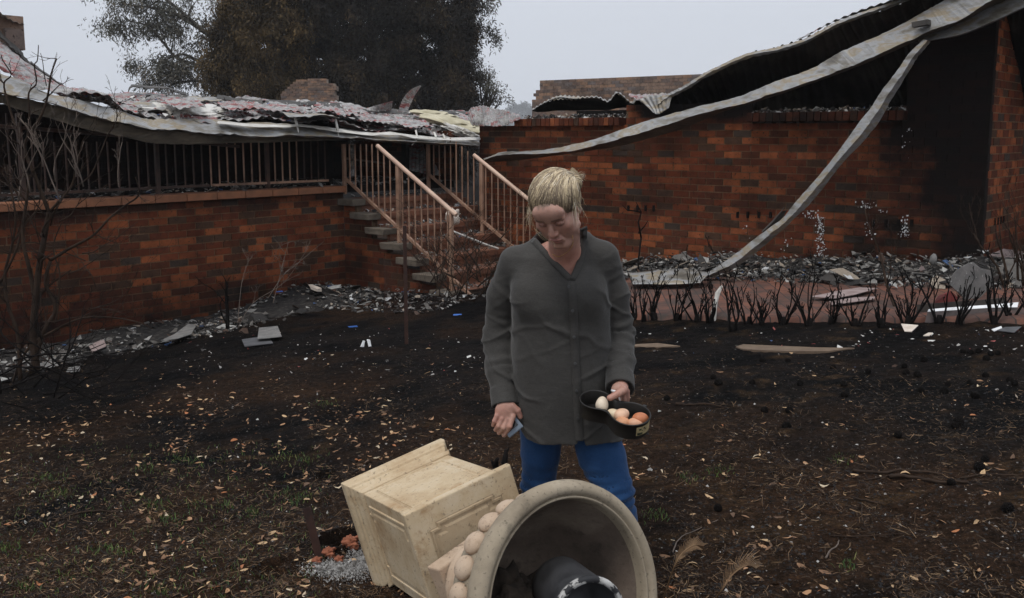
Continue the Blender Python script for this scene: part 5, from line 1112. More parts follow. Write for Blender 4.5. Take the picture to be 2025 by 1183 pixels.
# little stump sapling by the rubble
b = MB(); limb([(450, 650), (449, 610), (447, 580), (450, 565)], .022, .012, b, 3, .2, 2, 9.6, 9.6); limb([(448, 640), (438, 620), (436, 600), (442, 590)], .009, .004, b, 1, .2, 1, 9.6, 9.6); limb([(445, 600), (425, 575), (400, 560), (385, 545)], .006, .002, b, 2, .15, 1, 9.6, 9.8)
tag(b.build('burnt_stump', M['char'], smooth=True), 'small knobbly burnt stump standing in front of the terrace wall rubble', 'stump')
b = MB()
for pts in ([(530, 590), (560, 545), (590, 520), (640, 478)], [(540, 600), (550, 560), (565, 500), (570, 480)], [(470, 640), (478, 560), (490, 520)], [(470, 650), (500, 600), (560, 560), (600, 505)]):
    limb(pts, .004, .0015, b, 4, .25, 2, 10.2, 10.6)
tag(b.build('dry_weed', M['twigpale'], smooth=True), 'wispy dry weed stalks leaning against the terrace wall near the corner', 'weed')
# rusty picket and wire guard
b = MB(); p0 = G(801, 680); p0[2] -= .05; p1 = W(803, 447, p0[1]); b.box((p0+p1)/2, (.034, .006, np.linalg.norm(p1-p0)), None); b.box((p0+p1)/2+np.array([0, .014, 0]), (.005, .028, np.linalg.norm(p1-p0)), None)
tag(b.build('steel_picket', M['rust']), 'tall thin rusty steel picket standing in the lawn in front of the steps', 'picket')
b = MB(); c_ = G(815, 640); c_[1] += .55; c_[2] = float(gz(c_[0], c_[1])); nw = 40; rw = .36; hw_ = .62
for i in range(0, 26):
    for sgn in (1, -1):
        pts = [];
        for j in range(9):
            a = 2.3+(i/26)*3.4+sgn*j*.065; pts.append(c_+np.array([rw*math.cos(a), rw*math.sin(a), hw_*j/8]))
        b.tube(pts, .0008, 3, cap=False)
for z in (0, hw_/2, hw_): b.tube([c_+np.array([rw*math.cos(2.3+3.4*t/20), rw*math.sin(2.3+3.4*t/20), z]) for t in range(21)], .0014, 3)
tag(b.build('wire_guard', M['rust']), 'faint cylinder of wire mesh netting standing at the foot of the steps', 'wire netting')
# dead bush on the right of the stairs
b = MB()
for _ in range(30):
    x = rng.uniform(850, 960); p = WL(x, rng.uniform(540, 600), 2.6+rng.uniform(-.3, .6)); twigs(b, p, [rng.normal(0, .7), rng.normal(0, .4), 1], rng.uniform(.4, .8), rng.uniform(.005, .011), 3, .6, .1, 6, (2, 4), .2)
for _ in range(10): x = rng.uniform(880, 1020); p = WL(x, rng.uniform(470, 560), 2.4); twigs(b, p, [rng.normal(.4, .6), 0, .5], .7, .006, 3, .6, .05, 6, (2, 3), .2)
tag(b.build('dead_bush', M['twig'], smooth=True), 'tangled dead bush covering the right side of the steps behind the woman', 'bush')
b = MB(); pts = [WL(x, y, 1.6) for x, y in ((895, 458), (925, 470), (960, 484), (985, 492))]; b.tube(pts, .018, 4); b.build('white_lath', M['paper']); tag(bpy.data.objects['white_lath'], 'white ash-covered lath lying across the steps', 'lath')
o = lump('paper_wad', WL(898, 428, 1.3), (.10, .09, .09), M['palebd'], amp=.7, freq=3, sub=3); tag(o, 'crumpled beige paper wad on a step beside the railing end', 'paper')
# ---- dry fern fronds at the bottom
M['frond'] = pm('dry_brown_frond', [(.3, (.12, .065, .03)), (.7, (.24, .15, .08))], 9, rough=.8)
def frond(pts, r, ln, lab, side=1, n=34, hang=.25):
    Q = interp_pts(pts, 40); b = MB(); b.tube(Q, list(np.linspace(r, r*.3, 40)), 5)
    for i in range(8, 40):
        t = unit(Q[min(i+1, 39)]-Q[i-1]); s_ = unit(np.cross(t, [0, -1, .3]))
        for sg in ((1, -1) if side == 0 else (side,)):
            l_ = ln*(1-.5*abs(i-24)/16)*rng.uniform(.7, 1.1); d = unit(t*.9+s_*sg*.55); b.tube([Q[i], Q[i]+d*l_*.5, Q[i]+d*l_-UP*hang*l_*.4], [.0012, .001, .0006], 3, cap=False)
    return tag(b.build('fern_frond', M['frond']), lab, 'frond')
frond([G(1305, 1210, -.02), W(1330, 1130, 3.0), W(1348, 1095, 3.0), W(1372, 1078, 3.02), W(1390, 1080, 3.05)], .003, .05, 'smaller dry brown frond curving up just right of the urn rim', 0)
frond([G(1405, 1200, -.02), W(1425, 1170, 2.95), W(1450, 1135, 2.98), W(1478, 1118, 3.0), W(1495, 1124, 3.05)], .004, .10, 'larger feathery dry frond at the bottom edge right of the urn', -1, hang=.5)
b = MB(); b.tube(interp_pts([G(1600, 1195), W(1590, 1170, 3.1)], 4), .003, 4); bpy.data.meshes.new('x')
# charred stump bit behind pedestal
for k, (px, py) in enumerate([(980, 925), (998, 915)]):
    p = G(px, py); bb = MB(); twigs(bb, p-UP*.02, [rng.normal(0, .2), 0, 1], .09, .022, 1, .5, .3, 4, (2, 3)); tag(bb.build('burnt_stub', M['char'], smooth=True), ['left of two charred stubs behind the pedestal cap', 'right of two charred stubs behind the pedestal cap'][k], 'stub')

# ================================================================== TREES
def foliage(name, centers, m, size, per, spread, parent, droop=.3, asp=.3, seed=0, elong=1.0):
    """leaf-sized quads in small sprays round given points"""
    n = len(centers)*per; c = np.repeat(centers, per, 0); off = rng.normal(0, spread, (n, 3)); off[:, 2] *= elong; P = c+off
    d = rng.normal(0, 1, (n, 3)); d[:, 2] -= droop*1.5; d /= np.linalg.norm(d, axis=1)[:, None]; e = np.cross(d, rng.normal(0, 1, (n, 3))); e /= np.linalg.norm(e, axis=1)[:, None]
    L = size*(.5+rng.random(n))[:, None]; V = np.stack([P, P+d*L*.5+e*L*asp*.5, P+d*L, P+d*L*.5-e*L*asp*.5], 1).reshape(-1, 3)
    F = np.arange(n*4).reshape(-1, 4); gi = rng.random(len(centers)//12+2)[np.arange(len(centers))//12]; gi = gi*.6+.4*np.clip(.5+2*n3(np.asarray(centers, float)+50, 1.1), 0, 1); rr = np.clip(np.repeat(gi, per)*.72+rng.random(n)*.28, 0, 1)
    o = arr_obj(name, V, F, m, attrs={'rnd': ('FACE', rr)}); return under(o, parent) if parent is not None else o
def lfm(name, tones): return pm(name, [(.3, (.8, .8, .8)), (.7, (1.15, 1.15, 1.15))], 1.2, rough=.8, bump=0, rnd=tones, spec=.2)
M['gumleaf'] = lfm('grey_olive_gum_foliage', [(0, (.055, .054, .044)), (.5, (.10, .096, .076)), (.8, (.15, .13, .10)), (1, (.22, .165, .11))])
M['pineleaf'] = lfm('scorched_brown_pine_foliage', [(0, (.008, .006, .004)), (.35, (.024, .017, .009)), (.65, (.085, .056, .024)), (.9, (.17, .11, .045))])
M['pinedark'] = lfm('charred_dark_pine_foliage', [(0, (.006, .0055, .005)), (.4, (.013, .011, .009)), (.7, (.034, .024, .014)), (.9, (.08, .053, .026))])
M['bark'] = pm('grey_brown_bark', [(.3, (.03, .026, .022)), (.7, (.075, .062, .05))], 6, rough=.9)
def branchy(b, p, d, L, r, dep, tips, up=.1, spread=.6, nk=(2, 3), grav=0.):
    pts = [np.array(p, float)]; d = unit(d); rs = [r]
    for i in range(5):
        d = unit(d+rng.normal(0, .13, 3)+np.array([0, 0, up*.2-grav*.12])); pts.append(pts[-1]+d*L/5); rs.append(max(.008, r*(1-.55*(i+1)/5)))
    b.tube(pts, rs, 6 if dep > 2 else 4, r=.5)
    if dep <= 1: tips += [pts[3], pts[4], pts[5]]
    if dep > 0:
        for k in range(rng.integers(nk[0], nk[1]+1)):
            i = rng.integers(2, 6); e = rng.normal(0, 1, 3); e = unit(e-d*np.dot(e, d)); branchy(b, pts[i], unit(unit(pts[i]-pts[i-1])+e*spread), L*rng.uniform(.5, .8), rs[i]*.7, dep-1, tips, up, spread, nk, grav)
# big gum tree, behind the pines, its limbs spreading left and above
YT = 44.
gum = thing('gum_tree', 'tall spreading gum tree with grey-olive leaves reaching left beyond the dark pines', 'tree', W(600, 280, YT))
b = MB(); tips = []
def gl(pts, r0, r1, Yq=YT, k=4, L=1.6):
    Q = interp_pts([W(x, y, Yq) for x, y in pts], 16); b.tube(Q, list(np.linspace(r0, r1, 16)), 7, r=.5)
    for i in np.linspace(4, 15, k).astype(int):
        e = rng.normal(0, .7, 3); branchy(b, Q[i], unit(Q[i]-Q[i-1])+e, L*rng.uniform(.6, 1.1), (r0+(r1-r0)*i/15)*.6, 2, tips, .0, .7, (2, 3), .3)
gl([(620, 300), (600, 200), (560, 120), (520, 60), (480, 10), (430, -60)], .42, .2, k=3)
gl([(540, 120), (480, 110), (440, 92), (400, 60), (350, 30), (300, 15), (262, 12)], .16, .04, k=9, L=1.5)
gl([(440, 92), (390, 50), (330, 0), (290, -30), (240, -30)], .10, .03, k=8, L=1.6)
gl([(400, 130), (350, 115), (318, 78), (288, 50), (258, 42), (240, 30)], .08, .02, k=9, L=1.1)
gl([(500, 150), (440, 130), (400, 125), (365, 108), (335, 115), (310, 130)], .11, .03, k=8, L=1.2)
gl([(480, 170), (430, 165), (385, 160), (350, 165), (325, 175)], .09, .03, k=8, L=1.2)
gl([(560, 100), (600, 30), (640, -30), (700, -90)], .2, .06, k=5, L=2.2)
gl([(620, 200), (760, 110), (860, 40), (905, 0), (930, -40)], .2, .05, k=3, L=.8)
gl([(880, 90), (912, 68), (935, 55), (950, 60)], .05, .02, k=4, L=.55); gl([(890, 30), (920, 0), (945, 15), (965, 0)], .06, .02, k=5, L=.8)
under(b.build('trunk', M['bark'], smooth=True), gum); tips = np.array(tips)
foliage('crown', tips, M['gumleaf'], .18, 10, .20, gum, droop=.8, asp=.26)
t2 = tips[(tips[:, 0] < W(430, 100, YT)[0])]; foliage('crown', t2, M['gumleaf'], .15, 5, .30, gum, droop=.7, asp=.26)
for o_ in list(bpy.data.objects):
    if o_.name == 'crown.001': o_.name = 'outer_foliage'
# pines
def pine(lab, cx, wpx, ytop, ybot, Yq, m, nbr=260, seed=0, lean=0, dens=9, grp='scorched pines behind the left roof', shape=None):
    base = W(cx, 300, Yq); base[2] = -.5; hpx = (300-ytop)/FPX*Yq+1.9; top = np.array([base[0]+lean, Yq, base[2]+hpx]); r = thing('pine_tree', lab, 'tree', base, grp)
    b = MB(); b.tube([base, (base+top)/2+rng.normal(0, .08, 3), top], [.28, .18, .03], 8, r=.5); Rw = wpx/2/FPX*Yq; cs = []; rr = []
    for i in range(nbr):
        t = rng.uniform(.10, .99); z = base[2]+hpx*t; a = rng.uniform(0, 6.28); pr = (np.interp(t, [0, .25, .6, .85, 1], [.85, 1.0, .95, .7, .12]) if shape is None else np.interp(t, *shape))*Rw*rng.uniform(.5, 1.12)
        c0_ = base+(top-base)*t; tip = c0_+np.array([math.cos(a)*pr, math.sin(a)*pr, .25*pr-rng.uniform(0, .5)]); mid = (c0_+tip)/2+np.array([0, 0, .15])
        b.tube([c0_, mid, tip], [.035, .022, .008], 4, r=.5, cap=False)
        for q in np.linspace(.35, 1.0, dens): 
            p_ = c0_*(1-q)**2+2*mid*q*(1-q)+tip*q*q; cs.append(p_+rng.normal(0, .10, 3)); 
            if q > .6: cs.append(p_+rng.normal(0, .16, 3)-[0, 0, .15])
    under(b.build('trunk', M['bark'], smooth=True), r); cs = np.array(cs)
    foliage('crown', cs, m, .13, 22, .13, r, droop=.9, asp=.34, elong=1.3); return r
pine('bushy brown scorched pine at the left of the dark trees', 478, 148, 8, 205, 39.5, M['pineleaf'], 330, dens=9)
pine('brown scorched pine with drooping fronds, second from the left', 560, 150, -95, 205, 40.5, M['pineleaf'], 330)
pine('tall dark pine above the chimney stump', 655, 175, -160, 205, 41.5, M['pinedark'], 330)
pine('tall charred pine right of the chimney stump', 745, 165, -175, 205, 40.8, M['pinedark'], 330)
pine('charred dark pine near the right of the group', 820, 140, -150, 205, 41.5, M['pinedark'], 300)
pine('narrow ragged charred pine at the right end of the group', 902, 72, 52, 205, 39.8, M['pinedark'], 190, lean=.35)
pine('dark ragged pine leaning right, just left of the narrow one', 868, 95, -60, 205, 42.5, M['pinedark'], 190, lean=1.2, shape=([0, .3, .6, .9, 1], [.4, .8, .9, .9, .5]))
# small gum right
def gumsmall(lab, cx, cy, wpx, hpx, Yq, m, n=20, sz=.13, grp=None, per=14):
    base = W(cx, 290, Yq); base[2] = -.3; r = thing('young_gum_tree', lab, 'tree', base, grp); b = MB(); tips = []; c = W(cx, cy, Yq); Rw = wpx/2/FPX*Yq; Rh = hpx/2/FPX*Yq
    mid = np.array([c[0]-.1*Rw, Yq, c[2]-Rh*.9]); b.tube([base, mid], [.12, .08], 6, r=.5)
    for _ in range(n):
        a = rng.uniform(0, 6.28); q = rng.uniform(.3, 1.0); ph = rng.uniform(-.6, 1.5); t_ = c+np.array([math.cos(a)*math.cos(ph)*Rw*q, math.sin(a)*math.cos(ph)*Rw*q, math.sin(ph)*Rh*q]); Q = interp_pts([mid, mid*.4+t_*.6+rng.normal(0, .08*Rw, 3)-[0, 0, .1*Rh], t_], 6)
        b.tube(Q, list(np.linspace(.05, .012, 6)), 4, r=.5); branchy(b, Q[3], unit(Q[4]-Q[3])+rng.normal(0, .5, 3), Rw*.5, .02, 1, tips, .1, .7); tips += [Q[4], Q[5]]
    under(b.build('trunk', M['bark'], smooth=True), r); foliage('crown', np.array(tips), m, sz, per, sz*.9, r, droop=.5, asp=.3); return r
gumsmall('small airy gum tree with sparse leaves, right of the narrow pine', 962, 180, 92, 100, 40.0, M['gumleaf'], 20, per=7)
M['farleaf'] = lfm('far_tree_foliage', [(0, (.03, .035, .03)), (1, (.06, .065, .05))])
def fartree(lab, cx, ytop, wpx, Yq):
    base = W(cx, 262, Yq); r = thing('distant_tree', lab, 'tree', base, 'trees fading in the smoke'); H = (262-ytop)/FPX*Yq; Rw = wpx/2/FPX*Yq; b = MB(); b.tube([base-UP*12, base+UP*H*.6], [1.0, .5], 6, r=.5)
    cs = []
    for _ in range(26):
        a = rng.uniform(0, 6.28); q = rng.uniform(.0, 1)**.5; z = rng.uniform(.3, .95); c = base+np.array([math.cos(a)*Rw*q, math.sin(a)*Rw*q, H*z*(1-.25*q)]); b.tube([base+UP*H*.3, c], [.3, .1], 4, r=.5, cap=False); cs += list(c+rng.normal(0, Rw*.16, (16, 3)))
    under(b.build('trunk', M['bark']), r); foliage('crown', np.array(cs), M['farleaf'], Rw*.13, 12, Rw*.07, r, droop=.2, asp=.6); return r
fartree('pale hazy distant tree left of the ruined wall', 1015, 200, 40, 1150.); fartree('taller pale hazy distant tree against the ruined wall', 1042, 190, 40, 1100.); fartree('low pale hazy distant tree beside the small gum', 985, 215, 30, 1250.)
# smoky air
hz = MB(); hz.box((0, 500, 90), (3600, 2500, 400), r=0); hzo = hz.build('haze', None) if False else None
me = bpy.data.meshes.new('haze'); x0, x1, y0_, y1_, z0_, z1_ = -1300, 1300, -58, 1330, -8.5, 420
me.from_pydata([(x, y, z) for z in (z0_, z1_) for y in (y0_, y1_) for x in (x0, x1)], [], [(0, 2, 3, 1), (4, 5, 7, 6), (0, 1, 5, 4), (1, 3, 7, 5), (3, 2, 6, 7), (2, 0, 4, 6)])
hm = bpy.data.materials.new('smoke_haze'); hm.use_nodes = True; hn = hm.node_tree; hn.nodes.clear(); ho = hn.nodes.new('ShaderNodeOutputMaterial'); pv_ = hn.nodes.new('ShaderNodeVolumePrincipled'); pv_.inputs['Density'].default_value = .0005; pv_.inputs['Color'].default_value = (.95, .965, 1, 1); pv_.inputs['Anisotropy'].default_value = 0
hn.links.new(pv_.outputs[0], ho.inputs['Volume']); me.materials.append(hm); hzo = bpy.data.objects.new('haze', me); C.objects.link(hzo); tag(hzo, kind='stuff')

# ================================================================== THE WOMAN
wom = thing('person', 'woman in long grey shirt and blue jeans, head bowed, holding phone and egg tin', 'person', (.19, 3.5, 0))
wom.location = (.19, 3.5, float(gz(.19, 3.5))); bpy.context.view_layer.update()
# --- head frame
yaw, tilt, roll = R(19), R(40), R(8)
F0 = np.array([-math.sin(yaw)*math.cos(tilt), -math.cos(yaw)*math.cos(tilt), -math.sin(tilt)]); U0 = np.array([-math.sin(yaw)*math.sin(tilt), -math.cos(yaw)*math.sin(tilt), math.cos(tilt)])
X0 = np.cross(F0, U0); X0 = X0 if X0[0] > 0 else -X0
U1 = U0*math.cos(roll)-X0*math.sin(roll); X1 = X0*math.cos(roll)+U0*math.sin(roll); HB = np.stack([X1, F0, U1], 1).astype(np.float32)   # local x,y(face),z -> world
HS = .985
eye = W(1087, 443, 3.10); HC = eye-(F0*.088+U1*.012)*HS
def hl(P): return (P-HC.astype(np.float32))@HB/HS      # world -> head local
def hw(p): return HC+HB.astype(float)@(np.array(p, float)*HS)
def headsdf(P):
    q = hl(P); d = ell(q, (0, -.012, .036), (.073, .092, .084)); ax_ = np.abs(q[:, 0]); m = q.copy(); m[:, 0] = ax_
    d = smin(d, ell(q, (0, .030, -.030), (.061, .058, .082)), .025)
    d = smin(d, ell(m, (.036, .044, -.048), (.026, .030, .040)), .022)         # cheeks / jowls
    d = smin(d, ell(m, (.042, .058, -.018), (.022, .020, .018)), .02)
    d = smin(d, cap(q, (-.012, .072, -.100), (.012, .072, -.100), .019), .022)   # chin
    d = smin(d, cap(m, (.052, .010, -.072), (.020, .062, -.098), .016, .016), .02)   # jaw line
    d = smin(d, ell(q, (0, .070, .045), (.056, .026, .034)), .02)               # forehead
    d = smin(d, cap(m, (.010, .083, .024), (.046, .074, .022), .0085, .008), .010)   # brow
    d = smax(d, -ell(m, (.031, .098, .008), (.020, .016, .013)), .010)        # sockets
    d = smin(d, ell(m, (.031, .0765, .006), (.0165, .013, .0115)), .003)       # lowered lids
    d = smin(d, cap(q, (0, .084, .016), (0, .103, -.024), .0065, .0105), .008)   # nose
    d = smin(d, cap(m, (.0, .104, -.030), (.012, .094, -.032), .010, .0085), .005)
    d = smax(d, -ell(m, (.0075, .104, -.0395), (.0042, .006, .004)), .003)
    d = smin(d, ell(q, (0, .080, -.062), (.030, .020, .022)), .012)            # muzzle
    d = smin(d, ell(q, (0, .0955, -.057), (.022, .0085, .0052)), .004); d = smin(d, ell(q, (0, .0935, -.0675), (.019, .0085, .0062)), .004)
    d = smax(d, -cap(m, (0, .1045, -.0622), (.022, .090, -.0665), .0016, .0012), .002)
    d = smax(d, -cap(m, (.022, .092, -.036), (.032, .080, -.070), .0022, .0014), .008)     # smile fold
    ear = ell(m, (.0765, -.006, -.004), (.0085, .020, .031)); ear = smax(ear, -ell(m, (.0835, -.003, .0), (.005, .011, .018)), .004)
    return smin(d, ear, .006)
NK0 = hw((0, -.030, -.055)); NK1 = W(1118, 520, 3.36)
SHL, SHR = W(1016, 517, 3.43), W(1196, 506, 3.40)
TC = (W(1105, 600, 3.40)[0])
ZN = np.array([.30, .55, .62, .70, .80, .90, 1.0, 1.08, 1.16, 1.24, 1.30, 1.36, 1.40])
def rowX(px, py, Y=3.40): return W(px, py, Y)[0]
# torso outline: (z, centre x, half width, half depth, centre y) read off the photograph's silhouette
rows = [(905, 1022, 1245), (845, 1024, 1238), (800, 1018, 1226), (750, 1014, 1214), (700, 1012, 1207), (650, 1013, 1203), (600, 1012, 1203), (560, 1012, 1200), (530, 1012, 1200), (507, 1024, 1190), (492, 1050, 1170), (480, 1075, 1150)]
TZ = np.array([W(1100, y, 3.40)[2] for y, a, b in rows]); TX0 = np.array([rowX(a, y) for y, a, b in rows]); TX1 = np.array([rowX(b, y) for y, a, b in rows])
TD = np.interp(TZ, [.5, .6, .75, .9, 1.0, 1.1, 1.2, 1.28, 1.34, 1.38], [.175, .175, .17, .158, .152, .158, .142, .105, .07, .05])
TY = np.interp(TZ, [.5, .8, 1.0, 1.15, 1.3, 1.4], [3.47, 3.45, 3.43, 3.42, 3.42, 3.42])
o_ = np.argsort(TZ); TZ, TX0, TX1, TD, TY = [a[o_].astype(np.float32) for a in (TZ, TX0, TX1, TD, TY)]
def torso(P, grow=0.):
    z = P[:, 2]; x0 = np.interp(z, TZ, TX0); x1 = np.interp(z, TZ, TX1); cx_ = (x0+x1)/2; a = (x1-x0)/2+grow; dd = np.interp(z, TZ, TD)+grow; cy = np.interp(z, TZ, TY)
    nx = np.abs((P[:, 0]-cx_)/a); ny = np.abs((P[:, 1]-cy)/dd); q = (nx**2.5+ny**2.5)**(1/2.5)
    d = (q-1)*np.minimum(a, dd)*.92
    return np.maximum(d, (z-TZ[-1])*.8)
bustL, bustR = W(1060, 590, 3.325), W(1150, 585, 3.315)
armL = [SHL, W(996, 585, 3.47), W(988, 665, 3.50), W(992, 730, 3.45), W(999, 797, 3.38)]
armR = [SHR, W(1212, 580, 3.44), W(1224, 660, 3.46), W(1226, 715, 3.38), W(1226, 765, 3.27)]
def uvarm(P, pts):
    """arc position along an arm for folds"""
    best = None; bd = None; acc = 0
    for i in range(len(pts)-1):
        a, b = pts[i], pts[i+1]; d = b-a; L = np.linalg.norm(d); t = np.clip((P-a)@d/(L*L), 0, 1); dist = np.linalg.norm(P-a-t[:, None]*d, axis=1); s = acc+t*L
        if best is None: best, bd = s, dist
        else: k = dist < bd; best = np.where(k, s, best); bd = np.minimum(bd, dist)
        acc += L
    return best, bd
def folds(P):
    """cloth creases: long soft drags and tight elbow / cuff wrinkles"""
    x, y, z = P[:, 0], P[:, 1], P[:, 2]
    w1 = n3(P*[1, 1, .5]+np.array([2, 0, 1]), 8)*.014
    ph = z*38+x*22+3.2*n3(P, 7)+2*n3(P, 15); w2 = np.exp(-np.sin(ph/2)**2/.05)*.0072*np.clip(.5+2.6*n3(P+4, 5), 0, 1)
    ph2 = z*62-x*30+4*n3(P+3, 8); w3 = np.exp(-np.sin(ph2/2)**2/.06)*.0055*np.clip(.4+2.8*n3(P+9, 6), 0, 1)
    w4 = n3(P+7, 30)*.0022
    xm = (x-.17); w5 = np.exp(-np.sin(xm*46+z*9+3.0*n3(P*[1, 1, .4], 6))**2/.14)*.0055*np.clip(.35+2.4*n3(P*[1, 1, .3]+20, 5), 0, 1)*sstep(1.16, .9, z)
    mk = 1-.85*sstep(1.17, 1.27, z)
    return ((w1-w2-w3-w5)*mk+w4).astype(np.float32)
def sleeve(P, pts, rs, ph):
    d = chain(P, pts, rs, .03); s, _ = uvarm(P, pts); tot = sum(np.linalg.norm(pts[i+1]-pts[i]) for i in range(len(pts)-1)); e = s/tot
    wr = np.sin(s*150+5*n3(P, 11)+ph)*.0042*(np.exp(-((e-.52)/.16)**2)+.55*np.exp(-((e-.80)/.08)**2)+.3*np.exp(-((e-.15)/.12)**2))*np.clip(.6+1.6*n3(P+3, 9), 0, 1.3)
    return d+wr.astype(np.float32)
def shirt_outer(P):
    d = torso(P, .0)
    d = smin(d, ell(P, bustL, (.075, .055, .070)), .05); d = smin(d, ell(P, bustR, (.075, .055, .070)), .05)
    d = smin(d, cap(P, SHL+[.03, 0, -.0], W(1082, 482, 3.42), .048, .048), .05); d = smin(d, cap(P, SHR-[.03, 0, .0], W(1143, 478, 3.42), .048, .05), .05)
    aL = sleeve(P, armL[:-1]+[armL[-1]+(armL[-2]-armL[-1])*.25], [.052, .057, .060, .054, .047], 0); aR = sleeve(P, armR[:-1]+[armR[-1]+(armR[-2]-armR[-1])*.2], [.050, .054, .055, .052, .048], 2)
    aL = np.maximum(aL, (P-armL[-1].astype(np.float32))@unit(armL[-1]-armL[-2]).astype(np.float32)); aR = np.maximum(aR, (P-armR[-1].astype(np.float32))@unit(armR[-1]-armR[-2]).astype(np.float32))
    kz = np.clip((P[:, 2]-1.12)/.12, 0, 1)*.035+.004
    d = smin(d, aL, kz); d = smin(d, aR, kz)
    return d+folds(P)
cufL = (armL[-2]*.42+armL[-1]*.58, armL[-1]); cufR = (armR[-2]*.42+armR[-1]*.58, armR[-1])
# the shirt's neck opening: a V with a narrow band
VB = W(1130, 553, 3.29); VL = W(1062, 480, 3.36); VR = W(1149, 462, 3.36)
def vcut(P):
    """negative inside the open V seen from the front"""
    x, z = P[:, 0], P[:, 2]; t = (z-VB[2])/(VL[2]-VB[2]); xl = VB[0]+(VL[0]-VB[0])*np.clip(t, 0, 2)**.95; xr = VB[0]+(VR[0]-VB[0])*np.clip(t, 0, 2)**.55
    d = np.maximum(xl-x, x-xr); d = np.maximum(d, VB[2]-z); return np.maximum(d*.8, (P[:, 1]-3.43))
def hemz(P):
    x = P[:, 0]; z0 = W(1100, 880, 3.30)[2]; xc = W(1147, 850, 3.3)[0]
    xl, xr = W(1020, 850, 3.4)[0], W(1250, 850, 3.4)[0]; e = np.maximum(0, (xl+.05-x)/.05)+np.maximum(0, (x-xr+.05)/.05)
    z0 = z0+.055*np.clip(1-np.abs(x-xc-.004)/.016, 0, 1)*(P[:, 1] < 3.45); z = z0+.055*np.clip(e, 0, 1.3)**2+.0*x; sp_ = np.where(P[:, 1] < 3.45, np.exp(-((x-xc)/.008)**2)*.0, 0); return z+sp_+.003*np.sin(x*40)
def shirtsdf(P):
    o = shirt_outer(P); d = np.maximum(o, -(o+.0085)); 
    d = np.maximum(d, hemz(P)-P[:, 2])
    d = np.maximum(d, -vcut(P)); d = np.maximum(d, P[:, 2]-1.405)
    for (a, b) in ((cufL), (cufR)):
        ax_ = unit(b-a).astype(np.float32); c = cap(P, a, b+ax_*.03, .0515, .0525)+(n3(P, 25)*.003).astype(np.float32); c = np.maximum(c, -(c+.008)); s = (P-a.astype(np.float32))@ax_; L = np.linalg.norm(b-a); c = np.maximum(c, np.maximum(-s-.0, s-L-.012)); d = np.minimum(d, c)
    # neck band along the V
    ns = cap(P, NK0, NK1, .058, .062)
    return d
def clothmat(name, c0, c1, weave=420, rough=.9):
    m, n, b = newmat(name); co = coord(n)
    a = nd(n, 'ShaderNodeTexNoise', Vector=co, Scale=5, Detail=6, Roughness=.6); f = nd(n, 'ShaderNodeTexNoise', Vector=coord(n, (1, 1, .25)), Scale=weave, Detail=2)
    g = nd(n, 'ShaderNodeTexNoise', Vector=coord(n, (.25, .25, 1)), Scale=weave, Detail=2); ad = nd(n, 'ShaderNodeMath', operation='ADD'); n.links.new(f.outputs[0], ad.inputs[0]); n.links.new(g.outputs[0], ad.inputs[1])
    col = ramp(n, a.outputs[0], [(.3, c0), (.7, c1)]); col = mixc(n, 1., col, ramp(n, ad.outputs[0], [(.0, (.55, .55, .55)), (1, (1.4, 1.4, 1.4))]), 'MULTIPLY')
    hf = nd(n, 'ShaderNodeMath', operation='MULTIPLY'); n.links.new(ad.outputs[0], hf.inputs[0]); hf.inputs[1].default_value = .5; rm = ramp(n, hf.outputs[0], [(.3, (.82, .82, .82)), (.7, (1.2, 1.2, 1.2))]); col = mixc(n, 1., ramp(n, a.outputs[0], [(.3, c0), (.7, c1)]), rm, 'MULTIPLY')
    n.links.new(col, b.inputs['Base Color']); b.inputs['Roughness'].default_value = rough; b.inputs['Specular IOR Level'].default_value = .15; b.inputs['Sheen Weight'].default_value = .15; b.inputs['Sheen Roughness'].default_value = .4
    w2 = nd(n, 'ShaderNodeTexNoise', Vector=coord(n, (1, 1, 1.8)), Scale=26, Detail=6, Roughness=.6); b1 = nd(n, 'ShaderNodeBump', Strength=.5, Distance=.006, Height=w2.outputs[0]); b2 = nd(n, 'ShaderNodeBump', Strength=.15, Distance=.0005, Height=ad.outputs[0], Normal=b1.outputs[0]); n.links.new(b2.outputs[0], b.inputs['Normal']); return m
M['shirt'] = clothmat('charcoal_chambray', (.042, .0395, .0365), (.059, .0555, .051))
M['denim'] = clothmat('mid_blue_denim', (.011, .036, .098), (.020, .060, .150), 500)
V, Fq = nets(shirtsdf, (-.22, 3.05, .50), (.55, 3.68, 1.44), .0042)
V = smoothV(V, Fq, 1, .4); under(arr_obj('shirt', V, Fq, M['shirt'], smooth=True), wom); shirt = bpy.data.objects['shirt']
def onshirt(px, py, extra=.0):     # the point of the shirt front seen at this place
    r = ray(px, py); t = np.linspace(3.0, 3.75, 900); Pq = (np.array([0, 0, EYE])+r[None]*(t/r[1])[:, None]).astype(np.float32); s = shirt_outer(Pq); i = int(np.argmax(s < extra)); return Pq[i].astype(float)
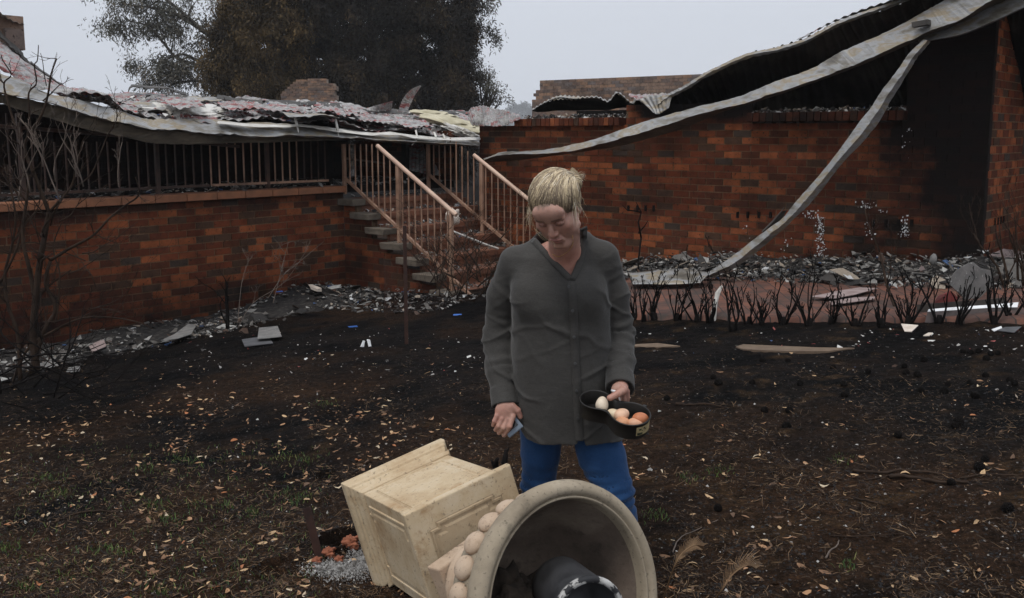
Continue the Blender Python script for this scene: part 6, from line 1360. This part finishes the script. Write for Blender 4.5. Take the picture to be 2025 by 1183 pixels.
# placket, buttons, collar band, shoulder seams
def band(name, pts, wdt, parent, m, lift=.004, th=.003, off=.0, n=60):
    Q = [onshirt(x, y)-np.array([0, lift, 0]) for x, y in interp_pts([(a, b, 0) for a, b in pts], n)[:, :2]]; Q = np.array(Q); Q[1:-1] = (Q[:-2]+Q[1:-1]*2+Q[2:])/4
    A = []; Bq = []
    for i in range(len(Q)):
        t = unit(Q[min(i+1, len(Q)-1)]-Q[max(i-1, 0)]); s = unit(np.cross(t, [0, -1, 0])); A.append(Q[i]-s*wdt/2); Bq.append(Q[i]+s*wdt/2)
    Vv = np.stack([A, Bq], 1).reshape(-1, 3); o = arr_obj(name, Vv, grid_faces(len(Q), 2), m, smooth=True); md = o.modifiers.new('thickness', 'SOLIDIFY'); md.thickness = th; md.offset = 0; return under(o, parent)
band('placket', [(1131, 556), (1134, 620), (1137, 700), (1141, 780), (1146, 872)], .030, shirt, M['shirt'], lift=.0035)
M['button'] = pm('grey_shirt_button', [(.4, (.035, .035, .035)), (.6, (.06, .06, .06))], 30, rough=.4)
for y in (566, 614, 666, 718, 772, 826):
    p = onshirt(np.interp(y, [556, 620, 700, 780, 872], [1123, 1133, 1136, 1140, 1145]), y)-np.array([0, .008, 0]); b = MB(); b.tube([p, p-np.array([0, .003, 0])], .0055, 12); under(bevel(b.build('button', M['button']), .001), shirt)
b = MB()
def vband(P0, P1, bow, w_=.020):
    Q = []
    for t in np.linspace(0, 1, 24):
        p = P0*(1-t)+P1*t; p = p+np.array([bow*math.sin(math.pi*t), 0, 0]); px_ = PCX+FPX*(p[0]/(p[1]*cp-(p[2]-EYE)*sp_)); py_ = PCY+FPX*((-(p[2]-EYE)*cp-p[1]*sp_)/(p[1]*cp-(p[2]-EYE)*sp_)); q = onshirt(px_, py_); Q.append(q if q[1] < 3.5 else p)
    Q = np.array(Q)
    for _ in range(6): Q[1:-1] = (Q[:-2]+2*Q[1:-1]+Q[2:])/4
    return Q-np.array([0, .004, 0])
for P0, P1, bow in ((VB+[-.001, 0, 0], VL+[-.012, .0, .01], -.004), (VB+[.003, 0, 0], VR+[.010, .0, .02], .014)):
    Q = vband(P0, P1, bow); nn_ = len(Q); A = []; Bq = []
    for i in range(nn_): t = unit(Q[min(i+1, nn_-1)]-Q[max(i-1, 0)]); s = unit(np.cross(t, [0, -1, 0])); A.append(Q[i]-s*.011-[0, 0, 0]); Bq.append(Q[i]+s*.011)
    o = arr_obj('collar_band', np.stack([A, Bq], 1).reshape(-1, 3), grid_faces(nn_, 2), M['shirt'], smooth=True); md = o.modifiers.new('thickness', 'SOLIDIFY'); md.thickness = .006; md.offset = 0; under(o, shirt)
# --- legs / jeans
hipL, hipR = W(1072, 850, 3.50), W(1172, 850, 3.46)
gl_, gr_ = float(gz(.16, 3.6)), float(gz(.5, 3.4))
knL = W(1065, 962, 3.50); knR = W(1214, 975, 3.34)
anL = np.array([W(1066, 1100, 3.58)[0]+.00, 3.60, gl_+.09]); anR = np.array([W(1240, 1100, 3.42)[0]+.01, 3.42, gr_+.09])
legL = [hipL+[.0, 0, .06], hipL+(knL-hipL)*.45, knL, knL+(anL-knL)*.35, anL]; legR = [hipR+[0, 0, .06], hipR+(knR-hipR)*.45, knR, knR+(anR-knR)*.35, anR]
lr1 = [.088, .074, .061, .057, .041]; lr2 = [.092, .087, .069, .064, .044]
def jeans_o(P, g=0.):
    a = chain(P, legL, [r+g for r in lr1], .02); b = chain(P, legR, [r+g for r in lr2], .02)
    a = a-.006*np.exp(-((P[:, 2]-knL[2])/.05)**2); s = smin(a, b, .008); s = smin(s, ell(P, (hipL+hipR)/2+[0, .02, .12], (.16+g, .13+g, .12)), .03)
    return s
def jeanssdf(P):
    o = jeans_o(P)
    for kn, s in ((knL, 1), (knR, -1)):
        dz = P[:, 2]-kn[2]; side = np.exp(-((P[:, 0]-kn[0])/.12)**2); o = o+(np.sin(dz*150+s*(P[:, 0]-kn[0])*30+3*n3(P, 12))*.0075*np.exp(-((dz+.01)/.09)**2)*side*np.clip(.6+1.8*n3(P+2, 10), .1, 1.2)).astype(np.float32)
    o = o+(n3(P, 9)*.010+n3(P, 26)*.004).astype(np.float32)
    d = np.maximum(o, -(o+.008)); d = np.maximum(d, P[:, 2]-.98); return np.maximum(d, .055+min(gl_, gr_)-P[:, 2])
V, Fq = nets(jeanssdf, (-.08, 3.15, .0), (.60, 3.78, 1.0), .0048); V = smoothV(V, Fq, 1, .4); jn = under(arr_obj('jeans', V, Fq, M['denim'], smooth=True), wom)
# --- shoes
M['shoe'] = pm('dark_leather_boot', [(.4, (.02, .016, .014)), (.6, (.045, .036, .03))], 12, rough=.6)
for an, g_ in ((anL, gl_), (anR, gr_)):
    toe = np.array([an[0]-.01, an[1]-.17, g_+.035]); heel = np.array([an[0], an[1]+.035, g_+.04])
    V, Fq = nets(lambda P: np.maximum(smin(smin(cap(P, heel, toe, .042, .036), cap(P, an, an+[0, 0, -.02], .046), .03), ell(P, toe, (.047, .055, .04)), .02), g_+.002-P[:, 2]), np.minimum(toe, heel)-[.08, .08, .05], np.maximum(toe, heel)+[.08, .06, .11], .004)
    under(arr_obj('shoe', V, Fq, M['shoe'], smooth=True), wom)
# --- hands
def hand_left(P):      # on the left of the picture, back of the hand to us, holding the phone
    c = W(999, 814, 3.345); wr = W(999, 797, 3.38)
    d = ell(P, c, (.038, .019, .040)); d = smin(d, cap(P, wr+[0, .01, .03], wr+[0, -.01, -.01], .027, .025), .02)
    Y = 3.335
    fs = [([(1014, 824), (1008, 843), (997, 861)], [0, -.012, .012], .0098), ([(1004, 829), (996, 846), (987, 856)], [0, -.010, .018], .0100), ([(993, 828), (986, 842), (980, 850)], [0, -.006, .020], .0096), ([(983, 822), (978, 833), (975, 841)], [.004, .0, .018], .0086)]
    for pts, yo, r_ in fs:
        Q = [W(x, y, Y+o) for (x, y), o in zip(pts, yo)]; d = smin(d, smin(cap(P, c+(Q[0]-c)*.3, Q[0], r_*1.05, r_*1.1), chain(P, Q, [r_*1.08, r_, r_*.82], .002), .005), .0045)
    Q = [W(1012, 803, Y+.01), W(1024, 812, Y+.008), W(1029, 824, Y+.012)]; d = smin(d, chain(P, Q, [.015, .0115, .0095], .004), .008)
    return d+(n3(P, 60)*.0012).astype(np.float32)
def hand_right(P):     # on the right, gripping the far rim of the tin, thumb over it
    wr = W(1228, 760, 3.27); c = W(1226, 770, 3.225)
    d = ell(P, c, (.031, .024, .026)); d = smin(d, cap(P, wr+[0, .02, .03], wr+[0, -.01, -.006], .027, .025), .02)
    Q = [W(1232, 772, 3.20), W(1221, 779, 3.175), W(1206, 787, 3.165)]; d = smin(d, chain(P, Q, [.0145, .0118, .0105], .004), .007)
    fs = [([(1215, 772), (1214, 784), (1214, 796)], .0095, -.0), ([(1223, 776), (1224, 789), (1223, 802)], .0098, .0), ([(1232, 777), (1234, 790), (1233, 803)], .0096, .004), ([(1240, 774), (1241, 786), (1240, 798)], .0085, .008)]
    for pts, r_, yo in fs:
        Qf = [W(x, y, 3.245+yo+k*.004) for k, (x, y) in enumerate(pts)]; d = smin(d, chain(P, [c+(Qf[0]-c)*.4]+Qf, [r_*1.1, r_*1.08, r_, r_*.85], .003), .004)
    return d+(n3(P, 60)*.0012).astype(np.float32)
# --- body: one surface, finest where skin shows; pieces meet under the clothes
def bodysdf(P):
    d = np.maximum(torso(P, -.024), .74-P[:, 2]); d = smin(d, cap(P, SHL+[.03, .01, -.01], SHR+[-.03, .01, -.01], .045), .03)
    d = smin(d, chain(P, armL[:-1]+[armL[-1]+[0, .01, .03]], [.043, .042, .038, .030, .024], .02), .01); d = smin(d, chain(P, armR[:-1]+[armR[-1]+[0, .02, .03]], [.042, .040, .036, .028, .023], .02), .01)
    return smin(d, jeans_o(P, -.014), .03)
def neckchest(P):
    d = cap(P, NK0, NK1+[0, .02, .0], .054, .058)
    front = np.maximum(torso(P, -.012), (1.12-P[:, 2])); d = smin(d, front, .035)
    d = smin(d, cap(P, W(1090, 505, 3.345), W(1060, 494, 3.40), .014), .02); d = smin(d, cap(P, W(1122, 505, 3.335), W(1155, 490, 3.38), .014), .02)
    return smin(headsdf(P)*HS, d, .022)
def skinmat():
    m, n, b = newmat('weathered_fair_skin'); co = coord(n); at = nd(n, 'ShaderNodeAttribute', attribute_name='tint')
    a = nd(n, 'ShaderNodeTexNoise', Vector=co, Scale=40, Detail=7, Roughness=.65); col = mixc(n, 1., at.outputs['Color'], ramp(n, a.outputs[0], [(.3, (.80, .74, .72)), (.5, (1, 1, 1)), (.7, (1.12, 1.08, 1.05))]), 'MULTIPLY')
    n.links.new(col, b.inputs['Base Color']); b.inputs['Roughness'].default_value = .5; b.inputs['Specular IOR Level'].default_value = .35; b.inputs['Subsurface Weight'].default_value = .12; b.inputs['Subsurface Radius'].default_value = (.012, .004, .002); b.inputs['Subsurface Scale'].default_value = .5
    f = nd(n, 'ShaderNodeTexNoise', Vector=co, Scale=180, Detail=4); bp = nd(n, 'ShaderNodeBump', Strength=.2, Distance=.001, Height=f.outputs[0]); n.links.new(bp.outputs[0], b.inputs['Normal']); return m
M['skin'] = skinmat()
Vs, Fs_, Ts = [], [], []; base_c = np.array([.41, .235, .18])
def addpart(sdf, lo, hi, h, kind, it=0):
    V, Fq = nets(sdf, lo, hi, h); V = smoothV(V, Fq, it, .4) if it else V; t = np.tile(base_c, (len(V), 1))
    if kind == 'head':
        q = (V-HC)@HB.astype(float)/HS; ax_ = np.abs(q[:, 0]); g = lambda cx, cy, cz, r: np.exp(-(((ax_-cx)**2+(q[:, 1]-cy)**2+(q[:, 2]-cz)**2)/r**2))
        def mixin(col, w): 
            nonlocal t
            w = np.clip(w, 0, 1)[:, None]; t = t*(1-w)+np.array(col)*w
        mixin((.34, .14, .10), .45*g(.038, .07, -.022, .028)+.6*g(0, .108, -.028, .018)); mixin((.36, .14, .10), .5*sstep(1.36, 1.30, V[:, 2]))
        lip = ((np.abs(q[:, 2]+.0625) < .0125) & (q[:, 1] > .088) & (ax_ < .0235)); mixin((.27, .095, .08), lip*.75*np.exp(-(ax_/.022)**4))
        mixin((.10, .05, .04), .9*np.exp(-((q[:, 2]+.0624)/.0015)**2)*(q[:, 1] > .082)*(ax_ < .024))
        br = np.exp(-((q[:, 2]-(.0275-.10*np.clip(ax_-.035, 0, 1)))/.0040)**2)*(ax_ > .012)*(ax_ < .048)*(q[:, 1] > .06); mixin((.07, .045, .035), .85*br)
        scalp = sstep(.074, .084, q[:, 2]-.22*np.clip(ax_-.03, 0, 1)*-1+.010*n3(V, 60)+.004*n3(V, 160))*(q[:, 1] > -.2); scalp = np.maximum(scalp, sstep(.012, -.004, q[:, 1]+.006*n3(V, 90))*(q[:, 2] > -.02)); mixin((.13, .095, .065), .85*scalp)
        mixin((.20, .09, .07), .65*g(.031, .086, .009, .017)); la = np.exp(-((q[:, 2]-(-.0025+.25*(ax_-.031)**2*20))/.0016)**2)*(np.abs(ax_-.031) < .0145)*(q[:, 1] > .07); mixin((.03, .02, .018), .9*la)
        mixin((.20, .09, .07), .6*g(.0075, .10, -.040, .005)); mixin((.22, .10, .07), (q[:, 0] > .02)*(q[:, 0] < .034)*.0)
    else: mixc_ = .4*np.clip(.5+2*n3(V, 30), 0, 1)[:, None]; t = t*(1-mixc_)+np.array([.34, .14, .105])*mixc_
    k = sum(len(v) for v in Vs); Vs.append(V); Fs_.append(Fq+k); Ts.append(t)
addpart(neckchest, (HC[0]-.17, 3.0, 1.15), (HC[0]+.22, 3.56, HC[2]+.17), .0023, 'head')
w0 = W(999, 795, 3.38); addpart(hand_left, w0-[.07, .09, .13], w0+[.08, .07, .05], .0016, 'hand')
w1 = W(1226, 768, 3.23); addpart(hand_right, w1-[.08, .11, .10], w1+[.07, .09, .07], .0016, 'hand')
def bodycut(P): return np.maximum(bodysdf(P), np.minimum(P[:, 2]-1.17, 1.))
addpart(bodycut, (-.25, 3.15, .02), (.60, 3.75, 1.25), .009, 'body', 1)
under(arr_obj('body', np.concatenate(Vs), np.concatenate(Fs_), M['skin'], attrs={'tint': ('POINT', np.concatenate(Ts))}, smooth=True), wom)
# --- hair: a base mass plus many combed strands gathered into a small bun
def hairbase(P):
    q = hl(P); d = ell(q, (0, -.020, .042), (.081, .097, .078)); d = smin(d, ell(q, (0, -.06, .0), (.074, .055, .075)), .03)
    face = np.maximum(-(q[:, 1]-(-.002+.32*np.clip(q[:, 2]-.005, -.02, 1))), (q[:, 2]-.070)+.30*np.abs(q[:, 0])-0.0); d = smax(d, -np.maximum(face, -.2), .006)
    d = smax(d, -ell(q*[1, 1, 1], (0, .085, .012), (.066, .050, .066)), .008)
    d = smin(d, ell(q, (.042, -.102, .026), (.036, .032, .034)), .015)
    for s in (1, -1): d = smin(d, cap(q, (s*.074, .010, .030), (s*.076, -.015, -.020), .008, .006), .012)
    return d*HS+(n3(P, 45)*.004).astype(np.float32)
def hairmat():
    m, n, b = newmat('blonde_greying_hair'); at = nd(n, 'ShaderNodeAttribute', attribute_name='rnd'); col = ramp(n, at.outputs['Fac'], [(0, (.07, .052, .038)), (.2, (.16, .115, .075)), (.4, (.34, .26, .165)), (.65, (.56, .44, .27)), (.85, (.70, .56, .36)), (1, (.72, .65, .53))])
    n.links.new(col, b.inputs['Base Color']); b.inputs['Roughness'].default_value = .42; b.inputs['Specular IOR Level'].default_value = .4; return m
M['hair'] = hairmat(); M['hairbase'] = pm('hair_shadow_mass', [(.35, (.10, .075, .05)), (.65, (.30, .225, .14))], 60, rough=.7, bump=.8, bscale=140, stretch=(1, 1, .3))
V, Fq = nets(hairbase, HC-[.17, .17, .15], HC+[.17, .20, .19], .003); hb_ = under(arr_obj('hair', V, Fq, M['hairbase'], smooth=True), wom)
def surf(q, e=.0):     # push a head-local point on to the hair shell
    c = np.array([0, -.020, .042]); d = q-c; r = np.array([.082, .098, .079])+e; return c+d/np.linalg.norm(d/r)
HV = []; HF = []; HR = []
def strand(Q, w_, col, cr=1.0):
    k = len(HV); Qw = [hw(p) for p in Q]; n = len(Qw)
    for i in range(n):
        t = unit(Qw[min(i+1, n-1)]-Qw[max(i-1, 0)]); v = unit(Qw[i]-HC); s = unit(np.cross(t, v)); ww = w_*(1-.7*(i/(n-1))**3); HV.extend([Qw[i]-s*ww, Qw[i]+v*ww*.9, Qw[i]+s*ww])
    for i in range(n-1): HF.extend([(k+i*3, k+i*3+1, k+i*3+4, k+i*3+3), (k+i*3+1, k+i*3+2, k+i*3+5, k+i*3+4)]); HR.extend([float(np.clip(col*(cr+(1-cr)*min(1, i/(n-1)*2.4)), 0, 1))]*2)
bun = np.array([.042, -.098, .026])
for i in range(3600):
    s = rng.uniform(-1, 1); a = s*1.62; hz_ = .050-.30*abs(math.sin(a))*.22-.055*max(0, abs(s)-.55)/.45
    p0 = np.array([.082*math.sin(a), .078*math.cos(a)*.95+.004, hz_+rng.normal(-.002, .009)]) if rng.random() < .65 else np.array([.08*math.sin(a), rng.uniform(-.05, .05), rng.uniform(.045, .12)])
    if abs(s) > .8: p0[2] -= rng.uniform(0, .03)
    e0 = rng.normal(0, .0016)+.0015; sw = rng.normal(0, .010); Q = []
    for t in np.linspace(0, 1, 11):
        p = p0*(1-t)+bun*t+np.array([sw*math.sin(math.pi*t), 0, .07*math.sin(math.pi*t)]); Q.append(surf(p, e0-.0035*(1-min(1, t*3.2))+.003*math.sin(math.pi*t)+.0016*math.sin(9*t+i)) if t < .96 else bun+rng.normal(0, .01, 3))
    band_ = .5+.35*math.sin(s*17+1.5)+.25*math.sin(s*41); root = .55 if rng.random() < .3 else 1
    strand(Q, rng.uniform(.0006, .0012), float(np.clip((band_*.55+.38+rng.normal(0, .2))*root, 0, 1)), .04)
for i in range(520):     # the bun
    a = rng.uniform(0, 6.28); b0 = rng.uniform(0, 6.28); Q = [bun+np.array([.004, -.008, .002])+np.array([.034*math.cos(a+t*2.4)*math.cos(b0*.3), .027*math.sin(b0+t), .030*math.sin(a+t*2.4)])*rng.uniform(.95, 1.08) for t in np.linspace(0, 1, 7)]; strand(Q, .0011, float(np.clip(rng.normal(.62, .2), 0, 1)))
for i in range(40):      # loose ends off the bun
    Q = [bun+np.array([.02, -.02, .01])]; d = unit(np.array([rng.normal(.7, .4), rng.normal(-.2, .4), rng.normal(.2, .6)])); L = rng.uniform(.015, .04)
    for k in range(5): d = unit(d+np.array([0, 0, -.22])+rng.normal(0, .1, 3)); Q.append(Q[-1]+d*L/5)
    strand(Q, .0006, float(np.clip(rng.normal(.6, .2), 0, 1)))
for i in range(60):     # hanging side pieces
    s = 1 if rng.random() < .6 else -1; p = np.array([s*rng.uniform(.070, .084), rng.uniform(-.045, .02) if s > 0 else rng.uniform(-.02, .03), rng.uniform(.02, .06)]); Q = [p]; L = rng.uniform(.04, .11); dw = HB.astype(float).T@np.array([.10*s, -.02, -1.]); d = unit(dw+rng.normal(0, .12, 3))
    for k in range(7): d = unit(d+rng.normal(0, .10, 3)+.15*dw); Q.append(Q[-1]+d*L/7)
    strand(Q, rng.uniform(.0005, .0009), float(np.clip(rng.normal(.6, .2), 0, 1)))
for k, (a, b_) in enumerate([([(1108, 398), (1125, 408), (1135, 420), (1138, 432)], .0006), ([(1056, 452), (1068, 462), (1082, 474), (1095, 480), (1097, 490)], .0009), ([(1054, 440), (1060, 458), (1075, 472), (1090, 482)], .0006), ([(1146, 405), (1158, 425), (1162, 440), (1150, 452)], .0006), ([(1140, 380), (1152, 392), (1156, 402), (1162, 410)], .0006), ([(1048, 415), (1044, 430), (1047, 448), (1056, 458)], .0009), ([(1060, 450), (1066, 466), (1078, 478), (1088, 492)], .0006)]):
    Qw = interp_pts([W(x, y, 3.045 if k in (1, 2, 6) else 3.12) for x, y in a], 14); Q = [HB.astype(float).T@(p-HC)/HS for p in Qw]; strand(Q, b_*.55, .7)
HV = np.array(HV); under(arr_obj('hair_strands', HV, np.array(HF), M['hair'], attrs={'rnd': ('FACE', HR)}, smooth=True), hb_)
# --- necklace
M['gold'] = pm('thin_gold_chain', [(.3, (.5, .3, .12)), (.7, (.75, .5, .25))], 30, rough=.3, metal=1, bump=0)
b = MB()
def oncoll(x, y):
    r = ray(x, y); t = np.linspace(3.05, 3.6, 700); Pq = (np.array([0, 0, EYE])+r[None]*(t/r[1])[:, None]).astype(np.float32); s = neckchest(Pq); return Pq[int(np.argmax(s < .001))].astype(float)
Qn = np.array([oncoll(x, y) for x, y in interp_pts([(1093, 503, 0), (1104, 508, 0), (1117, 502, 0), (1128, 492, 0), (1133, 480, 0), (1132, 466, 0)], 40)[:, :2]])
for _ in range(3): Qn[1:-1] = (Qn[:-2]+2*Qn[1:-1]+Qn[2:])/4
for i, p in enumerate(Qn): t = unit(Qn[min(i+1, 39)]-Qn[max(i-1, 0)]); b.tube([p-t*.0012, p+t*.0012], .0011 if i % 2 else .0017, 6)
under(b.build('necklace', M['gold'], smooth=True), wom)
# --- phone
e1 = unit(W(1035, 844, 3.335)-W(1008, 866, 3.335)); nz = unit(np.array([.25, -.85, .55])); nz = unit(nz-e1*np.dot(nz, e1)); e2 = np.cross(nz, e1); e2 = e2 if e2[2] > 0 else -e2
pc_ = W(1021.5, 855, 3.338)+e2*.066; ph = thing('phone', 'dark mobile phone with grey-blue edge held in her hand on the left', 'phone', pc_)
M['glass'] = pm('black_phone_glass', [(.4, (.006, .006, .007)), (.6, (.01, .01, .011))], 5, rough=.12, bump=0, spec=.6); M['case'] = pm('grey_blue_phone_case', [(.4, (.13, .16, .20)), (.6, (.18, .22, .27))], 8, rough=.4, bump=0)
b = MB(); pc_ = pc_-e2*.018; b.box(pc_, (.068, .096, .009), frame(e1, e2, nz)); under(bevel(b.build('case', M['case']), .004, 3), ph)
b = MB(); b.add([pc_+nz*.0052+e1*x+e2*y for x, y in ((-.030, -.034), (-.004, -.060), (.030, -.036), (.030, .04), (-.030, .04))], [(0, 1, 2, 3, 4)]); b2 = MB(); b2.box(pc_+nz*.0045+e2*.006-e1*.004, (.054, .074, .0022), frame(e1, e2, nz)); under(b2.build('screen', M['glass']), ph)
# --- figure-eight tin and eggs
tn = unit([0.02, -.31, .95]); tx = unit(np.cross([0, 1, 0], tn)); tx = tx if tx[0] > 0 else -tx; ty = np.cross(tn, tx); ty = ty if ty[1] > 0 else -ty
TCn = W(1216, 806, 3.165); ta = unit(tx*.80-ty*.60); tb_ = unit(tx*.60+ty*.80); r1_, r2_, dl = .055, .067, .150
def out8(th, off=0.):
    d = np.array([math.cos(th), math.sin(th)]); lo_, hi_ = 0., .25
    for _ in range(40):
        m_ = (lo_+hi_)/2; p = d*m_; a = np.linalg.norm(p-[-.078, 0])-(r1_+off); b = np.linalg.norm(p-[.062, 0])-(r2_+off); h = np.clip(.5+.5*(b-a)/.07, 0, 1); s = b*(1-h)+a*h-.07*h*(1-h)
        if s < 0: lo_ = m_
        else: hi_ = m_
    return d*lo_
def p8(uv, h): return TCn+ta*uv[0]+tb_*uv[1]+tn*h
NT = 120; ths = [2*math.pi*k/NT for k in range(NT)]
tin = thing('cake_tin', 'black figure-eight cake tin with worn yellow sticker, held in her hand on the right', 'tin', p8((0, 0), -.06))
M['tin'] = pm('black_nonstick_tin', [(.35, (.012, .011, .010)), (.65, (.022, .02, .018))], 9, rough=.38, metal=.2, bump=.1, rough2=.55)
prof = [(-.0005, -.058), (.0, -.056), (.0, -.003), (.0032, -.0015), (.0042, .0012), (.0026, .0030), (.0, .0028), (-.0018, .0), (-.0018, -.053), (-.0022, -.0545)]
Vt = [p8(out8(t, o), h) for o, h in prof for t in ths]; Ft = [(i*NT+k, i*NT+(k+1) % NT, (i+1)*NT+(k+1) % NT, (i+1)*NT+k) for i in range(len(prof)-1) for k in range(NT)]
b = MB(); b.add(Vt, Ft); under(fixn(b.build('side', M['tin'], smooth=True)), tin)
for hh, nm in ((-.0545, 'base'),):
    b = MB(); A_ = [p8(out8(t, -.0005), hh) for t in ths]; B_ = [p8(out8(t, -.0005), hh-.0025) for t in ths]; b.add(A_+B_, [tuple(range(NT)), tuple(range(2*NT-1, NT-1, -1))]+[(k, k+NT, (k+1) % NT+NT, (k+1) % NT) for k in range(NT)]); under(fixn(b.build(nm, M['tin'])), tin)
# sticker on the outside, nearest the camera's right
M['stick_y'] = pm('worn_yellow_sticker', [(.35, (.26, .20, .10)), (.65, (.42, .34, .18))], 20, rough=.6); M['stick_k'] = pm('sticker_print', [(.4, (.015, .02, .012)), (.6, (.04, .05, .02))], 20, rough=.6)
def patch(t0, t1, h0, h1, off, nm, m, par, n=10):
    uv = [out8(t, off) for t in np.linspace(t0, t1, n)]; A_ = [p8(u, h1) for u in uv]; B_ = [p8(u, h0) for u in uv]; o = arr_obj(nm, np.stack([A_, B_], 1).reshape(-1, 3), grid_faces(n, 2), m, smooth=True); return under(o, par)
def thpx(px, side=-1):   # outline angle whose point shows at this column, on the near side
    best = min(ths, key=lambda t: abs((PCX+FPX*p8(out8(t), -.03)[0]/(p8(out8(t), -.03)[1]*cp-(p8(out8(t), -.03)[2]-EYE)*sp_))-px)+(1000 if np.dot(tb_*math.sin(t)+ta*math.cos(t), [0, -1, 0]) < 0 else 0)); return best
ta0, ta1 = thpx(1256), thpx(1283)
if ta1-ta0 > math.pi: ta0 += 2*math.pi
if ta0-ta1 > math.pi: ta1 += 2*math.pi
st_ = patch(ta0, ta1, -.044, -.010, .0012, 'sticker', M['stick_y'], tin)
for (a, b_, h0, h1) in ((.04, .26, -.042, -.033), (.10, .20, -.024, -.017), (.30, .36, -.022, -.015), (.38, .42, -.027, -.021), (.22, .26, -.028, -.024)): patch(ta0+(ta1-ta0)*a, ta0+(ta1-ta0)*b_, h0, h1, .0018, 'sticker_mark', M['stick_k'], st_, 5)
# stubby clip on the far rim
b = MB(); b.box(p8(out8(math.radians(40)), -.002)+tb_*.006, (.014, .012, .012), frame(ta, tb_, tn)); under(bevel(b.build('clip', M['tin']), .002), tin)
def eggpos(px, py, h): return pln(px, py, p8((0, 0), h), tn)
EG = [(1190.5, 800, -.016, .0235, (.72, .60, .46), 'palest cream egg, alone in the left lobe of the tin', (.1, .2, 1)), (1212, 820, -.024, .0215, (.70, .56, .38), 'cream egg with a brown scratch in the waist of the tin', (.8, -.5, .3)), (1229, 821, -.018, .0240, (.66, .42, .28), 'light tan speckled egg in the middle of the tin', (.8, .3, .3)), (1231, 837, -.027, .0225, (.60, .29, .15), 'orange-brown egg at the near side below the speckled one', (.9, .2, .1)), (1256, 839, -.027, .0225, (.62, .33, .20), 'light orange egg at the near rim on the right', (.9, -.2, .1)), (1266.5, 829, -.018, .0245, (.46, .16, .07), 'darkest red-brown egg at the right end of the tin', (1, .3, .05))]
for px, py, h, r_, col, lab, axd in EG:
    p = eggpos(px, py, h); V = []; F = []; a_ = unit(axd); e_ = unit(np.cross(a_, [0.1, 1, .2])); f_ = np.cross(a_, e_); n1, n2_ = 28, 18
    for i in range(n2_+1):
        ph_ = math.pi*i/n2_; z = math.cos(ph_); rr2 = math.sin(ph_)*(1-.12*z)
        for j in range(n1): ps = 2*math.pi*j/n1; V.append(p+a_*z*r_*1.22+(e_*math.cos(ps)+f_*math.sin(ps))*rr2*r_*.97)
    for i in range(n2_):
        for j in range(n1): F.append((i*n1+j, i*n1+(j+1) % n1, (i+1)*n1+(j+1) % n1, (i+1)*n1+j))
    c = np.array(col); mt = pm('eggshell', [(.35, tuple(c*.86)), (.65, tuple(c*1.05))], 40, rough=.5, bump=.08, bscale=300, spots=(140, .70, tuple(c*.45)) if 'speck' in lab or 'scratch' in lab else None)
    b = MB(); b.add(V, F); tag(fixn(b.build('egg', mt, smooth=True)), lab, 'egg', 'eggs in the cake tin')
b = MB(); b.tube([W(1209, 772, 3.20), W(1216, 774, 3.19), W(1222, 780, 3.19), W(1226, 792, 3.20)], [.003, .005, .0045, .002], 5); tag(b.build('tissue', M['white']), 'scrap of white tissue pinched under her thumb at the tin', 'tissue')
